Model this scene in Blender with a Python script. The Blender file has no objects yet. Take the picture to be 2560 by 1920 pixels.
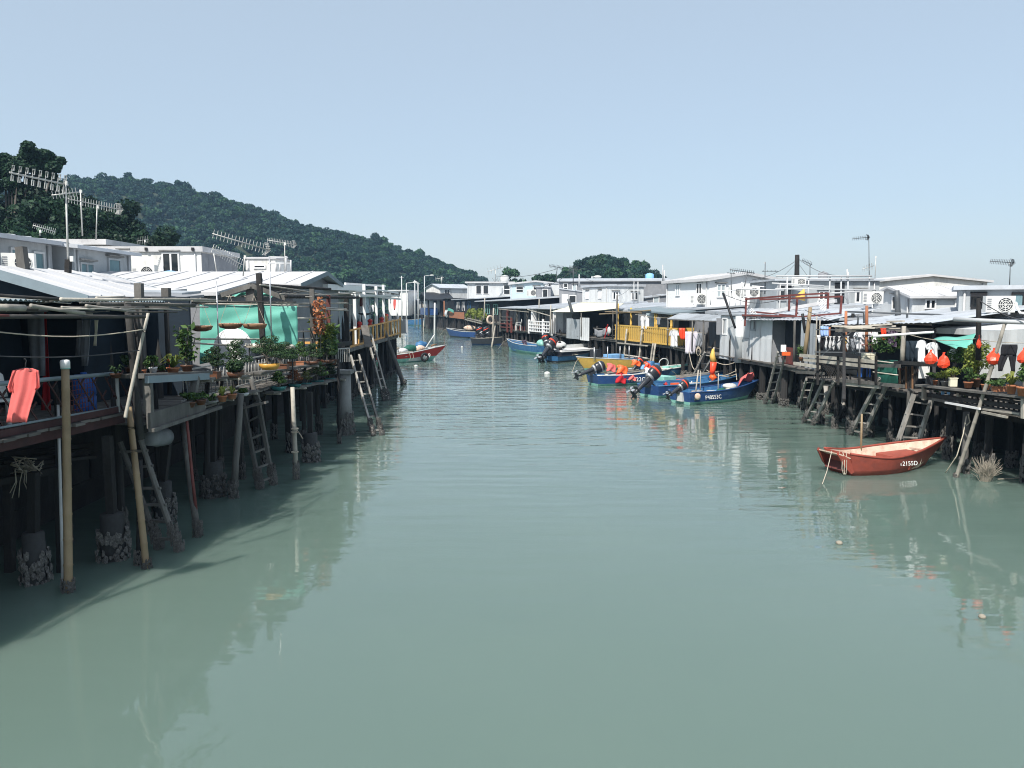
import bpy, math, random
import numpy as np
from mathutils import Vector, Matrix, Euler

random.seed(11)
RNG = np.random.default_rng(11)
S = bpy.context.scene
COL = S.collection
R = math.radians

# ------------------------------------------------------------------ camera
FPX = 1996.0                     # focal length in photo pixels (2560 wide)
CAM_H = 4.2
TH = math.atan((960 - 764) / FPX)
cam_d = bpy.data.cameras.new('camera')
cam_d.sensor_width = 36.0
cam_d.lens = 36.0 * FPX / 2560.0
cam_d.clip_start = 0.1
cam_d.clip_end = 3000
cam = bpy.data.objects.new('camera', cam_d)
COL.objects.link(cam)
cam.location = (0, 0, CAM_H)
cam.rotation_euler = (math.pi / 2 - TH, 0, 0)
S.camera = cam

# ------------------------------------------------------------------ sky, sun, exposure
SUN_EL, SUN_AZ = R(50), R(206)   # azimuth clockwise from +Y: behind the viewer, a little to the left
world = bpy.data.worlds.new('World')
S.world = world
world.use_nodes = True
nt = world.node_tree
bg = nt.nodes['Background']
sky = nt.nodes.new('ShaderNodeTexSky')
sky.sky_type = 'NISHITA'
sky.sun_disc = False
sky.sun_elevation = SUN_EL
sky.sun_rotation = SUN_AZ
sky.altitude = 0
sky.air_density = 1.0
sky.dust_density = 1.4
sky.ozone_density = 1.0
# thin even high haze veils the whole sky dome
veil = nt.nodes.new('ShaderNodeMix')
veil.data_type = 'RGBA'
veil.inputs['Factor'].default_value = 0.64
veil.inputs['B'].default_value = (3.3, 3.86, 4.3, 1)
nt.links.new(sky.outputs[0], veil.inputs['A'])
nt.links.new(veil.outputs['Result'], bg.inputs[0])
bg.inputs[1].default_value = 0.15
sun_d = bpy.data.lights.new('sun', 'SUN')
sun_d.energy = 5.0
sun_d.angle = R(0.5)
sun_d.color = (1.0, 0.95, 0.87)
sun = bpy.data.objects.new('sun', sun_d)
COL.objects.link(sun)
sd = Vector((math.sin(SUN_AZ) * math.cos(SUN_EL), math.cos(SUN_AZ) * math.cos(SUN_EL), math.sin(SUN_EL)))
sun.rotation_euler = sd.to_track_quat('Z', 'Y').to_euler()
sun.location = (-20, -40, 60)
S.view_settings.view_transform = 'Standard'
S.view_settings.look = 'None'
S.view_settings.exposure = 0.28
S.view_settings.gamma = 1.0
S.view_settings.use_curve_mapping = False
S.render.engine = 'CYCLES'
S.cycles.use_denoising = True
S.cycles.filter_width = 1.05
S.cycles.max_bounces = 6
S.cycles.diffuse_bounces = 2
S.cycles.glossy_bounces = 3
S.cycles.transparent_max_bounces = 6
S.cycles.volume_bounces = 0
S.cycles.caustics_reflective = False
S.cycles.caustics_refractive = False

# ------------------------------------------------------------------ survey helpers: sight lines from the viewpoint to places
def ray(u, v):
    x = (u - 1280.0) / FPX
    y = -(v - 960.0) / FPX
    return Vector((x, math.cos(TH) + y * math.sin(TH), -math.sin(TH) + y * math.cos(TH)))

def at(u, v, Y):
    d = ray(u, v)
    t = Y / d.y
    return Vector((d.x * t, Y, CAM_H + d.z * t))

def onw(u, v, z=0.0):
    d = ray(u, v)
    t = (z - CAM_H) / d.z
    return Vector((d.x * t, d.y * t, z))

def onx(u, v, X):
    d = ray(u, v)
    t = X / d.x
    return Vector((X, d.y * t, CAM_H + d.z * t))

def xu(u, Y):
    return (u - 1280.0) / FPX * Y / 0.9952 * 0.9952

# ------------------------------------------------------------------ mesh builder
class MB:
    def __init__(s):
        s.v = []
        s.f = []

    def add(s, vs, fs):
        n = len(s.v)
        s.v += [tuple(p) for p in vs]
        s.f += [tuple(i + n for i in f) for f in fs]
        return s

    def box(s, c, sz, rz=0.0):
        cx, cy, cz = c
        hx, hy, hz = sz[0] / 2, sz[1] / 2, sz[2] / 2
        ca, sa = math.cos(rz), math.sin(rz)
        vs = []
        for z in (-hz, hz):
            for x, y in ((-hx, -hy), (hx, -hy), (hx, hy), (-hx, hy)):
                vs.append((cx + x * ca - y * sa, cy + x * sa + y * ca, cz + z))
        return s.add(vs, [(3, 2, 1, 0), (4, 5, 6, 7), (0, 1, 5, 4), (1, 2, 6, 5), (2, 3, 7, 6), (3, 0, 4, 7)])

    def bb(s, x0, x1, y0, y1, z0, z1):
        return s.box(((x0 + x1) / 2, (y0 + y1) / 2, (z0 + z1) / 2), (abs(x1 - x0), abs(y1 - y0), abs(z1 - z0)))

    def frame(s, p, q):
        p, q = Vector(p), Vector(q)
        d = q - p
        if d.length < 1e-6:
            d = Vector((0, 0, 1e-4))
        d.normalize()
        up = Vector((0, 0, 1)) if abs(d.z) < 0.95 else Vector((0, 1, 0))
        a = d.cross(up).normalized()
        b = a.cross(d).normalized()
        return p, q, a, b

    def bar(s, p, q, w, h=None):
        h = w if h is None else h
        p, q, a, b = s.frame(p, q)
        vs = []
        for c in (p, q):
            for x, y in ((-1, -1), (1, -1), (1, 1), (-1, 1)):
                vs.append(c + a * (x * w / 2) + b * (y * h / 2))
        return s.add(vs, [(0, 1, 2, 3), (7, 6, 5, 4), (0, 4, 5, 1), (1, 5, 6, 2), (2, 6, 7, 3), (3, 7, 4, 0)])

    def tube(s, p, q, r, r2=None, n=8):
        return s.path([p, q], [r, r if r2 is None else r2], n)

    def path(s, pts, r, n=6, cap=True):
        pts = [Vector(p) for p in pts]
        rs = r if isinstance(r, (list, tuple)) else [r] * len(pts)
        vs = []
        for i, p in enumerate(pts):
            d = pts[min(i + 1, len(pts) - 1)] - pts[max(i - 1, 0)]
            _, _, a, b = s.frame((0, 0, 0), d)
            for k in range(n):
                t = 2 * math.pi * k / n
                vs.append(p + a * (math.cos(t) * rs[i]) + b * (math.sin(t) * rs[i]))
        fs = []
        for i in range(len(pts) - 1):
            for k in range(n):
                k2 = (k + 1) % n
                fs.append((i * n + k, i * n + k2, (i + 1) * n + k2, (i + 1) * n + k))
        if cap:
            fs.append(tuple(range(n))[::-1])
            fs.append(tuple((len(pts) - 1) * n + k for k in range(n)))
        return s.add(vs, fs)

    def bamboo(s, p, q, r, seg=0.34, n=8):
        p, q = Vector(p), Vector(q)
        L = (q - p).length
        k = max(2, int(L / seg))
        pts, rs = [], []
        for i in range(k):
            a = i / k
            pts += [p.lerp(q, a), p.lerp(q, a + 0.06 / k), p.lerp(q, a + 0.12 / k)]
            rr = r * (1 - 0.12 * a)
            rs += [rr, rr * 1.12, rr]
        pts.append(q)
        rs.append(r * 0.88)
        bend = Vector((random.uniform(-1, 1), random.uniform(-1, 1), random.uniform(-1, 1))) * L * 0.006
        m = len(pts) - 1
        pts = [v + bend * math.sin(math.pi * i / m) for i, v in enumerate(pts)]
        return s.path(pts, rs, n)

    def slab(s, pts, d):
        pts = [Vector(p) for p in pts]
        d = Vector(d)
        n = len(pts)
        vs = pts + [p + d for p in pts]
        fs = [tuple(range(n)), tuple(range(2 * n - 1, n - 1, -1))]
        for i in range(n):
            j = (i + 1) % n
            fs.append((j, i, i + n, j + n))
        return s.add(vs, fs)

    def corr(s, o, xv, yv, pitch=0.09, amp=0.014, th=0.006):
        """a corrugated sheet: waves run across xv, ridges run along yv"""
        o, xv, yv = Vector(o), Vector(xv), Vector(yv)
        n = xv.cross(yv).normalized()
        k = max(4, int(xv.length / pitch) * 4)
        prof = (0, 1, 0, -1)
        vs = []
        for i in range(k + 1):
            w = n * (prof[i % 4] * amp)
            b = o + xv * (i / k) + w
            vs += [b, b + yv, b - n * th, b + yv - n * th]
        fs = []
        for i in range(k):
            a, c = i * 4, i * 4 + 4
            fs += [(a, c, c + 1, a + 1), (a + 3, c + 3, c + 2, a + 2), (a + 1, c + 1, c + 3, a + 3), (a + 2, c + 2, c, a)]
        e = k * 4
        fs += [(0, 1, 3, 2), (e + 2, e + 3, e + 1, e)]
        return s.add(vs, fs)

    def lathe(s, prof, n=12, loc=(0, 0, 0), sx=1.0, sy=1.0):
        vs, fs = [], []
        for r, z in prof:
            for k in range(n):
                t = 2 * math.pi * k / n
                vs.append((loc[0] + r * sx * math.cos(t), loc[1] + r * sy * math.sin(t), loc[2] + z))
        m = len(prof)
        for i in range(m - 1):
            for k in range(n):
                k2 = (k + 1) % n
                fs.append((i * n + k, i * n + k2, (i + 1) * n + k2, (i + 1) * n + k))
        fs.append(tuple(range(n))[::-1])
        fs.append(tuple((m - 1) * n + k for k in range(n)))
        return s.add(vs, fs)

    def grid(s, fn, nu, nv, th=None):
        vs = [Vector(fn(i / nu, j / nv)) for j in range(nv + 1) for i in range(nu + 1)]
        fs = []
        for j in range(nv):
            for i in range(nu):
                a = j * (nu + 1) + i
                fs.append((a, a + 1, a + nu + 2, a + nu + 1))
        s.add(vs, fs)
        if th is not None:
            th = Vector(th)
            n = len(vs)
            s.add([p + th for p in vs], [f[::-1] for f in fs])
            o = len(s.v) - 2 * n
            ring = list(range(nu + 1)) + [j * (nu + 1) + nu for j in range(1, nv + 1)] + \
                [nv * (nu + 1) + i for i in range(nu - 1, -1, -1)] + [j * (nu + 1) for j in range(nv - 1, 0, -1)]
            for i in range(len(ring)):
                a, b = ring[i], ring[(i + 1) % len(ring)]
                s.f.append((o + b, o + a, o + n + a, o + n + b))
        return s

    def ball(s, c, r, n=10, m=7, sz=(1, 1, 1), wob=0.0):
        c = Vector(c)
        vs, fs = [], []
        for j in range(m + 1):
            ph = math.pi * j / m
            for i in range(n):
                t = 2 * math.pi * i / n
                w = 1 + random.uniform(-wob, wob)
                vs.append(c + Vector((r * sz[0] * w * math.sin(ph) * math.cos(t), r * sz[1] * w * math.sin(ph) * math.sin(t), r * sz[2] * w * math.cos(ph))))
        for j in range(m):
            for i in range(n):
                i2 = (i + 1) % n
                fs.append((j * n + i, (j + 1) * n + i, (j + 1) * n + i2, j * n + i2))
        return s.add(vs, fs)

    def ring(s, c, r, t, n=14, m=6, ax=(0, 0, 1)):
        c, ax = Vector(c), Vector(ax).normalized()
        _, _, a, b = s.frame((0, 0, 0), ax)
        pts = [c + a * (math.cos(2 * math.pi * k / n) * r) + b * (math.sin(2 * math.pi * k / n) * r) for k in range(n)]
        vs, fs = [], []
        for k in range(n):
            o = (pts[k] - c).normalized()
            for j in range(m):
                q = 2 * math.pi * j / m
                vs.append(pts[k] + o * (math.cos(q) * t) + ax * (math.sin(q) * t))
        for k in range(n):
            for j in range(m):
                fs.append((k * m + j, ((k + 1) % n) * m + j, ((k + 1) % n) * m + (j + 1) % m, k * m + (j + 1) % m))
        return s.add(vs, fs)

    def mesh(s, name, mat, smooth=False):
        me = bpy.data.meshes.new(name)
        me.from_pydata(s.v, [], s.f)
        if mat is not None:
            me.materials.append(mat)
        if smooth:
            me.polygons.foreach_set('use_smooth', [True] * len(me.polygons))
        me.update()
        return me

    def build(s, name, mat, parent=None, smooth=False, world=False, **props):
        if world and parent is not None and parent.name in INV:
            iv = INV[parent.name]
            s.v = [tuple(iv @ Vector(p)) for p in s.v]
        return link(name, s.mesh(name, mat, smooth), parent, **props)


INV = {}

def link(name, me, parent=None, loc=None, rot=None, scale=None, **props):
    o = bpy.data.objects.new(name, me)
    COL.objects.link(o)
    if parent is not None:
        o.parent = parent
        if parent.name in INV:
            INV[o.name] = INV[parent.name]
    if loc is not None:
        o.location = loc
    if rot is not None:
        o.rotation_euler = rot
    if scale is not None:
        o.scale = scale
    for k, v in props.items():
        o[k] = v
    return o

def thing(name, label, cat, loc=(0, 0, 0), rz=0.0, group=None):
    o = bpy.data.objects.new(name, None)
    COL.objects.link(o)
    o.empty_display_size = 0.2
    o.location = loc
    o.rotation_euler = (0, 0, rz)
    INV[o.name] = (Matrix.Translation(Vector(loc)) @ Matrix.Rotation(rz, 4, 'Z')).inverted()
    o['label'] = label
    o['category'] = cat
    if group:
        o['group'] = group
    return o

def single(mb, name, mat, label, cat, loc=None, group=None, smooth=False, kind=None):
    """a thing that is one mesh; its vertices are given in world space and its origin goes to loc"""
    if loc is None:
        a = np.array(mb.v)
        loc = (float(a[:, 0].mean()), float(a[:, 1].mean()), float(a[:, 2].min()))
    mb.v = [(p[0] - loc[0], p[1] - loc[1], p[2] - loc[2]) for p in mb.v]
    o = link(name, mb.mesh(name, mat, smooth))
    o.location = loc
    INV[o.name] = Matrix.Translation(Vector(loc)).inverted()
    o['label'] = label
    o['category'] = cat
    if group:
        o['group'] = group
    if kind:
        o['kind'] = kind
    return o

# ------------------------------------------------------------------ materials
def M(name, col, rough=0.75, var=0.22, scale=2.5, stretch=(1, 1, 1), bump=0.25, bscale=30.0, metal=0.0,
      stain=None, stain_scale=1.2, stain_amt=0.5, rnd=0.10, spec=0.35, streak=0.0):
    m = bpy.data.materials.new(name)
    m.use_nodes = True
    t = m.node_tree
    N, L = t.nodes, t.links
    b = N['Principled BSDF']
    b.inputs['Roughness'].default_value = rough
    b.inputs['Metallic'].default_value = metal
    b.inputs['Specular IOR Level'].default_value = spec
    tc = N.new('ShaderNodeTexCoord')
    mp = N.new('ShaderNodeMapping')
    mp.inputs['Scale'].default_value = stretch
    L.new(tc.outputs['Object'], mp.inputs[0])
    n1 = N.new('ShaderNodeTexNoise')
    n1.inputs['Scale'].default_value = scale
    n1.inputs['Detail'].default_value = 7
    n1.inputs['Roughness'].default_value = 0.65
    L.new(mp.outputs[0], n1.inputs['Vector'])
    rp = N.new('ShaderNodeValToRGB')
    rp.color_ramp.elements[0].position = 0.3
    rp.color_ramp.elements[1].position = 0.72
    rp.color_ramp.elements[0].color = (*[c * (1 - var) for c in col], 1)
    rp.color_ramp.elements[1].color = (*[min(1, c * (1 + var)) for c in col], 1)
    L.new(n1.outputs[0], rp.inputs[0])
    cur = rp.outputs[0]
    if stain is not None:
        n2 = N.new('ShaderNodeTexNoise')
        n2.inputs['Scale'].default_value = stain_scale
        n2.inputs['Detail'].default_value = 8
        n2.inputs['Roughness'].default_value = 0.7
        if streak:
            mp2 = N.new('ShaderNodeMapping')
            mp2.inputs['Scale'].default_value = (1, 1, streak)
            L.new(tc.outputs['Object'], mp2.inputs[0])
            L.new(mp2.outputs[0], n2.inputs['Vector'])
        else:
            L.new(tc.outputs['Object'], n2.inputs['Vector'])
        r2 = N.new('ShaderNodeValToRGB')
        r2.color_ramp.elements[0].position = 0.5
        r2.color_ramp.elements[1].position = 0.68
        r2.color_ramp.elements[0].color = (0, 0, 0, 1)
        r2.color_ramp.elements[1].color = (stain_amt,) * 3 + (1,)
        L.new(n2.outputs[0], r2.inputs[0])
        mx = N.new('ShaderNodeMix')
        mx.data_type = 'RGBA'
        L.new(r2.outputs[0], mx.inputs['Factor'])
        L.new(cur, mx.inputs['A'])
        mx.inputs['B'].default_value = (*stain, 1)
        cur = mx.outputs['Result']
    if rnd:
        oi = N.new('ShaderNodeObjectInfo')
        mr = N.new('ShaderNodeMapRange')
        mr.inputs['To Min'].default_value = 1 - rnd
        mr.inputs['To Max'].default_value = 1 + rnd
        L.new(oi.outputs['Random'], mr.inputs['Value'])
        hs = N.new('ShaderNodeHueSaturation')
        L.new(mr.outputs[0], hs.inputs['Value'])
        L.new(cur, hs.inputs['Color'])
        cur = hs.outputs[0]
    L.new(cur, b.inputs['Base Color'])
    if bump:
        n3 = N.new('ShaderNodeTexNoise')
        n3.inputs['Scale'].default_value = bscale
        n3.inputs['Detail'].default_value = 4
        L.new(mp.outputs[0], n3.inputs['Vector'])
        bp = N.new('ShaderNodeBump')
        bp.inputs['Strength'].default_value = bump
        bp.inputs['Distance'].default_value = 0.02
        L.new(n3.outputs[0], bp.inputs['Height'])
        L.new(bp.outputs[0], b.inputs['Normal'])
    return m

def leafmat(name, a, b_, rough=0.6, trans=0.25):
    m = bpy.data.materials.new(name)
    m.use_nodes = True
    t = m.node_tree
    N, L = t.nodes, t.links
    b = N['Principled BSDF']
    b.inputs['Roughness'].default_value = rough
    b.inputs['Specular IOR Level'].default_value = 0.25
    g = N.new('ShaderNodeNewGeometry')
    rp = N.new('ShaderNodeValToRGB')
    rp.color_ramp.elements[0].color = (*a, 1)
    rp.color_ramp.elements[1].color = (*b_, 1)
    L.new(g.outputs['Random Per Island'], rp.inputs[0])
    oi = N.new('ShaderNodeObjectInfo')
    mr = N.new('ShaderNodeMapRange')
    mr.inputs['To Min'].default_value = 0.7
    mr.inputs['To Max'].default_value = 1.3
    L.new(oi.outputs['Random'], mr.inputs['Value'])
    hs = N.new('ShaderNodeHueSaturation')
    L.new(mr.outputs[0], hs.inputs['Value'])
    L.new(rp.outputs[0], hs.inputs['Color'])
    L.new(hs.outputs[0], b.inputs['Base Color'])
    if trans:
        tr = N.new('ShaderNodeBsdfTranslucent')
        L.new(hs.outputs[0], tr.inputs[0])
        mx = N.new('ShaderNodeMixShader')
        mx.inputs[0].default_value = trans
        L.new(b.outputs[0], mx.inputs[1])
        L.new(tr.outputs[0], mx.inputs[2])
        L.new(mx.outputs[0], N['Material Output'].inputs[0])
    return m

def glassmat(name, col=(0.015, 0.02, 0.025), rough=0.06):
    m = bpy.data.materials.new(name)
    m.use_nodes = True
    b = m.node_tree.nodes['Principled BSDF']
    b.inputs['Base Color'].default_value = (*col, 1)
    b.inputs['Roughness'].default_value = rough
    b.inputs['Specular IOR Level'].default_value = 0.6
    return m

MT = {}
MT['wood'] = M('weathered_grey_wood', (0.125, 0.12, 0.112), 0.85, 0.45, 3, (1, 1, 0.25), 0.5, 40, rnd=0.25, stain=(0.05, 0.05, 0.045), stain_amt=0.6)
MT['woodh'] = M('weathered_grey_board', (0.13, 0.12, 0.11), 0.85, 0.45, 3, (0.3, 1, 1), 0.5, 40, rnd=0.25, stain=(0.06, 0.055, 0.05), stain_amt=0.6)
MT['woodd'] = M('wet_shade_darkened_wood', (0.022, 0.021, 0.021), 0.8, 0.5, 3, (1, 1, 0.3), 0.5, 40, rnd=0.3, stain=(0.05, 0.047, 0.042), stain_amt=0.5)  # wet dark wood, lowered further so its colour holds under-deck shade
MT['woods'] = M('shade_darkened_stilt_wood', (0.034, 0.033, 0.033), 0.85, 0.5, 3, (1, 1, 0.3), 0.5, 40, rnd=0.3, stain=(0.08, 0.077, 0.07), stain_amt=0.5)  # wood darkened so the colour itself carries the shade under the decks
MT['woodl'] = M('bleached_ladder_wood', (0.30, 0.285, 0.26), 0.85, 0.4, 3, (1, 1, 0.3), 0.5, 40, rnd=0.2, stain=(0.10, 0.095, 0.085), stain_amt=0.6)
MT['concd'] = M('shade_darkened_concrete', (0.06, 0.06, 0.062), 0.9, 0.3, 2, bump=0.4, bscale=25, stain=(0.03, 0.03, 0.028), stain_scale=1.5, stain_amt=0.7)  # darker copy of the grey concrete with under-deck shade painted in
MT['woodb'] = M('brown_wood', (0.20, 0.11, 0.06), 0.75, 0.35, 3, (1, 1, 0.3), 0.4, 40, rnd=0.15)
MT['bamboo'] = M('golden_bamboo', (0.27, 0.20, 0.12), 0.55, 0.3, 2, (1, 1, 0.4), 0.25, 20, rnd=0.12, stain=(0.12, 0.08, 0.05), stain_amt=0.6)
MT['bambg'] = M('bleached_bamboo', (0.40, 0.37, 0.32), 0.65, 0.35, 2, (1, 1, 0.6), 0.3, 20, rnd=0.3, stain=(0.12, 0.11, 0.10), stain_amt=0.6)
MT['bambd'] = M('dark_bamboo', (0.07, 0.065, 0.06), 0.65, 0.35, 2, (1, 1, 0.6), 0.3, 20, rnd=0.3)
MT['conc'] = M('grey_concrete', (0.24, 0.24, 0.235), 0.9, 0.25, 2, bump=0.4, bscale=25, stain=(0.06, 0.06, 0.055), stain_scale=1.0, stain_amt=0.7, streak=0.3)
MT['barn'] = M('oyster_shell', (0.12, 0.115, 0.108), 0.8, 0.8, 14, bump=0.5, bscale=40, rnd=0.3)  # shell colour lowered to carry the shade round the pile feet
MT['white'] = M('white_plaster', (0.72, 0.72, 0.70), 0.85, 0.10, 0.8, bump=0.2, bscale=14, stain=(0.30, 0.29, 0.27), stain_scale=1.1, stain_amt=0.6, streak=0.35, rnd=0.04)
MT['pure'] = M('clean_white_paint', (0.80, 0.80, 0.80), 0.6, 0.04, 2, bump=0.05, rnd=0.03)
MT['grey'] = M('blue_grey_plaster', (0.40, 0.43, 0.45), 0.85, 0.16, 0.9, bump=0.3, bscale=12, stain=(0.20, 0.22, 0.23), stain_scale=0.8, stain_amt=0.6, streak=0.4, rnd=0.05)
MT['dgrey'] = M('slate_grey_plaster', (0.24, 0.25, 0.27), 0.85, 0.14, 0.9, bump=0.3, bscale=12, stain=(0.36, 0.37, 0.38), stain_scale=1.6, stain_amt=0.5, rnd=0.05)
MT['lgrey'] = M('pale_grey_sheet', (0.58, 0.60, 0.61), 0.7, 0.10, 0.9, bump=0.1, bscale=12, stain=(0.27, 0.27, 0.27), stain_scale=1.1, stain_amt=0.6, streak=0.25, rnd=0.05)
MT['blue'] = M('pale_blue_paint', (0.50, 0.62, 0.68), 0.75, 0.08, 0.9, bump=0.1, bscale=12, stain=(0.36, 0.42, 0.46), stain_scale=0.7, stain_amt=0.5, streak=0.25, rnd=0.05)
MT['roofw'] = M('white_roof_coating', (0.54, 0.54, 0.55), 0.75, 0.10, 0.7, bump=0.2, bscale=8, stain=(0.34, 0.34, 0.35), stain_scale=0.9, stain_amt=0.7, rnd=0.03)
MT['roofm'] = M('zinc_roof', (0.46, 0.49, 0.53), 0.55, 0.12, 0.8, bump=0.1, bscale=8, metal=0.15, stain=(0.33, 0.33, 0.33), stain_scale=0.6, stain_amt=0.6, rnd=0.08)
MT['zinc'] = M('zinc_sheet', (0.40, 0.43, 0.46), 0.55, 0.14, 0.9, bump=0.12, bscale=8, metal=0.2, stain=(0.24, 0.25, 0.26), stain_scale=1.1, stain_amt=0.7, streak=0.2, rnd=0.12)
MT['fascia'] = M('blue_grey_fascia', (0.20, 0.25, 0.28), 0.8, 0.14, 1.5, bump=0.2, bscale=12, rnd=0.06)
MT['dark'] = M('interior_shade_wall', (0.016, 0.02, 0.025), 0.9, 0.4, 1.5, bump=0.2, bscale=10)  # near-black colour stands in for the shade inside porches and openings
MT['navy'] = M('dark_blue_and_porch_shade', (0.012, 0.022, 0.034), 0.85, 0.3, 1.5, bump=0.2, bscale=10)  # navy paints the shade on porch walls; also colours dark blue cloth
MT['cream'] = M('cream_awning', (0.72, 0.69, 0.55), 0.75, 0.06, 0.8, bump=0.05, stain=(0.55, 0.52, 0.40), stain_scale=0.7, stain_amt=0.4)
MT['tarp'] = M('teal_green_tarpaulin', (0.14, 0.44, 0.36), 0.55, 0.10, 0.8, bump=0.1, bscale=60, stain=(0.10, 0.36, 0.30), stain_amt=0.4, rnd=0.04)
MT['coral'] = M('coral_cotton', (0.68, 0.145, 0.135), 0.9, 0.12, 6, bump=0.2, bscale=120, rnd=0.03)
MT['red'] = M('red_paint', (0.50, 0.035, 0.03), 0.5, 0.2, 3, bump=0.05, rnd=0.06)
MT['rust'] = M('red_oxide_paint', (0.15, 0.045, 0.04), 0.65, 0.3, 4, bump=0.15, rnd=0.1, stain=(0.10, 0.05, 0.04), stain_amt=0.5)
MT['maroon'] = M('shaded_red_oxide_paint', (0.055, 0.022, 0.022), 0.7, 0.3, 4, bump=0.15, rnd=0.1, stain=(0.03, 0.02, 0.02), stain_amt=0.5)  # darker copy of the red oxide with the deck-edge shade painted in
MT['redbr'] = M('worn_brick_red_paint', (0.30, 0.066, 0.045), 0.55, 0.22, 3, bump=0.15, bscale=18, rnd=0.03, stain=(0.16, 0.05, 0.04), stain_scale=2.2, stain_amt=0.6)
MT['buffw'] = M('peeling_cream_paint', (0.62, 0.50, 0.40), 0.75, 0.25, 3, bump=0.3, bscale=18, stain=(0.38, 0.13, 0.07), stain_scale=3.5, stain_amt=0.8, rnd=0.03)
MT['orange'] = M('orange_plastic', (0.85, 0.13, 0.03), 0.45, 0.08, 3, bump=0.05, rnd=0.05)
MT['orr'] = M('red_orange_bag_plastic', (0.85, 0.075, 0.03), 0.35, 0.12, 4, bump=0.3, bscale=14, rnd=0.05)
MT['yellow'] = M('yellow_paint', (0.66, 0.42, 0.10), 0.6, 0.15, 3, bump=0.1, rnd=0.07, stain=(0.40, 0.27, 0.10), stain_amt=0.5)
MT['ywood'] = M('orange_varnished_wood', (0.66, 0.36, 0.11), 0.55, 0.15, 3, bump=0.1, rnd=0.07)
MT['bblue'] = M('deep_blue_hull_paint', (0.022, 0.065, 0.20), 0.35, 0.2, 3, bump=0.08, rnd=0.05, stain=(0.09, 0.15, 0.24), stain_amt=0.6, stain_scale=5)
MT['mblue'] = M('mid_blue_paint', (0.04, 0.14, 0.30), 0.45, 0.25, 3, bump=0.08, rnd=0.06, stain=(0.12, 0.22, 0.33), stain_amt=0.6, stain_scale=3)
MT['aqua'] = M('aqua_bottom_paint', (0.22, 0.50, 0.44), 0.55, 0.2, 3, bump=0.1, rnd=0.05, stain=(0.50, 0.58, 0.52), stain_amt=0.6, stain_scale=3)
MT['offw'] = M('weathered_white_paint', (0.62, 0.63, 0.62), 0.55, 0.15, 3, bump=0.1, stain=(0.32, 0.33, 0.33), stain_scale=3, stain_amt=0.6)
MT['black'] = M('black_rubber', (0.014, 0.014, 0.016), 0.55, 0.2, 5, bump=0.1)
MT['engine'] = M('charcoal_engine_cowl', (0.03, 0.033, 0.04), 0.3, 0.15, 5, bump=0.03, spec=0.5)
MT['alu'] = M('dull_aluminium', (0.55, 0.56, 0.58), 0.4, 0.1, 4, bump=0.03, metal=0.7)
MT['pipe'] = M('grey_pvc_pipe', (0.50, 0.51, 0.52), 0.5, 0.08, 4, bump=0.03)
MT['acw'] = M('off_white_enamel', (0.72, 0.72, 0.69), 0.45, 0.05, 4, bump=0.03)
MT['glass'] = glassmat('dark_window_glass')
MT['curt'] = M('pale_curtain_behind_glass', (0.42, 0.48, 0.50), 0.3, 0.2, 6, (6, 6, 0.4), 0.0, rnd=0.1)
MT['tealc'] = M('teal_curtain_cloth', (0.16, 0.26, 0.29), 0.8, 0.3, 6, (8, 8, 0.3), 0.2, rnd=0.1)
MT['terra'] = M('terracotta', (0.36, 0.14, 0.07), 0.8, 0.2, 4, bump=0.15, rnd=0.15, stain=(0.30, 0.24, 0.18), stain_amt=0.4, stain_scale=5)
MT['brownp'] = M('brown_glazed_pot', (0.11, 0.05, 0.03), 0.45, 0.25, 4, bump=0.1, rnd=0.2)
MT['tealp'] = M('teal_glazed_pot', (0.03, 0.14, 0.14), 0.25, 0.25, 4, bump=0.1, rnd=0.15)
MT['ochre'] = M('ochre_glazed_pot', (0.50, 0.27, 0.05), 0.35, 0.25, 6, bump=0.1)
MT['soil'] = M('potting_soil', (0.05, 0.035, 0.025), 0.95, 0.3, 10)
MT['cloth_w'] = M('white_cotton', (0.76, 0.77, 0.80), 0.9, 0.05, 5, bump=0.15, bscale=70, rnd=0.05)
MT['cloth_l'] = M('lavender_sheet', (0.62, 0.60, 0.68), 0.9, 0.06, 5, bump=0.15, bscale=70)
MT['cloth_k'] = M('black_cotton', (0.014, 0.014, 0.018), 0.9, 0.2, 5, bump=0.15, bscale=70)
MT['cloth_g'] = M('grey_cotton', (0.22, 0.24, 0.27), 0.9, 0.2, 5, bump=0.15, bscale=70, rnd=0.2)
MT['cloth_b'] = M('sky_blue_towel', (0.32, 0.46, 0.78), 0.9, 0.08, 5, bump=0.15, bscale=70)
MT['cloth_p'] = M('dark_floral_cotton', (0.05, 0.03, 0.06), 0.9, 0.3, 9, bump=0.1, stain=(0.45, 0.36, 0.45), stain_scale=14, stain_amt=0.8)
MT['cloth_r'] = M('crimson_cloth', (0.42, 0.012, 0.02), 0.85, 0.15, 4, bump=0.1)
MT['bpla'] = M('blue_plastic', (0.02, 0.10, 0.38), 0.4, 0.1, 3, bump=0.03)
MT['lblue'] = M('light_blue_plastic', (0.22, 0.45, 0.75), 0.5, 0.12, 3, bump=0.1)
MT['green'] = M('dark_green_netting', (0.015, 0.10, 0.075), 0.7, 0.3, 6, bump=0.3, bscale=40)
MT['rope'] = M('pale_rope', (0.46, 0.41, 0.33), 0.9, 0.2, 20, bump=0.4, bscale=80)
MT['wire'] = M('dark_wire', (0.05, 0.05, 0.055), 0.6, 0.2, 8, bump=0.0)
MT['ant'] = M('galvanised_antenna', (0.50, 0.50, 0.48), 0.5, 0.2, 8, bump=0.0, metal=0.4)
MT['antd'] = M('dark_antenna', (0.10, 0.11, 0.12), 0.5, 0.2, 8, bump=0.0, metal=0.3)
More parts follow.
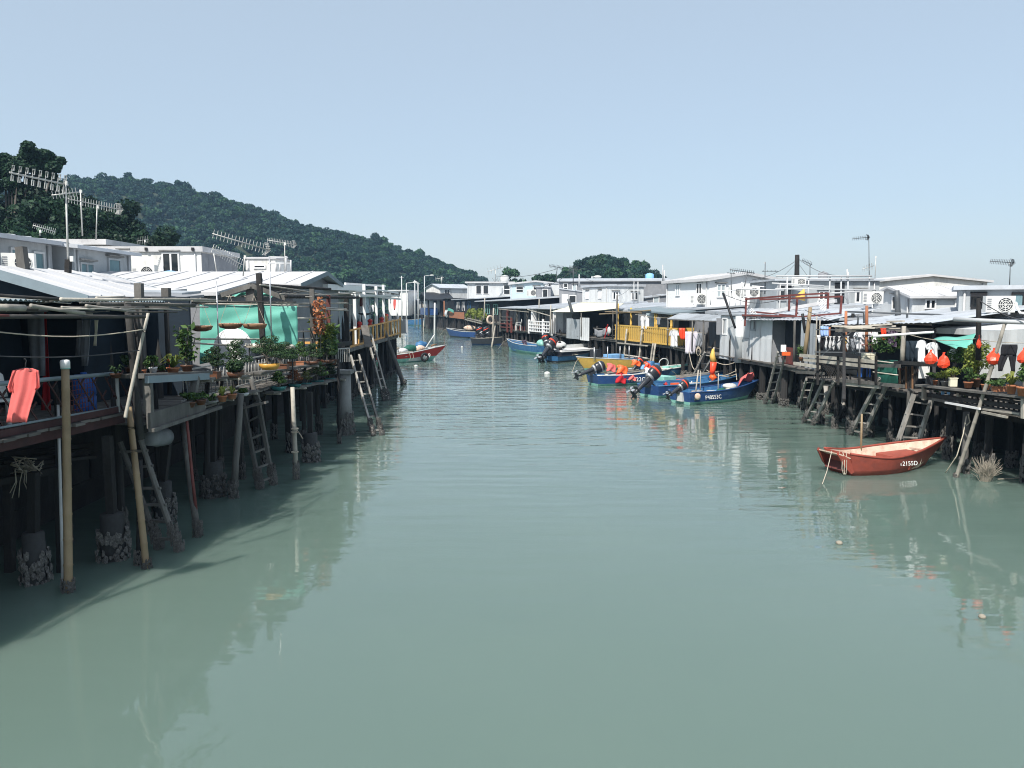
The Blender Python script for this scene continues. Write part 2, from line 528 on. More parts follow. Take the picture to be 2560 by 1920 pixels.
MT['letter'] = M('white_lettering', (0.78, 0.78, 0.76), 0.6, 0.1, 8, bump=0.0, rnd=0)
MT['trunk'] = M('tree_bark', (0.13, 0.115, 0.10), 0.9, 0.35, 4, (1, 1, 0.4), 0.6, 18)
MT['fish'] = M('drying_fish_skin', (0.62, 0.62, 0.63), 0.5, 0.25, 10, bump=0.1)
MT['brush'] = M('dry_twigs', (0.30, 0.27, 0.22), 0.9, 0.25, 10, bump=0.1)
MT['leaf'] = leafmat('garden_leaf', (0.025, 0.065, 0.022), (0.11, 0.19, 0.05))
MT['leafy'] = leafmat('yellow_green_leaf', (0.07, 0.12, 0.025), (0.30, 0.33, 0.07))
MT['leafd'] = leafmat('bonsai_needle_leaf', (0.010, 0.030, 0.014), (0.045, 0.085, 0.03), trans=0.12)
MT['leafr'] = leafmat('russet_dry_leaf', (0.20, 0.06, 0.03), (0.45, 0.20, 0.09))
MT['leafw'] = leafmat('pale_dry_flower', (0.62, 0.58, 0.50), (0.80, 0.78, 0.72))
MT['tree'] = leafmat('broadleaf_tree_leaf', (0.006, 0.024, 0.016), (0.028, 0.068, 0.032), trans=0.2)
MT['hill'] = leafmat('hill_forest_leaf', (0.005, 0.026, 0.021), (0.022, 0.062, 0.038), trans=0.15)
MT['hilly'] = leafmat('bright_hill_leaf', (0.014, 0.052, 0.024), (0.048, 0.108, 0.044), trans=0.15)
MT['earth'] = M('forest_floor', (0.035, 0.045, 0.025), 0.95, 0.4, 0.1, bump=0.0)
MT['mud'] = M('tidal_mud', (0.09, 0.08, 0.06), 0.85, 0.3, 0.3, bump=0.3, bscale=3)
# ================================================================== water and land
def water_mat():
    m = bpy.data.materials.new('murky_green_water')
    m.use_nodes = True
    t = m.node_tree
    N, L = t.nodes, t.links
    b = N['Principled BSDF']
    b.inputs['Roughness'].default_value = 0.03
    b.inputs['IOR'].default_value = 1.40
    b.subsurface_method = 'BURLEY'
    b.inputs['Subsurface Weight'].default_value = 1.0
    b.inputs['Subsurface Radius'].default_value = (0.8, 1.0, 0.9)
    b.inputs['Subsurface Scale'].default_value = 0.7
    b.inputs['Specular IOR Level'].default_value = 0.5
    tc = N.new('ShaderNodeTexCoord')
    nb = N.new('ShaderNodeTexNoise')
    nb.inputs['Scale'].default_value = 0.10
    nb.inputs['Detail'].default_value = 4
    L.new(tc.outputs['Object'], nb.inputs['Vector'])
    rp = N.new('ShaderNodeValToRGB')
    rp.color_ramp.elements[0].position = 0.35
    rp.color_ramp.elements[1].position = 0.65
    rp.color_ramp.elements[0].color = (0.108, 0.160, 0.138, 1)
    rp.color_ramp.elements[1].color = (0.120, 0.172, 0.146, 1)
    L.new(nb.outputs[0], rp.inputs[0])
    L.new(rp.outputs[0], b.inputs['Base Color'])

    def wave(scale, sx, sy, rz, det):
        mp = N.new('ShaderNodeMapping')
        mp.inputs['Scale'].default_value = (sx, sy, 1)
        mp.inputs['Rotation'].default_value = (0, 0, rz)
        L.new(tc.outputs['Object'], mp.inputs[0])
        n = N.new('ShaderNodeTexNoise')
        n.inputs['Scale'].default_value = scale
        n.inputs['Detail'].default_value = det
        n.inputs['Roughness'].default_value = 0.45
        L.new(mp.outputs[0], n.inputs['Vector'])
        return n.outputs[0]
    w1 = wave(0.8, 0.5, 2.1, R(-6), 3.5)
    w2 = wave(0.35, 0.5, 1.5, R(12), 1.5)
    # calm and ruffled patches
    mpz = N.new('ShaderNodeMapping')
    mpz.inputs['Scale'].default_value = (0.14, 0.05, 1)
    mpz.inputs['Location'].default_value = (0.3, 0.1, 0)
    L.new(tc.outputs['Object'], mpz.inputs[0])
    pz = N.new('ShaderNodeTexNoise')
    pz.inputs['Scale'].default_value = 1.0
    pz.inputs['Detail'].default_value = 3
    L.new(mpz.outputs[0], pz.inputs['Vector'])
    pr = N.new('ShaderNodeMapRange')
    pr.inputs['From Min'].default_value = 0.36
    pr.inputs['From Max'].default_value = 0.60
    pr.inputs['To Min'].default_value = 0.25
    pr.inputs['To Max'].default_value = 1.0
    L.new(pz.outputs[0], pr.inputs['Value'])
    # sheltered near the footbridge, ruffled by the breeze farther up the canal
    sx = N.new('ShaderNodeSeparateXYZ')
    L.new(tc.outputs['Object'], sx.inputs[0])
    br = N.new('ShaderNodeMapRange')
    br.interpolation_type = 'SMOOTHSTEP'
    br.inputs['From Min'].default_value = 9
    br.inputs['From Max'].default_value = 34
    br.inputs['To Min'].default_value = 0.16
    br.inputs['To Max'].default_value = 1.0
    L.new(sx.outputs['Y'], br.inputs['Value'])
    ml = N.new('ShaderNodeMath')
    ml.operation = 'MULTIPLY'
    L.new(pr.outputs[0], ml.inputs[0])
    L.new(br.outputs[0], ml.inputs[1])
    b1 = N.new('ShaderNodeBump')
    b1.inputs['Distance'].default_value = 0.088
    L.new(ml.outputs[0], b1.inputs['Strength'])
    L.new(w1, b1.inputs['Height'])
    b2 = N.new('ShaderNodeBump')
    b2.inputs['Strength'].default_value = 0.4
    b2.inputs['Distance'].default_value = 0.03
    L.new(w2, b2.inputs['Height'])
    L.new(b2.outputs[0], b1.inputs['Normal'])
    L.new(b1.outputs[0], b.inputs['Normal'])
    return m

w = MB()
w.add([(-480, -60, 0), (480, -60, 0), (480, 560, 0), (-480, 560, 0)], [(0, 1, 2, 3)])
w.build('water', water_mat(), None, kind='structure')

def land(name, pts, z, m):
    b = MB()
    b.slab([(x, y, z) for x, y in pts], (0, 0, -2.0))
    return b.build(name, m, None, kind='structure')

land('ground_left', [(-14, -40), (-12, 30), (-14, 55), (-30, 90), (-60, 150), (-120, 205), (-300, 215), (-300, -40)], 0.55, MT['mud'])
land('ground_right', [(20, -40), (300, -40), (300, 420), (-300, 420), (-120, 232), (-40, 230), (-6, 150), (6, 100), (17, 62), (19, 35)], 0.5, MT['mud'])

# ================================================================== foliage tools
def leaf_arrays(cen, nrm, size, jit=0.9, aspect=1.6):
    """diamond-shaped leaves, one island each"""
    n = len(cen)
    nrm = nrm + RNG.normal(0, jit, (n, 3))
    nrm /= np.linalg.norm(nrm, axis=1)[:, None] + 1e-9
    a = np.cross(nrm, RNG.normal(0, 1, (n, 3)))
    a /= np.linalg.norm(a, axis=1)[:, None] + 1e-9
    b = np.cross(nrm, a)
    s = size * RNG.uniform(0.6, 1.35, (n, 1))
    p0 = cen - a * s * aspect / 2
    p1 = cen + b * s / 2 + nrm * s * 0.12
    p2 = cen + a * s * aspect / 2
    p3 = cen - b * s / 2 + nrm * s * 0.12
    return np.stack([p0, p1, p2, p3], 1).reshape(-1, 3)

def leaf_mesh(name, vs, mat):
    n = len(vs) // 4
    me = bpy.data.meshes.new(name)
    me.vertices.add(n * 4)
    me.vertices.foreach_set('co', vs.astype(np.float32).ravel())
    me.loops.add(n * 4)
    me.loops.foreach_set('vertex_index', np.arange(n * 4, dtype=np.int32))
    me.polygons.add(n)
    me.polygons.foreach_set('loop_start', np.arange(0, n * 4, 4, dtype=np.int32))
    me.materials.append(mat)
    me.update(calc_edges=True)
    me.validate()
    return me

def blob_points(n, c, r, shell=0.55):
    d = RNG.normal(0, 1, (n, 3))
    d /= np.linalg.norm(d, axis=1)[:, None]
    q = shell + (1 - shell) * RNG.uniform(0, 1, (n, 1)) ** 0.6
    return np.array(c) + d * q * np.array(r), d

def crown_mesh(name, blobs, n, size, mat, shell=0.55, jit=0.8, up=0.3):
    tot = sum(b[3] * b[4] * b[5] for b in blobs) ** 1.0
    out = []
    vol = [(b[3] * b[4] * b[5]) ** 0.67 for b in blobs]
    for b, w_ in zip(blobs, vol):
        k = max(6, int(n * w_ / sum(vol)))
        p, d = blob_points(k, b[:3], b[3:], shell)
        d = d + np.array([0, 0, up])
        out.append(leaf_arrays(p, d, size, jit))
    return leaf_mesh(name, np.concatenate(out), mat)

# ================================================================== wooded hills
SRC = bpy.data.collections.new('hill_tree_variants')      # only feeds the forest below
for k in range(8):
    rr = random.Random(k)
    bl = []
    for i in range(rr.randint(4, 7)):
        a = rr.uniform(0, 6.28)
        q = rr.uniform(0, 1.7)
        s_ = rr.uniform(0.9, 1.7)
        bl.append((q * math.cos(a), q * math.sin(a), rr.uniform(-0.4, 1.5), s_, s_, s_ * 0.75))
    me = crown_mesh('hill_crown', bl, 460, 0.55, MT['hilly'] if k in (2, 6) else MT['hill'], shell=0.7)
    SRC.objects.link(bpy.data.objects.new('hill_crown_variant', me))

def forest_nodes():
    g = bpy.data.node_groups.new('forest_on_points', 'GeometryNodeTree')
    g.interface.new_socket('Geometry', in_out='INPUT', socket_type='NodeSocketGeometry')
    g.interface.new_socket('Geometry', in_out='OUTPUT', socket_type='NodeSocketGeometry')
    N, L = g.nodes, g.links
    gi, go = N.new('NodeGroupInput'), N.new('NodeGroupOutput')
    m2p = N.new('GeometryNodeMeshToPoints')
    L.new(gi.outputs[0], m2p.inputs['Mesh'])
    ci = N.new('GeometryNodeCollectionInfo')
    ci.inputs['Collection'].default_value = SRC
    ci.inputs['Separate Children'].default_value = True
    ci.inputs['Reset Children'].default_value = True
    iop = N.new('GeometryNodeInstanceOnPoints')
    iop.inputs['Pick Instance'].default_value = True
    L.new(m2p.outputs[0], iop.inputs['Points'])
    L.new(ci.outputs[0], iop.inputs['Instance'])
    ri = N.new('FunctionNodeRandomValue')
    ri.data_type = 'FLOAT_VECTOR'
    ri.inputs[0].default_value = (-0.15, -0.15, 0)
    ri.inputs[1].default_value = (0.15, 0.15, 6.28)
    L.new(ri.outputs[0], iop.inputs['Rotation'])
    na = N.new('GeometryNodeInputNamedAttribute')
    na.data_type = 'FLOAT'
    na.inputs['Name'].default_value = 'tree_size'
    L.new(na.outputs['Attribute'], iop.inputs['Scale'])
    L.new(iop.outputs[0], go.inputs[0])
    return g

FG = forest_nodes()

def smooth_noise(x, y, seed):
    r = np.random.default_rng(seed)
    out = np.zeros_like(x)
    for k in range(7):
        f = 0.012 * 1.7 ** k
        a, p = r.uniform(0, 6.28), r.uniform(0, 6.28)
        out += np.sin((x * np.cos(a) + y * np.sin(a)) * f * 6.28 + p) / 1.6 ** k
    return out

def hill(name, label, ridge, Y0, Yf, Yb, canopy, spacing, seed, size):
    us = np.array([r[0] for r in ridge])
    xs = (us - 1280) / FPX * Y0
    zs = np.array([at(u, v, Y0).z for u, v in ridge]) - canopy
    x0, x1 = xs[0], xs[-1]

    def height(x, y):
        h = np.interp(x, xs, zs)
        d = np.where(y < Y0, (Y0 - y) / (Y0 - Yf), (y - Y0) / (Yb - Y0))
        prof = np.clip(1 - d, 0, 1)
        prof = prof * prof * (3 - 2 * prof) * 0.45 + prof * 0.55
        nz = smooth_noise(x, y, seed) * 2.2 * np.clip(d * 3, 0, 1) * np.clip(prof * 2, 0, 1)
        return np.maximum(h * prof + nz, -0.5)
    nx, ny = 90, 50
    gx = np.linspace(x0, x1, nx)
    gy = np.linspace(Yf, Yb, ny)
    X, Y = np.meshgrid(gx, gy)
    Z = height(X, Y)
    b = MB()
    b.v = [(float(a), float(c), float(d)) for a, c, d in zip(X.ravel(), Y.ravel(), Z.ravel())]
    for j in range(ny - 1):
        for i in range(nx - 1):
            a = j * nx + i
            b.f.append((a, a + 1, a + nx + 1, a + nx))
    t = b.build(name, MT['earth'], None, True, kind='structure')
    # forest standing on it: one mass
    ylim = Y0 + (Yb - Y0) * 0.25
    n = int((x1 - x0) * (ylim - Yf) / spacing ** 2)
    px = RNG.uniform(x0, x1, n)
    py = RNG.uniform(Yf, ylim, n)
    pz = height(px, py)
    keep = pz > 0.4
    px, py, pz = px[keep], py[keep], pz[keep]
    sc = size * RNG.uniform(0.5, 1.3, len(px)) * np.where(RNG.uniform(0, 1, len(px)) < 0.06, 1.6, 1)
    me = bpy.data.meshes.new('forest')
    me.from_pydata([(float(a), float(c), float(d + s * 1.0)) for a, c, d, s in zip(px, py, pz, sc)], [], [])
    at_ = me.attributes.new('tree_size', 'FLOAT', 'POINT')
    at_.data.foreach_set('value', sc.astype(np.float32))
    o = link('forest', me, None, kind='stuff')
    o['label'] = label
    o['category'] = 'forest'
    md = o.modifiers.new('trees', 'NODES')
    md.node_group = FG

hill('hill_left', 'dense green woodland covering the long sloping hill behind the rooftops',
     [(-400, 520), (0, 470), (150, 446), (230, 440), (300, 436), (376, 437), (430, 450), (500, 470), (580, 492), (660, 515), (740, 545),
      (810, 565), (870, 576), (940, 592), (1000, 612), (1060, 632), (1110, 650), (1160, 672), (1200, 692), (1222, 708), (1260, 760)],
     350, 215, 470, 3.2, 2.05, 3, 0.72)
hill('hill_right', 'dark rounded clump of woodland beyond the grey rooftops',
     [(1360, 745), (1376, 700), (1392, 684), (1412, 668), (1432, 654), (1452, 640), (1480, 632), (1515, 629), (1550, 633), (1585, 646),
      (1612, 660), (1640, 676), (1656, 686), (1668, 720), (1680, 760)],
     210, 150, 300, 2.8, 1.7, 9, 0.62)

# ================================================================== single trees
def tree(name, label, base, height, blobs, n, size, mat, limbs=5, group=None, tr=0.22):
    t = thing(name, label, 'tree', base, 0, group)
    b = MB()
    top = height * 0.55
    b.path([(0, 0, 0), (0.1, 0.05, top * 0.5), (-0.1, 0.1, top)], [tr * 1.3, tr, tr * 0.7], 8)
    for i in range(min(limbs, len(blobs))):
        c = blobs[i]
        m_ = (c[0] * 0.45 - 0.05, c[1] * 0.45, top * 0.75 + (c[2] - top) * 0.35)
        b.path([(0, 0.05, top * (0.55 + 0.06 * i)), m_, (c[0], c[1], c[2])], [tr * 0.55, tr * 0.4, tr * 0.15], 6)
    b.build('trunk', MT['trunk'], t, True)
    link('crown', crown_mesh('crown', blobs, n, size, mat, shell=0.5), t)
    return t

def rand_blobs(seed, n, rad, z0, z1, s0, s1):
    r = random.Random(seed)
    return [(r.uniform(-rad, rad), r.uniform(-rad, rad), r.uniform(z0, z1)) + (lambda s: (s, s, s * 0.75))(r.uniform(s0, s1)) for _ in range(n)]

# the tall tree at the left edge of the view
p = at(20, 700, 62)
tb = [(2.0, 0, 11.8), (0.2, 0.4, 10.9), (3.0, -0.4, 10.9), (-1.6, 0, 10.2), (1.4, 0.8, 9.9), (-3.0, 0.5, 9.6), (3.6, 0.4, 9.9), (-2.2, -0.8, 8.4)]
tb = [(x + .6, y, z + 3.6, s_, s_, s_ * 0.62) for (x, y, z), s_ in zip(tb, (1.5, 1.5, 1.15, 1.5, 1.3, 1.5, 0.75, 1.4))]
tb = []
for (u, v, r_) in ((78, 384, 24), (108, 392, 26), (45, 398, 26), (14, 402, 24), (132, 418, 20), (92, 418, 26), (58, 425, 26), (22, 432, 28), (118, 440, 20), (75, 450, 24), (-20, 425, 30), (40, 462, 24), (0, 468, 28), (-40, 460, 30), (140, 400, 14), (92, 372, 15), (60, 378, 16)):
    q = at(u, v, 62)
    s_ = r_ * 62 / FPX
    tb.append((q.x - p.x, random.uniform(-1.2, 1.2), q.z - .5, s_, s_, s_ * .72))
tree('broadleaf_tree', 'tall broadleaf tree with a bare curved limb rising behind the roofs at the left edge', (p.x, p.y, 0.5), 12, tb, 13000, 0.19, MT['tree'], 14, None, 0.32)
for (u, v, Y, hgt, rad, lab, seed) in [
        (60, 470, 64, 9.6, 3.0, 'broad dark tree filling in below the crown of the tall tree', 31),
        (150, 545, 57, 9.6, 2.8, 'dark tree in the middle of the wood behind the left roofs', 32),
        (28, 540, 58, 9.6, 2.6, 'dark leafy tree below the tall tree at the left edge', 1),
        (118, 512, 60, 10.4, 2.6, 'leafy tree behind the largest rooftop antenna', 2),
        (205, 500, 66, 10.6, 2.8, 'rounded green tree behind the pair of thin antenna masts', 3),
        (75, 600, 52, 7.6, 2.4, 'low dark tree just above the long white roof', 4),
        (255, 578, 64, 8.6, 2.6, 'dark tree behind the reflector end of the lower antenna', 5),
        (345, 596, 78, 9.0, 3.2, 'olive tinted tree between the antennas and the hill', 6),
        (160, 585, 54, 7.6, 2.4, 'dark bushy tree between the thin antenna masts', 7),
        (300, 612, 60, 7.0, 2.3, 'low dark tree over the end of the long white roof', 8),
        (420, 628, 95, 8.6, 3.2, 'bushy tree over the roof of the white plastered house', 9)]:
    p = at(u, v, Y)
    top = p.z + 0.6
    zc = top - 2.3
    tree('hillside_tree', lab, (p.x, Y, 0.5), top, rand_blobs(seed, 30, rad * 1.15, zc - 3.4, zc + 1.4, 0.6, 1.3), 9000, 0.22, MT['tree'], 5, 'trees behind the left row of houses')
p = at(1285, 690, 190)
tree('hillside_tree', 'small pale tree standing alone against the sky between the hills', (p.x, 190, 0.5), 11.5, rand_blobs(21, 7, 2.6, 9.2, 11.6, 0.9, 1.5), 900, 0.4, MT['hilly'], 5, None, 0.2)
p = at(1358, 690, 170)
tree('hillside_tree', 'small dark tree at the foot of the round wooded hill', (p.x, 170, 0.5), 9.5, rand_blobs(22, 6, 2.4, 7.8, 9.6, 0.9, 1.5), 1100, 0.36, MT['tree'], 5, None, 0.2)
# bare twiggy tree beside it
p = at(1255, 700, 180)
t = thing('bare_tree', 'leafless twiggy tree showing against the sky above the grey house', 'tree', (p.x, 180, 0.5))
b = MB()
b.path([(0, 0, 0), (0, 0, 6)], [0.2, 0.12], 6)
for i in range(16):
    a = random.uniform(-1.2, 1.2)
    e = Vector((math.sin(a) * random.uniform(2, 4.4), random.uniform(-1, 1), 6 + math.cos(a) * random.uniform(2, 5)))
    mid = Vector((e.x * 0.4, e.y * 0.4, 6 + (e.z - 6) * 0.5))
    b.path([(0, 0, 5.6), mid, e], [0.09, 0.06, 0.03], 4)
    b.path([mid, mid + Vector((random.uniform(-1.4, 1.4), 0, random.uniform(0.6, 2.0)))], [0.05, 0.025], 4)
b.build('trunk', MT['trunk'], t)

# ================================================================== hazy air round the whole place
b = MB()
b.bb(-500, 500, -80, 580, -2.8, 82)
hz = bpy.data.materials.new('hazy_air')
hz.use_nodes = True
for n_ in list(hz.node_tree.nodes):
    if n_.type != 'OUTPUT_MATERIAL':
        hz.node_tree.nodes.remove(n_)
pv = hz.node_tree.nodes.new('ShaderNodeVolumePrincipled')
pv.inputs['Color'].default_value = (0.42, 0.68, 1.0, 1)
pv.inputs['Density'].default_value = 0.00036
pv.inputs['Anisotropy'].default_value = 0.0
hz.node_tree.links.new(pv.outputs[0], [n_ for n_ in hz.node_tree.nodes if n_.type == 'OUTPUT_MATERIAL'][0].inputs['Volume'])
b.build('haze', hz, None, kind='stuff')
# ================================================================== building kit
def window(parent, face, w, d, a, z, ww, hh, style='two', frame='pure', glass='glass', hood=True):
    """a framed window set on a wall of the house; face F front, L left side, R right side"""
    def P(s_, o, zz):
        if face == 'F':
            return (a + s_, -o, z + zz)
        if face == 'L':
            return (-o, a - s_, z + zz)
        if face == 'R':
            return (w + o, a + s_, z + zz)

    def bx(mb, s0, s1, o0, o1, z0, z1):
        p, q = P(s0, o0, z0), P(s1, o1, z1)
        mb.bb(p[0], q[0], p[1], q[1], p[2], q[2])
    f = MB()
    t = min(0.07, ww * 0.12)
    bx(f, -ww / 2, ww / 2, 0.0, 0.07, hh - t, hh)
    bx(f, -ww / 2, ww / 2, 0.0, 0.07, 0, t)
    bx(f, -ww / 2, -ww / 2 + t, 0.0, 0.068, t, hh - t)
    bx(f, ww / 2 - t, ww / 2, 0.0, 0.068, t, hh - t)
    panes = []
    if style == 'two':
        bx(f, -t * 0.6, t * 0.6, 0.0, 0.066, t, hh - t)
        panes = [(-ww / 2 + t, -t * 0.6, t, hh - t), (t * 0.6, ww / 2 - t, t, hh - t)]
    elif style == 'stack':
        bx(f, -ww / 2 + t, ww / 2 - t, 0.0, 0.066, hh * 0.48, hh * 0.56)
        panes = [(-ww / 2 + t, ww / 2 - t, t, hh * 0.48), (-ww / 2 + t, ww / 2 - t, hh * 0.56, hh - t)]
    else:
        panes = [(-ww / 2 + t, ww / 2 - t, t, hh - t)]
    o = f.build('window', MT[frame], parent)
    for (s0, s1, z0, z1) in panes:
        g = MB()
        bx(g, s0 + 0.002, s1 - 0.002, 0.005, 0.03, z0 + 0.002, z1 - 0.002)
        g.build('pane', MT[glass], o)
    if hood:
        h = MB()
        bx(h, -ww / 2 - 0.1, ww / 2 + 0.1, 0.0, 0.16, hh + 0.06, hh + 0.12)
        h.build('window_hood', MT['conc'], o)
    return o

def door(parent, face, w, d, a, z, ww, hh, mat='dark'):
    f = MB()
    if face == 'F':
        f.bb(a - ww / 2, a + ww / 2, -0.05, 0.0, z, z + hh)
    elif face == 'R':
        f.bb(w, w + 0.05, a - ww / 2, a + ww / 2, z, z + hh)
    else:
        f.bb(-0.05, 0, a - ww / 2, a + ww / 2, z, z + hh)
    o = f.build('door', MT[mat], parent)
    h = MB()
    if face == 'F':
        h.bb(a + ww * 0.32, a + ww * 0.4, -0.09, -0.052, z + hh * 0.45, z + hh * 0.48)
    elif face == 'R':
        h.bb(w + 0.052, w + 0.09, a + ww * 0.32, a + ww * 0.4, z + hh * 0.45, z + hh * 0.48)
    else:
        h.bb(-0.09, -0.052, a + ww * 0.32, a + ww * 0.4, z + hh * 0.45, z + hh * 0.48)
    h.build('handle', MT['alu'], o)
    return o

def lot(p0, p1):
    p0, p1 = Vector((p0[0], p0[1])), Vector((p1[0], p1[1]))
    d = p1 - p0
    return p0, math.atan2(d.y, d.x), d.length

BARN = []
for k in range(4):
    b = MB()
    r_ = random.Random(k)
    for i in range(150):
        a = r_.uniform(0, 6.28)
        z = r_.uniform(0, 1)
        rr = 1.0 + r_.uniform(-0.05, 0.30) * (1 - 0.5 * z)
        c = Vector((math.cos(a) * rr, math.sin(a) * rr, z))
        s_ = r_.uniform(0.14, 0.30)
        n = Vector((math.cos(a), math.sin(a), r_.uniform(-0.6, 0.8))).normalized()
        _, _, e, f_ = b.frame((0, 0, 0), n)
        zs = 0.5
        pts = [c + n * s_ * 0.8]
        for q in range(5):
            w_ = 2 * math.pi * q / 5
            o_ = (e * math.cos(w_) + f_ * math.sin(w_)) * s_
            pts.append(c + Vector((o_.x, o_.y, o_.z * zs)))
        b.add(pts, [(0, 1 + q, 1 + (q + 1) % 5) for q in range(5)])
    BARN.append(b.mesh('barnacles', MT['barn']))

def barnacles(parent, x, y, z0, h, r):
    link('barnacles', random.choice(BARN), parent, (x, y, z0), (0, 0, random.uniform(0, 6.28)), (r, r, h), kind='stuff')

STILT = []
for k in range(4):
    b = MB()
    r_ = random.Random(50 + k)
    pts = [(r_.uniform(-0.2, 0.2), r_.uniform(-0.2, 0.2), z) for z in (0, 0.3, 0.6, 1.0)]
    b.path(pts, [1.05, 1.0, 0.92, 0.9], 8)
    STILT.append(b.mesh('stilt', MT['woods']))
STILTB = MB()
STILTB.bb(-0.9, 0.9, -0.9, 0.9, 0, 1)
STILTB = STILTB.mesh('stilt', MT['woodd'])
STILTC = MB()
STILTC.lathe([(1.1, 0), (1.0, 0.5), (0.95, 1.0)], 12)
STILTC = STILTC.mesh('stilt', MT['conc'])

def stilts(parent, spots, top, r=0.08, bh=0.7, kinds=None, zb=-0.6):
    """stilts of a deck (a shared mesh each) with shells round the foot; spots in the deck's own frame"""
    for i, (x, y) in enumerate(spots):
        k = random.choice(STILT) if random.random() < 0.7 else STILTB
        if kinds == 'conc':
            k = STILTC
        rr = r * random.uniform(0.75, 1.25)
        tilt = (random.uniform(-0.035, 0.035), random.uniform(-0.035, 0.035), random.uniform(0, 6.28))
        s_ = link('stilt', k, parent, (x, y, zb), tilt, (rr, rr, top - zb))
        if bh and y < 2.2:
            barnacles(parent, x, y, -0.05, bh * random.uniform(0.6, 1.2), rr * 1.25)

PLK = {}
def plank_mesh(L, w, t):
    key = (round(L, 2), round(w, 3), t)
    if key not in PLK:
        b = MB()
        b.bb(0, w, 0, L, -t, 0)
        PLK[key] = b.mesh('plank', MT['woodh'])
    return PLK[key]

def deck(name, label, p0, p1, depth, z, st_step=1.1, plank=0.22, nplank_max=60, joist='woodd', r=0.08, rows=(0.15, 1.1, 2.1), bh=0.7):
    p, rz, L = lot(p0, p1)
    t = thing(name, label, 'deck', (p.x, p.y, 0), rz)
    n = min(nplank_max, int(L / plank))
    pw = L / n
    for i in range(n):
        l_ = depth
        link('plank', plank_mesh(l_, pw - 0.015, 0.04), t, (i * pw, random.uniform(-0.06, 0.03), z + random.uniform(-0.008, 0.008)))
    for k, y in enumerate((0.08, depth * 0.5, depth - 0.1)):
        b = MB()
        b.bb(0, L, y, y + 0.1, z - 0.19, z - 0.05)
        b.build('joist', MT[joist], t)
    sp = []
    for y in rows:
        x = random.uniform(0.1, 0.4)
        while x < L - 0.05:
            sp.append((x, y + random.uniform(-0.1, 0.1)))
            x += st_step * random.uniform(0.75, 1.25)
    stilts(t, sp, z - 0.1, r, bh)
    return t

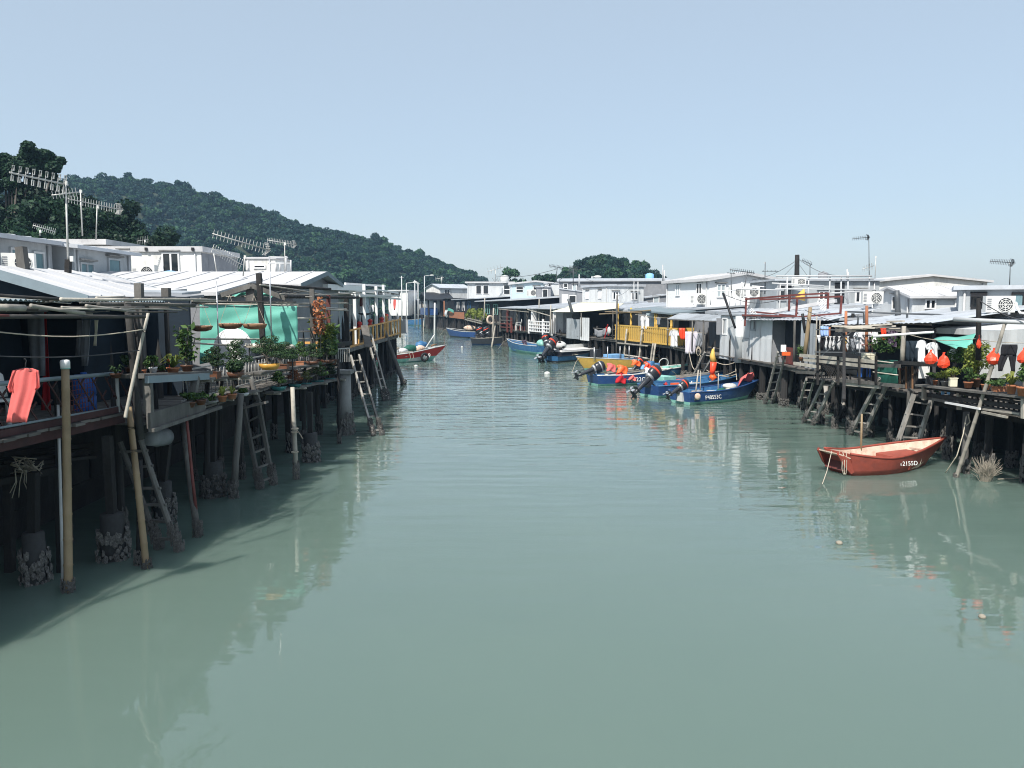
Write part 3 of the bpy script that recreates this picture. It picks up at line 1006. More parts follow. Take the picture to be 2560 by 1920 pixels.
def house(name, label, o, rz, w, d, z0, z1, roof='gable_f', rise=0.5, over=0.3, wall='white', roofm='roofw', wins=(), doors=(), th=0.10,
          base_stilts=True, fascia=None, panels=None, cat='house'):
    """front wall along local x at y=0, left side wall along local y at x=0.
    gable_f: gable faces the front; gable_s: gables face the sides; shed_f: roof falls to the front; flat"""
    t = thing(name, label, cat, (o[0], o[1], 0), rz)
    b = MB()
    if panels:
        # wall dressed in separate upright sheets
        b.bb(0.03, w - 0.03, 0.03, d, z0, z1 - 0.01)
        b.build('wall', MT['dgrey'], t)
        n = max(1, int(round(w / panels)))
        for i in range(n):
            q = MB()
            q.corr((i * w / n + 0.006, 0.0, z0), (w / n - 0.012, 0, 0), (0, 0, z1 - z0 - 0.02 + random.uniform(-0.03, 0)), 0.12, 0.010)
            q.build('wall_sheet', MT[wall], t)
        n = max(1, int(round(d / panels)))
        for i in range(n):
            q = MB()
            q.corr((0.0, d - i * d / n - 0.006, z0), (0, -d / n + 0.012, 0), (0, 0, z1 - z0 - 0.02), 0.12, 0.010)
            q.build('wall_sheet', MT[wall], t)
        for i in range(n):
            q = MB()
            q.corr((w, i * d / n + 0.006, z0), (0, d / n - 0.012, 0), (0, 0, z1 - z0 - 0.02), 0.12, 0.010)
            q.build('wall_sheet', MT[wall], t)
    else:
        if roof == 'gable_f':
            b.slab([(0, 0, z0), (w, 0, z0), (w, 0, z1), (w / 2, 0, z1 + rise), (0, 0, z1)], (0, d, 0))
        elif roof == 'gable_s':
            b.slab([(0, 0, z0), (0, 0, z1), (0, d / 2, z1 + rise), (0, d, z1), (0, d, z0)], (w, 0, 0))
        elif roof == 'shed_f':
            b.slab([(0, 0, z0), (0, 0, z1), (0, d, z1 + rise), (0, d, z0)], (w, 0, 0))
        elif roof == 'shed_r':
            b.slab([(0, 0, z0), (w, 0, z0), (w, 0, z1), (0, 0, z1 + rise)], (0, d, 0))
        else:
            b.bb(0, w, 0, d, z0, z1)
        b.build('wall', MT[wall], t)
    e, g = over, 0.004
    fm = MT[fascia] if fascia else MT[roofm]

    def sl(pts):
        q = MB()
        q.slab(pts, (0, 0, -th))
        return q
    Z = z1 + th + g
    if roof == 'gable_f':
        k = rise / (w / 2)
        r_ = sl([(-e, -e, Z - e * k), (w / 2, -e, Z + rise), (w / 2, d + e, Z + rise), (-e, d + e, Z - e * k)])
        ro = r_.build('roof', MT[roofm], t)
        sl([(w / 2, -e, Z + rise), (w + e, -e, Z - e * k), (w + e, d + e, Z - e * k), (w / 2, d + e, Z + rise)]).build('roof', MT[roofm], t)
        if fascia:
            q = MB()
            q.slab([(-e, -e - 0.02, Z - e * k - th - 0.03), (w / 2, -e - 0.02, Z + rise - th - 0.03), (w + e, -e - 0.02, Z - e * k - th - 0.03),
                    (w + e, -e - 0.02, Z - e * k + 0.01), (w / 2, -e - 0.02, Z + rise + 0.01), (-e, -e - 0.02, Z - e * k + 0.01)], (0, 0.017, 0))
            q.build('fascia', fm, ro)
    elif roof == 'gable_s':
        k = rise / (d / 2)
        ro = sl([(-e, -e, Z - e * k), (w + e, -e, Z - e * k), (w + e, d / 2, Z + rise), (-e, d / 2, Z + rise)]).build('roof', MT[roofm], t)
        sl([(-e, d / 2, Z + rise), (w + e, d / 2, Z + rise), (w + e, d + e, Z - e * k), (-e, d + e, Z - e * k)]).build('roof', MT[roofm], t)
        if fascia:
            for x in (w + e + 0.003, -e - 0.023):
                q = MB()
                q.slab([(x, -e, Z - e * k + 0.01), (x, d / 2, Z + rise + 0.01), (x, d + e, Z - e * k + 0.01),
                        (x, d + e, Z - e * k - th - 0.05), (x, d / 2, Z + rise - th - 0.05), (x, -e, Z - e * k - th - 0.05)], (0.02, 0, 0))
                q.build('fascia', fm, ro)
    elif roof == 'shed_f':
        k = rise / d
        sl([(-e, -e, Z - e * k), (w + e, -e, Z - e * k), (w + e, d + e, Z + rise + e * k), (-e, d + e, Z + rise + e * k)]).build('roof', MT[roofm], t)
    elif roof == 'shed_r':
        k = rise / w
        sl([(-e, -e, Z + rise + e * k), (w + e, -e, Z - e * k), (w + e, d + e, Z - e * k), (-e, d + e, Z + rise + e * k)]).build('roof', MT[roofm], t)
    else:
        sl([(-e, -e, Z), (w + e, -e, Z), (w + e, d + e, Z), (-e, d + e, Z)]).build('roof', MT[roofm], t)
    # raised seams of the roof sheets
    def seam(p, q):
        q_ = MB()
        q_.bar(p, q, 0.05, 0.05)
        q_.build('roof_seam', MT[roofm], t)
    e0 = e - 0.02
    if roof in ('gable_f', 'shed_r', 'gable_s', 'shed_f'):
        if roof == 'gable_f':
            k = rise / (w / 2)
            for y in np.arange(-e0 + .5, d + e0, 0.95):
                seam((-e0, y, Z - e * k), (w / 2, y, Z + rise))
                seam((w / 2, y, Z + rise), (w + e0, y, Z - e * k))
        elif roof == 'gable_s':
            k = rise / (d / 2)
            for x in np.arange(-e0 + .5, w + e0, 0.95):
                seam((x, -e0, Z - e * k), (x, d / 2, Z + rise))
        elif roof == 'shed_f':
            k = rise / d
            for x in np.arange(-e0 + .4, w + e0, 0.85):
                seam((x, -e0, Z - e * k), (x, d + e0, Z + rise + e * k))
        else:
            k = rise / w
            for y in np.arange(-e0 + .5, d + e0, 0.95):
                seam((-e0, y, Z + rise + e * k), (w + e0, y, Z - e * k))
    if z1 > 4.4 and wall in ('white', 'lgrey', 'grey', 'pure', 'blue'):
        for x in (0.16, w - 0.3):
            q = MB()
            q.tube((x, -0.05, z0), (x, -0.05, z1 - 0.05), 0.035, None, 7)
            q.build('downpipe', MT['pipe'], t, True)
    for x in wins:
        window(t, x[0], w, d, *x[1:5], **(x[5] if len(x) > 5 else {}))
    for x in doors:
        door(t, x[0], w, d, *x[1:])
    if base_stilts:
        sp = [(x, y) for x in np.arange(0.4, w, 1.8) for y in (0.4, d - 0.4)]
        stilts(t, sp, z0 + 0.02, 0.09, 0)
    return t

def roof_sheets(t, o, xv, yv, n, mat, pitch=0.11, amp=0.014):
    """a roof or wall of n separate corrugated sheets side by side, slightly uneven"""
    o, xv, yv = Vector(o), Vector(xv), Vector(yv)
    nrm = xv.cross(yv).normalized()
    for i in range(n):
        b = MB()
        b.corr(o + xv * (i / n) + nrm * (0.012 * (i % 2)) - yv * random.uniform(0, 0.03), xv / n * 1.02, yv * random.uniform(1.0, 1.03), pitch, amp)
        b.build('roof_sheet', mat, t, world=True)

def ac_unit(label, u, v, Y, face=0.0, s_=1.0, stand=True):
    """outdoor air-conditioner box: grille ring, fan, side louvres, feet; (u,v) is the bottom centre"""
    p = at(u, v, Y)
    t = thing('air_conditioner', label, 'air conditioner', p, face, 'air conditioner boxes')
    w, d, h = 0.86 * s_, 0.32 * s_, 0.60 * s_
    b = MB()
    b.bb(-w / 2, w / 2, 0, d, 0.06, h)
    b.build('casing', MT['acw'], t)
    f = MB()
    f.lathe([(0.22 * s_, 0), (0.22 * s_, 0.012), (0.02, 0.014)], 20)
    f.v = [(x + 0.14 * s_, -0.003 - z, y + h * 0.53) for x, y, z in f.v]
    fan = f.build('fan_grille', MT['engine'], t)
    g = MB()
    for r_ in (0.225, 0.165, 0.105):
        g.ring((0.14 * s_, -0.02, h * 0.53), r_ * s_, 0.008, 18, 4, (0, 1, 0))
    for k in range(4):
        a = k * math.pi / 4
        c = Vector((0.14 * s_, -0.022, h * 0.53))
        e = Vector((math.cos(a), 0, math.sin(a))) * 0.22 * s_
        g.bar(c - e, c + e, 0.01)
    g.build('guard', MT['acw'], fan)
    for k in range(6):
        l_ = MB()
        z = 0.14 + k * 0.065 * s_
        l_.bb(-w / 2 + 0.03, -w / 2 + 0.16 * s_, -0.012, 0, z, z + 0.03)
        l_.build('louvre', MT['dgrey'], t)
    for x in (-w * 0.3, w * 0.3):
        q = MB()
        q.bb(x - 0.03, x + 0.03, -0.03, d + 0.03, 0, 0.058)
        q.build('foot', MT['alu'], t)
    return t

def antenna(label, foot, top, a, b_, n, el, ax=(0, 0, 1), mat='ant', refl=True, loop=False, mr=0.02, folded=0.0):
    """television aerial: mast, boom, separate elements, reflector at boom end b_"""
    foot, top, a, b_ = Vector(foot), Vector(top), Vector(a), Vector(b_)
    t = thing('tv_antenna', label, 'antenna', foot, 0, 'rooftop antennas')
    m = MB()
    m.tube(foot, top, mr, mr * 0.8, 6)
    m.build('mast', MT[mat], t, True, world=True)
    m = MB()
    m.tube(a, b_, mr * 0.7, None, 6)
    m.build('boom', MT[mat], t, True, world=True)
    ax = Vector(ax).normalized()
    d = (b_ - a).normalized()
    ax = (ax - d * ax.dot(d)).normalized()
    side = d.cross(ax)
    e = MB()
    if loop:
        e.path([-ax * el * .4, ax * el * .4], mr * .3, 5)
        for sg in (1, -1):
            e.path([ax * sg * 0.35 * el, ax * sg * el + side * 0.0, ax * sg * el + d * 0.05, ax * sg * 0.35 * el + d * 0.05, ax * sg * 0.35 * el], mr * 0.42, 5)
    else:
        e.tube(-ax * el, ax * el, mr * 0.38, None, 5)
    em = e.mesh('element', MT[mat])
    for i in range(n):
        q = a.lerp(b_, (i + 0.3) / n)
        s_ = 1 + 0.25 * (i / n)
        link('element', em, t, q - foot, None, (s_, s_, s_))
    if refl:
        r_ = MB()
        for k in range(-4, 5):
            o = b_ + ax * (k * el * 0.36) + d * abs(k) * -0.03
            r_.tube(o - side * el * 0.9, o + side * el * 0.9, mr * 0.5, None, 5)
        r_.bar(b_ - ax * el * 1.5 - d * 0.1, b_, mr)
        r_.bar(b_, b_ + ax * el * 1.5 - d * 0.1, mr)
        r_.build('reflector', MT[mat], t, world=True)
    q = MB()
    q.box(top + Vector((0, 0.02, -0.05)), (0.06, 0.05, 0.09))
    q.build('amplifier_box', MT['acw'], t, world=True)
    return t

def ladder(label, bl, tl, br, tr_, n=6, r=0.045, barn=True, mat='woodl', flat=False):
    """two rails from water to deck and separate rungs"""
    bl, tl, br, tr_ = map(Vector, (bl, tl, br, tr_))
    t = thing('ladder', label, 'ladder', bl, 0, 'wooden ladders down to the water')
    for p, q in ((bl, tl), (br, tr_)):
        b = MB()
        if flat:
            b.bar(p, q, r * 1.3, r * 2.2)
        else:
            b.path([p, p.lerp(q, 0.5) + Vector((random.uniform(-0.02, 0.02), 0, 0)), q], [r * 1.1, r, r * 0.9], 7)
        b.build('rail', MT[mat], t, world=True)
    for i in range(n):
        k = (i + 0.5) / n + random.uniform(-0.02, 0.02)
        b = MB()
        p, q = bl.lerp(tl, k), br.lerp(tr_, k + random.uniform(-0.01, 0.01))
        o = (q - p).normalized() * 0.06
        b.bar(p - o, q + o, 0.05, 0.04)
        b.build('rung', MT[mat], t, world=True)
    if barn:
        for p, q in ((bl, tl), (br, tr_)):
            d = (q - p)
            d /= d.z
            for k in range(3):
                c = p + d * (0.16 * k) - bl
                link('barnacles', BARN[k % 4], t, (c.x, c.y, c.z - 0.06), (0, 0, k), (r * 1.5, r * 1.5, 0.24), kind='stuff')
    return t

def pole(name, label, p, q, r, mat='bamboo', barn=0.0, bam=True, cat='pole', n=10):
    p, q = Vector(p), Vector(q)
    t = thing(name, label, cat, p)
    b = MB()
    if bam:
        b.bamboo(p, q, r, n=n)
    else:
        b.path([p, p.lerp(q, 0.35) + Vector((random.uniform(-.015, .015), 0, 0)), p.lerp(q, 0.7), q], [r * 1.1, r, r * 0.97, r * 0.9], n)
    b.build('shaft', MT[mat], t, True, world=True)
    if barn:
        barnacles(t, 0, 0, -0.05, barn, r * 1.25)
    return t

def rope(parent, pts, r=0.012, mat='rope', name='rope', world=True):
    pts = [Vector(p) for p in pts]
    out = []
    for i in range(len(pts) - 1):
        for k in range(6):
            out.append(pts[i].lerp(pts[i + 1], k / 6))
    out.append(pts[-1])
    b = MB()
    b.path(out, r, 5)
    return b.build(name, MT[mat], parent, True, world=world)

def sag(p, q, s_=0.15, n=8):
    p, q = Vector(p), Vector(q)
    return [p.lerp(q, i / n) - Vector((0, 0, s_ * math.sin(math.pi * i / n))) for i in range(n + 1)]

def clothesline(label, p, q, s_=0.1, r=0.008, mat='wire'):
    b = MB()
    b.path(sag(p, q, s_), r, 5)
    return single(b, 'clothes_line', MT[mat], label, 'clothes line', tuple(p))

def cloth(name, label, cat, mat, rows, Y, wave=0.03, freq=3.0, nu=10, group='laundry hung out to dry', extra=(), slant=0.0, th=0.012, ph=None):
    """hanging cloth: rows of (v, u_left, u_right) down the garment; folds deepen downward"""
    b = MB()
    ph = random.uniform(0, 6) if ph is None else ph

    def sheet(rows_):
        vs0, vs1 = rows_[0][0], rows_[-1][0]
        m = len(rows_)

        def fn(a, c):
            k = c * (m - 1)
            i = min(int(k), m - 2)
            f = k - i
            v = rows_[i][0] + (rows_[i + 1][0] - rows_[i][0]) * f
            l_ = rows_[i][1] + (rows_[i + 1][1] - rows_[i][1]) * f
            r_ = rows_[i][2] + (rows_[i + 1][2] - rows_[i][2]) * f
            dy = wave * math.sin(a * freq * 6.28 + ph + c * 1.3) * (0.35 + 0.65 * c) + 0.4 * wave * math.sin(a * freq * 15 + c * 4)
            p = at(l_ + (r_ - l_) * a, v, Y + slant * a)
            return p + Vector((0, dy, 0))
        b.grid(fn, nu, (m - 1) * 3, (0, th, 0))
    sheet(rows)
    for e in extra:
        sheet(e)
    return single(b, name, MT[mat], label, cat, None, group, True)

def shirt_rows(u0, u1, v0, v1):
    """body rows and two sleeves for a shirt hung by the shoulders inside a box of sight lines"""
    w, h = u1 - u0, v1 - v0
    c0, c1 = u0 + w * 0.17, u1 - w * 0.17
    body = [(v0 + h * 0.0, u0 + w * 0.36, u1 - w * 0.36), (v0 + h * 0.05, c0 + w * 0.04, c1 - w * 0.04), (v0 + h * 0.35, c0 + w * 0.02, c1 - w * 0.02), (v0 + h * 0.7, c0, c1), (v1, c0 - w * 0.01, c1 + w * 0.01)]
    sl = [(v0 + h * 0.05, c0 - w * 0.0, c0 + w * 0.10), (v0 + h * 0.2, u0 + w * 0.06, c0 + w * 0.06), (v0 + h * 0.36, u0, c0 + w * 0.03)]
    sr = [(v0 + h * 0.05, c1 - w * 0.10, c1), (v0 + h * 0.2, c1 - w * 0.06, u1 - w * 0.06), (v0 + h * 0.36, c1 - w * 0.03, u1)]
    return body, (sl, sr)

# ------------------------------------------------------------------ potted plants
def pot_part(t, r, h, mat, style='round', sx=1.0):
    b = MB()
    if style == 'oval':
        b.lathe([(r * 0.7, 0), (r * 0.95, h * 0.5), (r * 1.05, h), (r * 0.92, h), (r * 0.9, h * 0.8)], 16, (0, 0, 0), 1.0, 0.62)
    elif style == 'box':
        b.slab([(-r * 0.85, -r * 0.5, 0), (r * 0.85, -r * 0.5, 0), (r * 0.85, r * 0.5, 0), (-r * 0.85, r * 0.5, 0)], (0, 0, h * 0.9))
        b.bb(-r, r, -r * 0.62, r * 0.62, h * 0.9, h)
    else:
        b.lathe([(r * 0.68, 0), (r * 0.92, h * 0.78), (r * 1.06, h * 0.8), (r * 1.06, h), (r * 0.9, h), (r * 0.88, h * 0.85)], 14)
    o = b.build('pot', MT[mat], t, style != 'box')
    s_ = MB()
    s_.lathe([(r * 0.86, h * 0.82), (r * 0.5, h * 0.93)], 12, (0, 0, 0), 1.0, 0.6 if style in ('oval', 'box') else 1.0)
    s_.build('soil', MT['soil'], t)

PG = 'potted plants'
def potted(label, u, v, Y, pw, ph, kind, cw, ch, potm='terra', style='round', leaf='leaf', n=220, off=0.0, name='potted_plant', z=None):
    """(u,v) is the foot of the pot on its sight line at depth Y; pot and plant sizes given as they appear, in photo pixels"""
    k = Y / FPX
    p = at(u, v, Y)
    t = thing(name, label, 'plant', p, random.uniform(-0.3, 0.3), PG)
    r, h = pw * k / 2, ph * k
    W, Hh = cw * k, ch * k
    pot_part(t, r, h, potm, style)
    ls = max(0.035, 2.6 * k * (W / 0.5) ** 0.25)
    if kind == 'bush':
        bl = [(off * k + RNG.uniform(-.3, .3) * W, RNG.uniform(-.3, .3) * W, h + Hh * RNG.uniform(0.3, 0.85), W * .27, W * .27, Hh * .22) for _ in range(6)]
        link('foliage', crown_mesh('foliage', bl, n, ls * 1.25, MT[leaf], 0.3), t)
        b = MB()
        for q in range(4):
            b.path([(0, 0, h * 0.8), (bl[q][0] * 0.5, bl[q][1] * 0.5, h + Hh * 0.3), bl[q][:3]], [0.012, 0.01, 0.005], 5)
        b.build('stem', MT['trunk'], t)
    elif kind == 'spike':
        b = MB()
        m = max(10, n // 12)
        for q in range(m):
            a = 2 * math.pi * q / m + random.uniform(-.2, .2)
            l_ = W * 0.55 * random.uniform(0.7, 1.1)
            hh = Hh * random.uniform(0.4, 1.0)
            d = Vector((math.cos(a), math.sin(a), 0))
            s_ = Vector((-d.y, d.x, 0)) * W * 0.05
            p0, p1, p2 = Vector((0, 0, h * 0.8)), d * l_ * 0.5 + Vector((0, 0, h + hh)), d * l_ + Vector((0, 0, h + hh * 0.55))
            b.add([p0 - s_ * .6, p0 + s_ * .6, p1 + s_, p1 - s_, p2], [(0, 1, 2, 3), (3, 2, 4)])
        b.build('leaves', MT[leaf], t)
    elif kind == 'bonsai':
        b = MB()
        z1_ = h + Hh
        pads = []
        pts = [Vector((0, 0, h * 0.8))]
        for q in range(1, 5):
            pts.append(Vector((math.sin(q * 2.1 + u) * W * 0.12 + off * k * q / 4, random.uniform(-.03, .03), h + Hh * 0.8 * q / 4)))
        b.path(pts, [W * .07, W * .06, W * .05, W * .035, W * .02], 6)
        npad = 5
        for q in range(npad):
            f = q / (npad - 1)
            sd_ = (-1) ** q
            c = Vector((off * k * f + sd_ * W * 0.28 * (1 - f * 0.75), random.uniform(-.2, .2) * W * .6, h + Hh * (0.38 + 0.56 * f)))
            b.path([pts[min(4, 1 + q * 3 // 4)], c - Vector((0, 0, Hh * .04))], [W * .03, W * .012], 5)
            pads.append((c.x, c.y, c.z, W * (.36 - .1 * f), W * (.33 - .1 * f), Hh * .15))
        b.build('stem', MT['trunk'], t)
        link('foliage', crown_mesh('foliage', pads, n * 5, ls * 0.58, MT[leaf], 0.55, 0.7, 0.5), t)
    elif kind == 'cane':
        b = MB()
        vs = []
        for q in range(5):
            x, y = random.uniform(-.15, .15) * W, random.uniform(-.15, .15) * W
            hh = Hh * random.uniform(0.55, 0.95)
            b.path([(x * .3, y * .3, h * .8), (x, y, h + hh * .5), (x * 1.8, y * 1.8, h + hh)], [0.016, 0.013, 0.008], 5)
            for z_ in np.linspace(0.25, 1, 9):
                c = np.array([[x * (0.3 + 1.5 * z_), y * (0.3 + 1.5 * z_), h + hh * z_]] * 4)
                a = RNG.uniform(0, 6.28, 4)
                off_ = np.stack([np.cos(a), np.sin(a), RNG.uniform(-.3, .3, 4)], 1) * W * .2
                vs.append(leaf_arrays(c + off_, np.array([[0, -0.3, 0.8]] * 4), W * .14, 0.5, 2.6))
        b.build('stem', MT['trunk'], t)
        link('foliage', leaf_mesh('foliage', np.concatenate(vs), MT[leaf]), t)
    elif kind == 'flower':
        link('foliage', crown_mesh('foliage', [(0, 0, h + Hh * .4, W * .45, W * .45, Hh * .4)], n, ls * 1.2, MT[leaf], 0.3), t)
    return t
# ================================================================== LEFT BANK
HP = math.pi / 2
deck('stilt_deck', 'nearest timber deck on stilts, with the lattice railing and the coral shirt', (-7.25, 7.2), (-6.48, 13.4), 7.5, 2.42, 1.5, 0.24, 40, 'maroon', 0.07, (0.9, 2.2), 0)
deck('stilt_deck', 'weathered plank deck on stilts holding the bonsai shelves', (-6.25, 13.5), (-5.65, 26.2), 6.5, 2.2, 1.7, 0.26, 60, 'woodd', 0.08, (0.6, 1.7), 0.6)
deck('stilt_deck', 'timber deck on stilts under the orange picket fence', (-7.0, 33.2), (-7.1, 50.4), 5.5, 2.38, 0.95, 0.3, 60, 'wood', 0.09, (0.25, 1.0, 2.2), 0.4)

# ---- houses
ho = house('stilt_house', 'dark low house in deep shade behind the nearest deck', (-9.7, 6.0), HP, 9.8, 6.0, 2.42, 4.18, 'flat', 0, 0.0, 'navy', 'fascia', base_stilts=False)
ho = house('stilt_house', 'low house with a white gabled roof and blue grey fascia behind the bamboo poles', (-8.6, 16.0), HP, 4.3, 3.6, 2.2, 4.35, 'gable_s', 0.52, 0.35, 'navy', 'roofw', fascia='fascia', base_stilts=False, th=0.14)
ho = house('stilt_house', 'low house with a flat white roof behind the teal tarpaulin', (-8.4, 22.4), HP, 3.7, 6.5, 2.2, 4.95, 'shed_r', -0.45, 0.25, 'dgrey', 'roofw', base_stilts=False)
ho = house('stilt_house', 'house with a broad white roof whose grey gable faces the canal', (-7.3, 26.8), HP, 7.0, 8.0, 2.4, 4.85, 'gable_f', 0.50, 0.35, 'dgrey', 'roofw', fascia='fascia', th=0.12)
ho = house('upper_house', 'blue grey plastered house with a casement window at the far left', (-15.9, 21.0), HP, 6.9, 5, 2.4, 6.28, 'shed_f', 0.35, 0.4, 'grey', 'roofm', [('F', 5.0, 5.24, 0.95, 0.8, dict(frame='lgrey', glass='tealc', hood=False)), ('F', 6.05, 5.0, 0.6, 1.0, dict(style='one', frame='lgrey', glass='tealc', hood=False))], base_stilts=False, th=0.14)
ho = house('upper_house', 'blue grey plastered house with two curtained windows beside the tall antenna mast', (-15.3, 28.2), HP, 4.2, 5, 2.4, 6.2, 'shed_f', 0.42, 0.3, 'grey', 'roofm',
           [('F', 0.75, 5.12, 0.95, 0.62, dict(frame='grey', glass='tealc')), ('F', 2.75, 5.05, 0.95, 0.95, dict(style='one', frame='grey', glass='tealc'))], base_stilts=False, th=0.12)
ho = house('upper_house', 'white plastered house with twin dark casements on the left bank', (-21.4, 40), 0, 6.0, 5.2, 2.4, 6.85, 'flat', 0, 0.12, 'white', 'roofw',
           [('F', 4.49, 5.82, 0.86, 1.0, {}), ('F', 2.18, 5.9, 0.5, 1.0, dict(style='one'))], th=0.26)
for i in range(6):
    b = MB(); b.corr((6.02, i * .87, 2.4), (0, .85, 0), (0, 0, 4.4), .15, .015); b.build('side_sheet', MT['dgrey'], ho)
for a in (3.35, 5.65):
    b = MB()
    b.bb(a - 0.06, a + 0.06, -0.2, -0.125, 6.9, 7.05)
    b.build('drain_spout', MT['black'], ho)
ho = house('upper_house', 'distant house under a long flat white roof on the left bank', (-36, 45), 0, 13.2, 6, 2.4, 7.55, 'flat', 0, 0.4, 'lgrey', 'roofw',
           [('F', 9.3, 7.0, 0.8, 0.45, dict(style='two', frame='dgrey', hood=False)), ('F', 10.5, 7.0, 0.8, 0.45, dict(style='two', frame='dgrey', hood=False)), ('F', 11.7, 7.0, 0.8, 0.45, dict(style='two', frame='dgrey', hood=False))], th=0.3, base_stilts=False)
ho = house('upper_house', 'small white rooftop room behind the big reflector antenna', (-15.2, 46), 0, 1.7, 3, 2.4, 6.85, 'flat', 0, 0.08, 'white', 'roofw', [('F', 0.8, 6.3, 0.7, 0.22, dict(style='one', hood=False))], base_stilts=False)
ho = house('stilt_house', 'pale blue fronted house behind the orange picket fence', (-9.2, 34.4), HP, 17.5, 5, 2.4, 4.75, 'flat', 0, 0.3, 'blue', 'roofw',
           [('F', 11.0, 3.2, 1.1, 1.1, dict(glass='curt', hood=False)), ('F', 7.6, 3.1, 0.9, 1.2, dict(glass='glass', hood=False))], [('F', 3.2, 2.4, 0.9, 1.95, 'lgrey'), ('F', 14.2, 2.4, 0.9, 1.95, 'lgrey')], base_stilts=False)
ho = house('upper_house', 'low distant white house just beyond the last white post', (-27.2, 178), R(-8), 4.2, 8, 2, 7.4, 'flat', 0, 0.3, 'white', 'roofw', th=0.25)

# ---- porch roof and bamboo work of the nearest house
t = thing('bamboo_pergola', 'loose pergola of bamboo poles lashed over the nearest deck', 'pergola', (-7, 12, 2.42))
for (u0, v0, y0, u1, v1, y1, r, m) in [
        (150, 748, 11.6, 330, 749, 12.6, .042, 'bambg'), (310, 750, 12.5, 540, 750, 15.2, .036, 'bambg'), (-40, 792, 10.4, 362, 792, 12.9, .05, 'bambd'),
        (75, 764, 10.6, 212, 783, 11.2, .045, 'bambg'), (153, 768, 11.5, 235, 774, 11.9, .03, 'bambg'), (214, 764, 11.2, 338, 779, 11.9, .036, 'bambg'),
        (-40, 767, 9.6, 63, 770, 10.0, .075, 'bambg'), (-40, 735, 11.0, 150, 748, 11.9, .04, 'bambd'), (-40, 744, 11.5, 180, 752, 12.0, .03, 'bambg'),
        (245, 760, 12.6, 487, 763, 14.6, .055, 'wood'), (250, 770, 12.2, 360, 769, 13.2, .05, 'wood'), (340, 758, 13.5, 520, 768, 15.5, .03, 'bambg'),
        (-40, 778, 10.9, 120, 776, 11.5, .04, 'bambd'), (420, 757, 14.2, 470, 776, 14.4, .03, 'bambg'), (300, 772, 12.0, 455, 775, 14.0, .022, 'bambg'), (240, 745, 13.0, 312, 742, 13.6, .035, 'bambg'), (-40, 788, 10.0, 22, 789, 10.3, .03, 'rust')]:
    b = MB()
    b.bamboo(at(u0, v0, y0), at(u1, v1, y1), r * .62)
    b.build('pole', MT[m], t, True, world=True)
for i in range(16):
    u0 = random.uniform(-40, 330)
    v0, y0 = random.uniform(738, 790), random.uniform(10.8, 13.5)
    b = MB()
    b.bamboo(at(u0, v0, y0), at(u0 + random.uniform(60, 170), v0 + random.uniform(-10, 9), y0 + random.uniform(0, 1.2)), random.uniform(.009, .018), n=6)
    b.build('pole', MT[random.choice(('bambg', 'bambd', 'bambg', 'wood'))], t, True, world=True)
for i, y in enumerate((9.4, 10.8, 12.2, 13.6, 15.0)):
    b = MB()
    b.bamboo((-10.5, y, 4.2), (-6.5, y + 0.2, 4.16), 0.035)
    b.build('pole', MT['bambd'], t, True, world=True)
t = thing('porch_roof', 'sheet metal porch roof over the nearest deck, seen edge on', 'roof', (-9, 12, 2.42))
for i in range(6):
    b = MB()
    b.corr((-6.9, 9.2 + i * 1.12, 4.27 + 0.01 * (i % 2)), (0, 1.16, 0), (-6, 0, 0.12), 0.11, 0.016)
    b.build('roof_sheet', MT['fascia'], t, world=True)
for (x, y) in ((-6.9, 9.0), (-6.9, 16.0), (-9.0, 9.0)):
    b = MB()
    b.tube((x, y, 2.42), (x, y, 4.27), 0.05)
    b.build('post', MT['woodd'], t, True, world=True)
t = thing('lean_to_roof', 'stacked grey sheets of a lean-to roof below the white gabled roof', 'roof', at(300, 745, 17.5))
for (u0, u1, v, Y, m) in ((256, 455, 728, 18.2, 'zinc'), (262, 462, 738, 17.6, 'dgrey'), (246, 420, 722, 18.8, 'roofw')):
    b = MB()
    p, q = at(u0, v, Y), at(u1, v + 4, Y + 0.8)
    b.slab([p, q, q + Vector((0.1, 0.9, 0.06)), p + Vector((-0.2, 0.9, 0.06))], (0, 0, -0.06))
    b.build('roof_sheet', MT[m], t, world=True)
b = MB()
p = at(256, 742, 17.7)
b.bb(p.x, p.x + 1.9, p.y, p.y + 0.08, 2.2, p.z)
b.build('wall', MT['navy'], t, world=True)  # dark sheet painted where there is only the unlit interior

# ---- posts standing through the roofs
for (lab, u0, v0, u1, v1, Y, r, zb) in [
        ('square grey post rising by the air conditioner at the far left', 52, 617, 64, 705, 17.0, .085, 4.6),
        ('weathered square post between two white roofs', 347, 708, 347, 748, 17.4, .075, 2.2),
        ('shorter weathered square post beside the white roof edge', 415, 720, 416, 752, 18.2, .08, 2.2)]:
    p, q = at(u1, v1, Y), at(u0, v0, Y)
    b = MB()
    p2 = Vector((p.x, p.y, zb))
    b.bar(p2, q, r * 2)
    single(b, 'timber_post', MT['wood'], lab, 'post', tuple(p2))

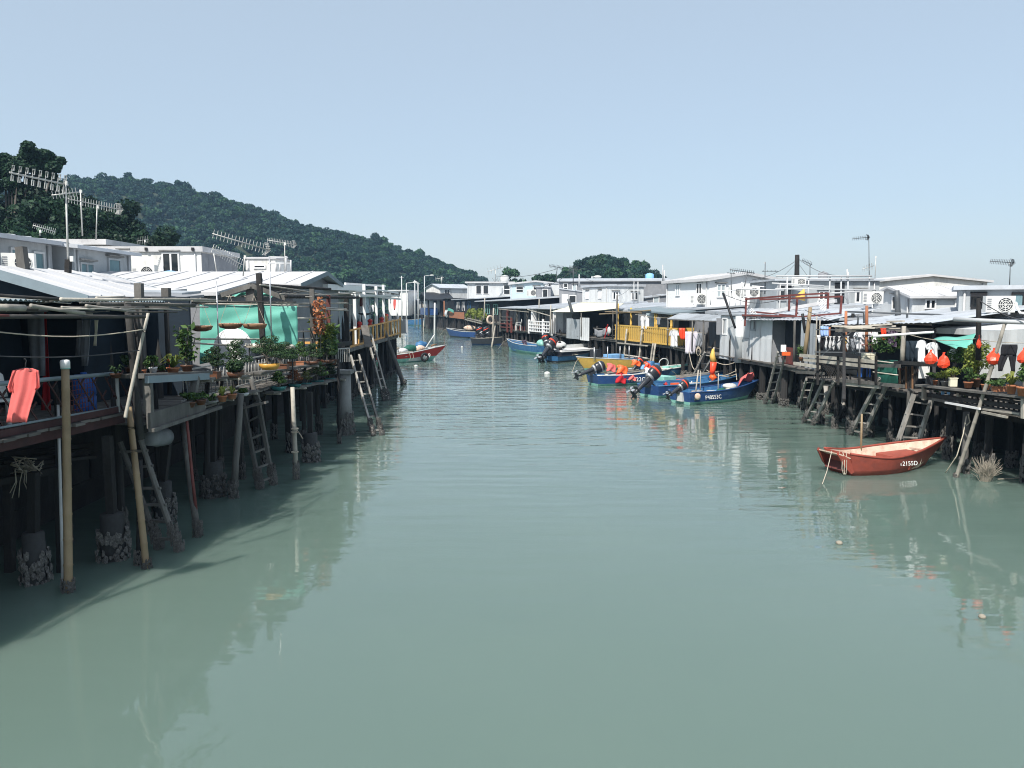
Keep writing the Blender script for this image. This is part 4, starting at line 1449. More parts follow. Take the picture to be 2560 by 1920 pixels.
# ---- lattice railing (herringbone) of the nearest deck
t = thing('lattice_railing', 'rusty red herringbone lattice railing of the nearest deck', 'railing', (-6.42, 7.4, 2.42))
XA = lambda y: -7.28 + (y - 7.4) * .124
b = MB(); b.path([(XA(7.4), 7.4, 3.2), (XA(10.3), 10.3, 3.17), (XA(13.2), 13.2, 3.08)], .032, 8)
b.build('top_rail', MT['fascia'], t, True, world=True)
b = MB(); b.tube((XA(7.4), 7.4, 2.62), (XA(13.2), 13.2, 2.52), .018); b.build('bottom_rail', MT['fascia'], t, True, world=True)
b = MB(); b.bar((XA(7.4) - .03, 7.4, 2.48), (XA(13.2) - .03, 13.2, 2.48), .1, .1); b.build('kerb_board', MT['maroon'], t, world=True)
for i in range(19):
    y = 7.4 + i * 0.32
    X = XA(y)
    b = MB(); b.bar((X, y, 3.12), (X + .06, y + 0.5, 2.44), .016, .022); b.build('lattice_bar', MT['maroon'], t, world=True)
    for k in (0.2, 0.62):
        b = MB(); b.bar((X + .004, y + 0.5 * k, 3.12 - .68 * k), (X + .004, y + 0.5 * k + 0.17, 3.12 - .68 * k + 0.12), .018, .026)
        b.build('lattice_bar', MT['maroon'], t, world=True)
for y in (10.2, 13.2):
    X = XA(y)
    b = MB(); b.tube((X, y, 2.43), (X, y, 3.15), .03); b.build('post', MT['pipe'], t, True, world=True)

# ---- big poles in the water
o = pole('bamboo_pole', 'thick golden bamboo pole with a white cap standing in the water', onw(171, 1480), at(163, 915, 11.75), .062, 'bamboo', .25, n=12)
b = MB()
c = at(163, 917, 11.75)
b.lathe([(.066, -.02), (.068, .07), (.06, .098), (.03, .105)], 14, c)
b.build('cap', MT['pure'], o, True, world=True)
b = MB(); b.lathe([(.067, -.03), (.067, -.021)], 14, c); b.build('cap_band', MT['tarp'], o, world=True)
for v_ in (1003, 1068):
    b = MB(); b.ring(at(163 + (v_ - 915) * .014, v_, 11.75), .062, .007, 14, 5); b.build('tie', MT['black'], o, world=True)
pole('metal_pipe', 'thin grey pipe standing against the thick bamboo pole', onw(158, 1470), at(145, 1012, 11.9), .022, 'pipe', .15, False)
pole('bamboo_pole', 'pale leaning bamboo pole with shells at its foot below the lattice railing', onw(366, 1421), at(322, 1018, 13.0), .055, 'bamboo', .22)
pole('timber_pile', 'short dark pile with a swollen shell foot beside the leaning bamboo pole', onw(348, 1412), at(349, 1150, 13.0), .05, 'woodd', .3, False)
pole('timber_post', 'tall round post rising from the deck corner through the pergola', at(352, 1098, 13.1), at(317, 742, 13.0), .06, 'woods', 0, False)
pole('timber_post', 'second round post just behind the tall corner post', at(357, 950, 13.7), at(338, 770, 13.7), .055, 'woods', 0, False)
pole('bamboo_pole', 'rusty tipped bamboo pole leaning across the corner post', at(313, 1045, 12.7), at(371, 780, 13.1), .028, 'bambg', 0)
pole('timber_pile', 'leaning pile topped with a brown pipe beside the bench', onw(495, 1342), at(456, 1050, 15.0), .06, 'wood', .35, False)
pole('metal_pipe', 'reddish brown pipe tied to the leaning pile', at(492, 1290, 14.4), at(463, 1015, 14.5), .028, 'rust', 0, False)
pole('timber_pile', 'leaning grey pile with shells and a rope tie in front of the ladder', onw(584, 1245), at(602, 985, 17.2), .075, 'wood', .45, False)
o = pole('timber_pile', 'slim pile bound with rope under the ochre pot', onw(741, 1198), at(731, 968, 19.0), .055, 'bambg', .5, False)
for v_ in (1072, 1080, 1130):
    b = MB(); b.ring(at(737, v_, 18.95), .075, .018, 12, 5); b.build('rope_tie', MT['rope'], o, world=True)
rope(o, [at(742, 1075, 18.9), at(750, 1085, 18.9), at(757, 1097, 18.9)], .012)
pole('timber_pile', 'tarred thin pile near the round concrete pillar', onw(848, 1110), at(846, 898, 24.5), .045, 'woodd', .5, False)
for (lab, u, v, utop, vtop, w) in [
        ('pile on a concrete foot beside the thick bamboo pole', 90, 1455, 84, 1180, 52), ('pile on a stubby concrete foot left of the leaning bamboo pole', 285, 1397, 268, 1090, 56),
        ('pile on a concrete foot behind the first ladder', 410, 1300, 420, 1090, 44), ('pile on a shell covered foot between two ladders', 535, 1240, 535, 1020, 46),
        ('pile on a shell covered foot right of the slim roped pile', 778, 1153, 774, 980, 34)]:
    p = onw(u, v)
    t = thing('concrete_footed_pile', lab, 'pile', p, 0, 'piles on concrete feet')
    k = p.y / FPX
    b = MB(); b.lathe([(w * k * .56, -.3), (w * k * .5, .75), (w * k * .46, .78)], 14); b.build('foot', MT['concd'], t, True)
    b = MB(); b.bar((0, 0, .7), (at(utop, vtop, p.y) - p), .13); b.build('post', MT['woodd'], t)
    barnacles(t, 0, 0, -.05, .55, w * k * .56)
t = thing('concrete_pillar', 'thick round concrete pillar at the end of the bonsai deck', 'pillar', onw(864, 1086))
k = onw(864, 1086).y / FPX
b = MB(); b.lathe([(18 * k, -.4), (17.2 * k, .9), (17.6 * k, .92), (16.4 * k, 1.0), (16 * k, 2.0)], 18); b.build('shaft', MT['conc'], t, True)
b = MB(); b.bb(-20 * k, 20 * k, -20 * k, 20 * k, 2.003, 2.12); b.build('cap', MT['conc'], t)
barnacles(t, 0, 0, -.05, .8, 17.6 * k)

ladder('wooden ladder leaning under the nearest deck', onw(398, 1372), at(300, 1105, 13.6), onw(448, 1378), at(352, 1100, 13.6), 6, .05, True, 'wood')  # this ladder and the next: darker wood puts shade into the colour
o = ladder('shell crusted wooden ladder below the potted succulents', onw(650, 1222), at(607, 1005, 18.3), onw(684, 1212), at(643, 985, 18.3), 6, .055, True, 'wood', True)
b = MB(); b.bar(at(607, 1020, 18.0), at(668, 1005, 18.0), .2, .05); b.build('step_board', MT['woodh'], o, world=True)
pole('timber_post', 'short dark post rising above the second ladder', at(640, 1000, 18.6), at(627, 940, 18.6), .06, 'wood', 0, False)
ladder('long thin ladder leaning out from beside the concrete pillar', onw(934, 1090), at(877, 890, 29.0), onw(955, 1088), at(897, 888, 29.0), 7, .05, True, 'woodl', True)
ladder('narrow ladder rising to the orange picket fence', onw(961, 1002), at(917, 836, 37.4), onw(972, 1000), at(928, 836, 37.4), 8, .05, True, 'woodl', True)
pole('timber_prop', 'slanting plank prop tied to the orange picket fence', onw(1009, 961), at(960, 823, 44.5), .11, 'wood', .3, False)
t = thing('timber_prop', 'pale weathered board propped against the orange picket fence', 'board', at(918, 864, 35.5))
b = MB(); b.bar(at(921, 868, 35.4), at(911, 814, 36.0), .32, .05); b.build('board', MT['woodh'], t, world=True)

# ---- things under the nearest deck
t = thing('steel_drum', 'rusty drum slung on its side under the bench', 'drum', at(392, 1110, 14.2))
b = MB(); b.path([at(372, 1092, 14.0), at(390, 1093, 14.3), at(391, 1093, 14.32), at(414, 1092, 14.7)], [.16, .16, .175, .16], 16); b.build('barrel', MT['dgrey'], t, True, world=True)
b = MB(); b.bar(at(370, 1070, 14.1), at(370, 1020, 14.1), .02); b.bar(at(412, 1068, 14.6), at(412, 1020, 14.6), .02); b.build('strap', MT['wire'], t, world=True)
t = thing('old_net', 'tangle of old rope and netting hanging under the nearest deck', 'rope', at(60, 1150, 12.2))
for i in range(14):
    q = [at(random.uniform(20, 110), random.uniform(1140, 1190), 12.2 + random.uniform(-.2, .4)) for _ in range(4)]
    rope(t, q, .008, 'rope', 'strand')
for i in range(5):
    u = random.uniform(30, 95)
    rope(t, [at(u, 1175, 12.1), at(u + random.uniform(-8, 8), 1205, 12.1), at(u + random.uniform(-18, 18), 1240 + random.uniform(-10, 20), 12.1)], .007, 'rope', 'strand')
t = thing('stored_timber', 'rough timbers stored across the beams under the nearest deck', 'timber', at(120, 1170, 12.6))
for i in range(9):
    b = MB()
    v_ = random.uniform(1128, 1165)
    b.bar(at(random.uniform(-30, 60), v_ + 8, 12.2 + i * .12), at(random.uniform(190, 240), v_ - 18, 13.4 + i * .1), .1, .05)
    b.build('plank', MT['woodd'], t, world=True)
b = MB(); b.bar(at(-40, 1212, 11.9), at(150, 1172, 12.7), .16, .1); b.build('beam', MT['woodd'], t, world=True)
for u_ in (0, 130):
    b = MB(); b.bar(at(u_ + 20, 1200 - u_ * .2, 12.4), onw(u_ + 24, 1430) - Vector((0, 0, .3)), .12); b.build('post', MT['woodd'], t, world=True)

# ---- bench shelf with beams
t = thing('plant_bench', 'heavy dark timber bench at the deck corner carrying pots', 'bench', (-6.2, 13.2, 2.2))
b = MB(); b.slab([(-6.02, 13.05, 3.08), (-5.98, 15.9, 2.90), (-6.45, 15.9, 2.90), (-6.5, 13.05, 3.08)], (0, 0, -.07)); b.build('top_board', MT['wood'], t, world=True)
b = MB(); b.bar((-6.0, 13.05, 2.99), (-5.96, 15.6, 2.82), .06, .12); b.build('front_beam', MT['fascia'], t, world=True)
b = MB(); b.bar((-6.02, 13.1, 2.30), (-5.95, 15.3, 2.32), .07, .26); b.build('lower_beam', MT['wood'], t, world=True)
b = MB(); b.bar((-5.98, 13.1, 2.14), (-5.9, 16.0, 2.16), .10, .06); b.build('lower_board', MT['wood'], t, world=True)
for p, q in (((-6.05, 13.2, 2.4), (-6.05, 13.2, 3.0)), ((-6.0, 14.75, 2.3), (-6.0, 15.1, 2.85))):
    b = MB(); b.bar(p, q, .13, .1); b.build('leg', MT['wood'], t, world=True)
rope(t, [at(457, 930, 15.0), at(466, 945, 14.95), at(463, 958, 14.95)], .012)
rope(t, [at(488, 930, 15.4), at(493, 941, 15.35), at(491, 947, 15.35)], .012)
for (nm, lab, a, c, w_) in [
        ('plant_shelf', 'plank shelf under the dark clipped bonsai', (-6.0, 15.7, 2.76), (-5.95, 18.2, 2.60), .4),
        ('plant_shelf', 'plank shelf at the deck edge under the terracotta succulent pots', (-6.12, 13.9, 2.29), (-5.85, 18.4, 2.24), .42),
        ('plant_shelf', 'plank shelf under the ochre oval pot', (-5.85, 18.6, 2.62), (-5.55, 25.6, 2.42), .4),
        ('plant_shelf', 'low outer shelf carrying the teal glazed bonsai pots', (-5.75, 19.2, 2.10), (-5.35, 25.8, 1.86), .42)]:
    t = thing(nm, lab, 'shelf', (a[0], a[1], 2.0))
    for k in range(2):
        dx = -k * w_ / 2
        b = MB(); b.bar((a[0] + dx - .1, a[1], a[2]), (c[0] + dx - .1, c[1], c[2]), w_ / 2 - .015, .045); b.build('plank', MT['wood'], t, world=True)
    for f in (0.05, 0.35, 0.65, 0.95):
        p = Vector(a).lerp(Vector(c), f)
        b = MB(); b.bar((p.x - .45, p.y, p.z - .045), (p.x + .04, p.y, p.z - .045), .08, .045); b.build('bracket', MT['bambg'], t, world=True)
        b = MB(); b.bar((p.x - .4, p.y, min(2.19, p.z - .3)), (p.x - .35, p.y, p.z - .06), .06); b.build('leg', MT['woodd'], t, world=True)

# metal railing behind the bonsai
t = thing('metal_railing', 'pale scrolled metal railing behind the bonsai shelves', 'railing', (-6.5, 16, 2.2))
for z in (2.32, 2.92):
    b = MB(); b.bar((-6.5, 15.6, z), (-6.2, 25.6, z), .03); b.build('rail', MT['ant'], t, world=True)
for i in range(44):
    y = 15.7 + i * .225
    x = -6.5 + .3 * (y - 15.6) / 10
    b = MB()
    b.path([(x, y, 2.32), (x, y, 2.75), (x, y + .05, 2.83), (x, y + .11, 2.83), (x, y + .14, 2.76), (x, y + .14, 2.55)], .012, 5)
    b.build('bar', MT['ant'], t, True, world=True)

# ---- plants of the left bank: label, u, v, Y, pot w/h, kind, crown w/h, ...
for a in [
        ('small terracotta pot with green leaves next to the corner post', 359, 936, 13.7, 15, 12, 'bush', 30, 26, 'terra'),
        ('white plastic pot with a leafy plant on the timber bench', 383, 933, 14.0, 20, 15, 'bush', 34, 28, 'pure'),
        ('terracotta pot with a red flowered bromeliad on the timber bench', 433, 934, 14.4, 31, 16, 'spike', 70, 34, 'terra', 'round', 'leafy', 300),
        ('large brown pot with a tall cane plant on the timber bench', 468, 930, 15.2, 30, 18, 'cane', 62, 112, 'brownp', 'round', 'leaf', 300),
        ('brown shallow pot low behind the bench with dark leaves', 402, 936, 14.9, 24, 10, 'bush', 28, 14, 'brownp'),
        ('bonsai in a rectangular grey pot at the shelf end', 534, 946, 16.2, 38, 18, 'bonsai', 56, 58, 'brownp', 'box', 'leafd', 420),
        ('wide umbrella shaped bonsai before the white round table', 592, 938, 17.4, 34, 13, 'bonsai', 66, 72, 'brownp', 'box', 'leafd', 520),
        ('clipped ball shaped bonsai below the umbrella shaped one', 588, 944, 16.9, 40, 14, 'flower', 50, 40, 'brownp', 'oval', 'leafd', 900),
        ('large dark bonsai in an ochre oval pot', 674, 924, 18.9, 50, 15, 'bonsai', 84, 66, 'ochre', 'oval', 'leafd', 700),
        ('dark bonsai in a brown box pot behind the ochre pot', 706, 922, 20.4, 34, 12, 'bonsai', 66, 52, 'brownp', 'box', 'leafd', 560),
        ('bonsai in a small terracotta box pot', 729, 915, 20.9, 21, 11, 'bonsai', 30, 32, 'terra', 'box', 'leaf', 260),
        ('bonsai in a small red brown pot with a bright crown', 750, 913, 21.6, 22, 10, 'bonsai', 34, 46, 'terra', 'box', 'leaf', 280),
        ('spreading bonsai in a flat brown tray near the tall leafy plant', 781, 911, 22.6, 36, 8, 'bonsai', 48, 42, 'brownp', 'oval', 'leafd', 360),
        ('dark bonsai in a flat tray at the far end of the upper shelf', 818, 908, 24.2, 34, 8, 'bonsai', 44, 48, 'brownp', 'oval', 'leafd', 360),
        ('tall bushy plant with russet dried tops beside the dark post', 806, 915, 24.6, 26, 16, 'cane', 64, 126, 'brownp', 'round', 'leafy', 300),
        ('leafy bamboo like plant at the end of the bonsai deck', 832, 912, 25.2, 24, 14, 'cane', 52, 96, 'brownp', 'round', 'leaf', 300),
        ('bonsai in the nearest teal oval pot on the low shelf', 696, 976, 19.6, 40, 10, 'bonsai', 36, 36, 'tealp', 'oval', 'leaf', 260),
        ('gnarled russet bonsai in a teal oval pot', 736, 969, 21.0, 34, 9, 'bonsai', 36, 36, 'tealp', 'oval', 'leafr', 200),
        ('bare branched bonsai in a small teal pot', 766, 964, 22.2, 28, 7, 'bonsai', 26, 30, 'tealp', 'oval', 'leafy', 60),
        ('tall green bonsai in a long teal pot on the low shelf', 793, 958, 23.4, 36, 8, 'bonsai', 46, 44, 'tealp', 'oval', 'leaf', 420),
        ('bonsai in the farthest teal pot on the low shelf', 824, 952, 24.8, 28, 7, 'bonsai', 30, 42, 'tealp', 'oval', 'leafd', 320),
        ('terracotta pot with upright pale succulents', 556, 1004, 15.9, 24, 15, 'spike', 36, 24, 'terra', 'round', 'leafy', 220),
        ('second terracotta pot with pale succulents nearer the ladder', 580, 998, 16.6, 25, 14, 'spike', 30, 22, 'terra', 'round', 'leafy', 200),
        ('white teal rimmed oval dish with low green leaves', 607, 990, 17.4, 30, 8, 'flower', 28, 14, 'lgrey', 'oval', 'leaf', 160),
        ('flat grey dish with a knobbly rock plant', 529, 1008, 15.4, 30, 6, 'bush', 22, 18, 'conc', 'oval', 'leaf', 90),
        ('brown pot with drooping leaves near the bench leg', 503, 1012, 14.9, 26, 14, 'bush', 36, 18, 'brownp', 'round', 'leaf', 160),
        ('dark planter with leaves in the shade behind the bench', 475, 1018, 14.7, 30, 14, 'bush', 40, 24, 'brownp', 'round', 'leaf', 180),
        ('clump of sword leaves in a pot behind the lattice railing', 290, 945, 12.9, 30, 12, 'spike', 46, 22, 'brownp', 'round', 'leafd', 220),
        ('leafy pot in the shade beside the second round post', 322, 930, 13.9, 20, 12, 'bush', 40, 40, 'brownp', 'round', 'leafd', 220)]:
    potted(*a)
# red bromeliad flower on its own stem
b = MB()
c = at(423, 905, 14.35)
for k in range(9):
    a = k * .7
    b.add([c, c + Vector((math.cos(a) * .04, math.sin(a) * .04, .05)), c + Vector((math.cos(a + .5) * .05, math.sin(a + .5) * .05, .02))], [(0, 1, 2)])
b.tube(c - Vector((0, 0, .12)), c, .006)
single(b, 'bromeliad_flower', MT['orr'], 'single red bromeliad flower above the terracotta pot', 'flower')
t = thing('dried_vine', 'russet dried vine hanging on the dark post above the tall bushy plant', 'vine', at(800, 830, 24.0))
vs = crown_mesh('leaves', [(0, 0, z, .22, .2, .2) for z in (.1, .35, .6, .85)], 260, .07, MT['leafr'], .3)
link('leaves', vs, t)
b = MB(); b.path([(0, 0, -.6), (.03, 0, 0), (-.02, 0, .5), (0, 0, 1.0)], .012, 5); b.build('stem', MT['trunk'], t)

# ---- interior of the nearest porch, in deep shade
cloth('hanging_cloth', 'long pale grey patterned curtain hanging in the nearest porch', 'curtain', 'cloth_g', [(776, 68, 110), (830, 67, 109), (940, 78, 110)], 14.6, .03, 2, 8, None)
cloth('hanging_cloth', 'crimson cloth hanging beside the pale curtain in the nearest porch', 'curtain', 'cloth_r', [(776, 100, 116), (880, 108, 122), (1060, 100, 128)], 14.8, .03, 1.5, 6, None)
cloth('hanging_cloth', 'grey trousers hanging at the back of the nearest porch', 'trousers', 'cloth_g', [(800, 208, 226), (860, 203, 224), (915, 205, 219)], 15.2, .02, 2, 6)
cloth('hanging_cloth', 'pale striped towel hanging next to the grey trousers', 'towel', 'cloth_g', [(800, 192, 206), (890, 190, 203)], 15.5, .02, 2, 6)
cloth('hanging_cloth', 'yellowish slim cloth hanging by the dark doorway', 'cloth', 'cream', [(800, 236, 245), (830, 237, 243), (865, 234, 241)], 14.5, .01, 1, 4)
t = thing('plastic_barrel', 'tall blue plastic barrel behind the lattice railing', 'barrel', at(214, 1035, 13.6))
b = MB(); b.lathe([(.15, 0), (.18, .05), (.185, .3), (.17, .32), (.185, .34), (.18, .62), (.15, .68), (.05, .69)], 18); b.build('body', MT['bpla'], t, True)
b = MB(); b.lathe([(.05, .691), (.05, .72)], 10); b.build('lid', MT['bpla'], t)

def plastic_chair(label, p, rz, s_=1.0, m='offw', mat=None):
    t = thing('plastic_chair', label, 'chair', p, rz)
    b = MB(); b.slab([(-.22 * s_, -.2 * s_, .42 * s_), (.22 * s_, -.2 * s_, .42 * s_), (.2 * s_, .2 * s_, .4 * s_), (-.2 * s_, .2 * s_, .4 * s_)], (0, 0, .03)); b.build('seat', MT[m], t)
    b = MB()
    b.grid(lambda a, c: ((a - .5) * .44 * s_, .2 * s_ + .1 * c - .06 * math.sin(a * math.pi), (.45 + .42 * c * (0.75 + .25 * math.sin(a * math.pi))) * s_), 8, 4, (0, .02, 0))
    b.build('backrest', MT[m], t, True)
    for x in (-.2, .2):
        for y in (-.18, .19):
            b = MB(); b.bar((x * 1.12 * s_, y * 1.1 * s_, 0), (x * s_, y * s_, .42 * s_), .05); b.build('leg', MT[m], t)
        b = MB(); b.bar((x * 1.1 * s_, -.15 * s_, .6 * s_), (x * 1.1 * s_, .2 * s_, .62 * s_), .05, .025); b.bar((x * 1.1 * s_, -.15 * s_, .42 * s_), (x * 1.1 * s_, -.15 * s_, .6 * s_), .04); b.build('armrest', MT[m], t)
    return t
plastic_chair('white plastic chair behind the coral shirt', (-7.3, 11.3, 2.43), R(60))
plastic_chair('white plastic chair at the picture edge behind the lattice railing', (-7.5, 10.4, 2.43), R(80))
t = thing('wire_cage', 'rusty wire cage behind the lattice railing near the corner post', 'cage', (-6.85, 12.3, 2.43))
for i in range(9):
    b = MB(); b.bar((0, i * .085, 0), (0, i * .085, .6), .008); b.bar((-.5, .72, 0), (-.5, .72, .6), .006); b.build('wire', MT['rust'], t)
    b = MB(); b.bar((0, 0, i * .075), (0, .7, i * .075), .008); b.build('wire', MT['rust'], t)

# coral shirt on a hanger
Yc = 10.15
sh = cloth('t_shirt', 'coral pink t-shirt on a hanger in front of the lattice railing', 'shirt', 'coral',
           [(921, 50, 80), (926, 32, 93), (940, 29, 94), (975, 28, 90), (1010, 22, 80), (1056, 14, 69)], Yc, .02, 1.3, 16, 'laundry hung out to dry',
           extra=([(926, 30, 44), (945, 24, 36), (968, 17, 31), (981, 22, 34)], [(926, 84, 95), (945, 86, 97), (968, 88, 99), (974, 87, 92)]), ph=1.0)
t = thing('clothes_hanger', 'wire hanger holding the coral t-shirt', 'hanger', at(63, 920, Yc))
b = MB(); b.path([at(34, 928, Yc + .01), at(63, 919, Yc + .01), at(92, 927, Yc + .01), at(34, 928, Yc + .01)], .006, 5); b.path([at(63, 919, Yc), at(64, 908, Yc), at(66, 902, Yc), at(62, 896, Yc), at(60, 899, Yc)], .006, 5)
b.build('wire_frame', MT['wire'], t, True, world=True)
clothesline('upper clothes line strung across the nearest porch', at(-40, 826, 10.6), at(362, 823, 12.9), .10, .009, 'rope')
clothesline('lower clothes line carrying the coral t-shirt', at(-40, 889, 10.15), at(348, 876, 12.8), .06, .009, 'wire')

# ---- tarpaulin terrace
t = thing('tarpaulin', 'large teal green tarpaulin stretched across the end of the bonsai deck', 'tarpaulin', at(620, 930, 22.1))
b = MB()
def tf(a, c):
    u = 499 + 244 * a
    v = 761 + 3 * a + (150 - 44 * min(1, a * 1.6)) * c + 2 * math.sin(a * 9)
    dy = .03 * math.sin(a * 5 + c * 4) + .012 * math.sin(a * 17 - c * 9) + .01 * math.sin(c * 20 + a * 8) + .03 * abs(math.sin(a * 3.1 + c * 2.3))
    return at(u, v, 22.0 + a * .3) + Vector((0, dy, 0))
b.grid(tf, 48, 26, (0, .01, 0))
b.build('sheet', MT['tarp'], t, True, world=True)
b = MB(); b.path([at(496, 759, 22.0), at(746, 763, 22.3)], .02, 6); b.build('top_batten', MT['bambg'], t, True, world=True)
t = thing('round_table_top', 'white round table top standing upright before the teal tarpaulin', 'table top', at(580, 935, 21.4))
b = MB()
c = at(581, 868, 21.4)
b.lathe([(.50, 0), (.515, .012), (.515, .03), (.50, .042)], 36)
b.v = [(c.x + x, c.y + z + (y * .15), c.z + y) for x, y, z in b.v]
b.build('disc', MT['pure'], t, False, world=True)
b = MB(); b.bar((c.x - .2, c.y + .1, 2.2), (c.x - .15, c.y + .06, c.z), .04); b.bar((c.x + .2, c.y + .1, 2.2), (c.x + .15, c.y + .06, c.z), .04); b.build('leg', MT['wire'], t, world=True)
for (lab, u, v, w_) in (('hanging wicker drying tray at the tarpaulin edge', 503, 816, 56), ('hanging wicker drying tray before the tarpaulin centre', 576, 810, 60), ('hanging wicker drying tray beside the dark post', 637, 811, 60)):
    t = thing('drying_tray', lab, 'tray', at(u, v, 20.8), 0, 'hanging drying trays')
    k = 20.8 / FPX
    b = MB(); b.lathe([(w_ * k * .2, -.13), (w_ * k * .42, -.09), (w_ * k * .5, 0), (w_ * k * .48, .015), (w_ * k * .4, -.015)], 20); b.build('basket', MT['woodb'], t, True)
    b = MB()
    for q in range(60):
        a, r_ = random.uniform(0, 6.28), random.uniform(0, .42) * w_ * k
        b.box((r_ * math.cos(a), r_ * math.sin(a), .0), (.05, .035, .05), a)
    b.build('drying_food', MT['buffw'], t, kind='stuff')
    b = MB()
    for a in (-1, 1):
        b.bar((a * w_ * k * .45, 0, 0), (0, 0, .75), .008)
    b.build('cord', MT['rope'], t)
for (lab, u, v, w_) in (('tray of white dried flowers left of the dark bonsai', 640, 866, 50), ('tray of white dried flowers right of the dark bonsai', 706, 869, 54)):
    t = thing('flower_tray', lab, 'tray', at(u, v, 20.6), 0, 'trays of dried flowers')
    k = 20.6 / FPX
    b = MB(); b.bb(-w_ * k / 2, w_ * k / 2, -.2, .2, -.02, .02); b.build('tray', MT['brush'], t)
    link('flowers', crown_mesh('flowers', [(x * w_ * k, 0, .03, w_ * k * .2, .15, .05) for x in (-.35, 0, .35)], 220, .05, MT['leafw'], .2), t, kind='stuff')
    b = MB()
    for x in (-1, 1):
        b.bar((x * w_ * k * .4, .1, -.02), (x * w_ * k * .4, .1, 2.2 - at(u, v, 20.6).z), .03)
    b.build('leg', MT['wire'], t)

# terrace frame: posts, battens, gable rafters
t = thing('terrace_frame', 'open timber and bamboo frame over the tarpaulin terrace', 'frame', (-6.2, 21, 2.2))
for (u0, v0, u1, v1, Y, r, m) in [(647, 683, 660, 905, 21.4, .075, 'woodd'), (628, 716, 628, 760, 22.6, .14, 'wood'), (780, 722, 783, 880, 24.2, .075, 'wood'), (821, 735, 822, 880, 27.0, .07, 'rust'), (865, 740, 869, 880, 31.0, .10, 'woodd')]:
    b = MB(); b.bar(at(u1, v1, Y), at(u0, v0, Y), r * 1.7); b.build('post', MT[m], t, world=True)
for (u0, v0, y0, u1, v1, y1, r, m) in [
        (480, 752, 18.5, 870, 758, 30, .028, 'bambg'), (480, 758, 19, 740, 755, 22, .022, 'bambd'), (715, 741, 22, 896, 744, 32, .05, 'woodd'), (622, 712, 22.5, 826, 723, 27, .05, 'woodd'),
        (560, 742, 22.5, 780, 742, 24, .02, 'bambg'), (650, 712, 21, 860, 748, 30, .022, 'bambg'), (486, 847, 19.5, 800, 846, 24.5, .022, 'bambg'), (744, 796, 23, 800, 796, 24.5, .025, 'bambg'), (744, 829, 23, 840, 829, 27, .02, 'bambg'),
        (780, 768, 24.4, 870, 776, 29, .03, 'bambg'), (744, 766, 23, 866, 772, 29, .02, 'bambg'), (700, 735, 22, 900, 732, 31, .02, 'bambg'), (480, 857, 18.0, 600, 864, 20, .022, 'bambg')]:
    b = MB(); b.bamboo(at(u0, v0, y0), at(u1, v1, y1), r); b.build('batten', MT[m], t, True, world=True)
for (u0, v0, u1, v1) in ((552, 738, 628, 714), (628, 714, 714, 746)):
    b = MB(); b.bar(at(u0, v0, 22.4), at(u1, v1, 22.4), .05, .13); b.build('rafter', MT['wood'], t, world=True)
for i in range(7):
    b = MB(); b.bar(at(560 + i * 22, 740 + abs(i - 3) * 1.5, 22.5), at(600 + i * 26, 728, 26.5), .035); b.build('batten', MT['wood'], t, world=True)
b = MB()
b.grid(lambda a, c: at(580 + 100 * a, 738 - 9 * math.sin(a * 3.1) + 7 * c, 22.7) + Vector((0, .06 * math.sin(a * 20 + c * 3), 0)), 24, 4, (0, .02, 0))
b.build('rolled_tarpaulin', MT['tarp'], t, True, world=True)
for (lab, u0, v0, u1, v1, Y) in (('slim bright metal pole before the left half of the tarpaulin', 541, 703, 548, 905, 19.6), ('tall slim metal pole before the right half of the tarpaulin', 673, 640, 679, 850, 20.3)):
    b = MB(); b.tube(at(u1, v1, Y), at(u0, v0, Y), .018, .016, 8)
    single(b, 'metal_pole', MT['alu'], lab, 'pole', tuple(at(u1, v1, Y)), None, True)
t = thing('wooden_table', 'orange varnished wooden table in the shade right of the tarpaulin', 'table', at(765, 880, 26))
b = MB(); b.box((0, 0, .30), (.9, .6, .05)); b.build('table_top', MT['ywood'], t)
for x in (-.4, .4):
    b = MB(); b.bar((x, -.2, -.1), (x, -.2, .28), .05); b.build('leg', MT['ywood'], t)
t = thing('metal_gate', 'grey barred metal gate beside the leafy bamboo like plant', 'gate', at(858, 905, 27.5))
for i in range(7):
    b = MB(); b.bar(at(840 + i * 5.5, 905, 27.3 + i * .15), at(840 + i * 5.5, 872, 27.3 + i * .15), .025); b.build('bar', MT['ant'], t, world=True)
b = MB(); b.bar(at(838, 873, 27.3), at(875, 870, 28.2), .03); b.build('top_rail', MT['ant'], t, world=True)
t = thing('railing_board', 'dark handrail board between the leafy plant and the orange fence', 'rail', at(850, 862, 29))
b = MB(); b.bar(at(832, 861, 28.5), at(876, 858, 31), .12, .16); b.build('board', MT['woodd'], t, world=True)

# ---- orange picket fence and white posts
t = thing('picket_fence', 'orange wooden picket fence along the far deck of the left bank', 'fence', (-7, 34, 2.38))
b = MB(); b.bar((-7.0, 33.9, 3.12), (-7.05, 50.3, 3.34), .07, .07); b.build('top_rail', MT['ywood'], t, world=True)
b = MB(); b.bar((-7.0, 33.9, 2.42), (-7.05, 50.3, 2.5), .07, .08); b.build('bottom_rail', MT['ywood'], t, world=True)
for i in range(14):
    y = 34.1 + i * 1.24
    b = MB(); b.bb(-7.06, -7.0, y, y + .22, 2.4, 3.1 + .22 * i / 13); b.build('picket', MT['ywood'], t, world=True)
for (y, z) in ((33.95, 3.4), (44.8, 3.65), (50.2, 3.45)):
    b = MB(); b.bb(-7.1, -6.98, y, y + .12, 2.2, z); b.build('post', MT['ywood'], t, world=True)
b = MB(); b.bb(-7.2, -6.55, 50.42, 50.46, 2.45, 3.35); b.build('end_sheet', MT['zinc'], t, world=True)
b = MB(); b.bar((-6.95, 33.8, 2.3), (-6.9, 44, 2.36), .12, .14); b.build('edge_board', MT['wood'], t, world=True)
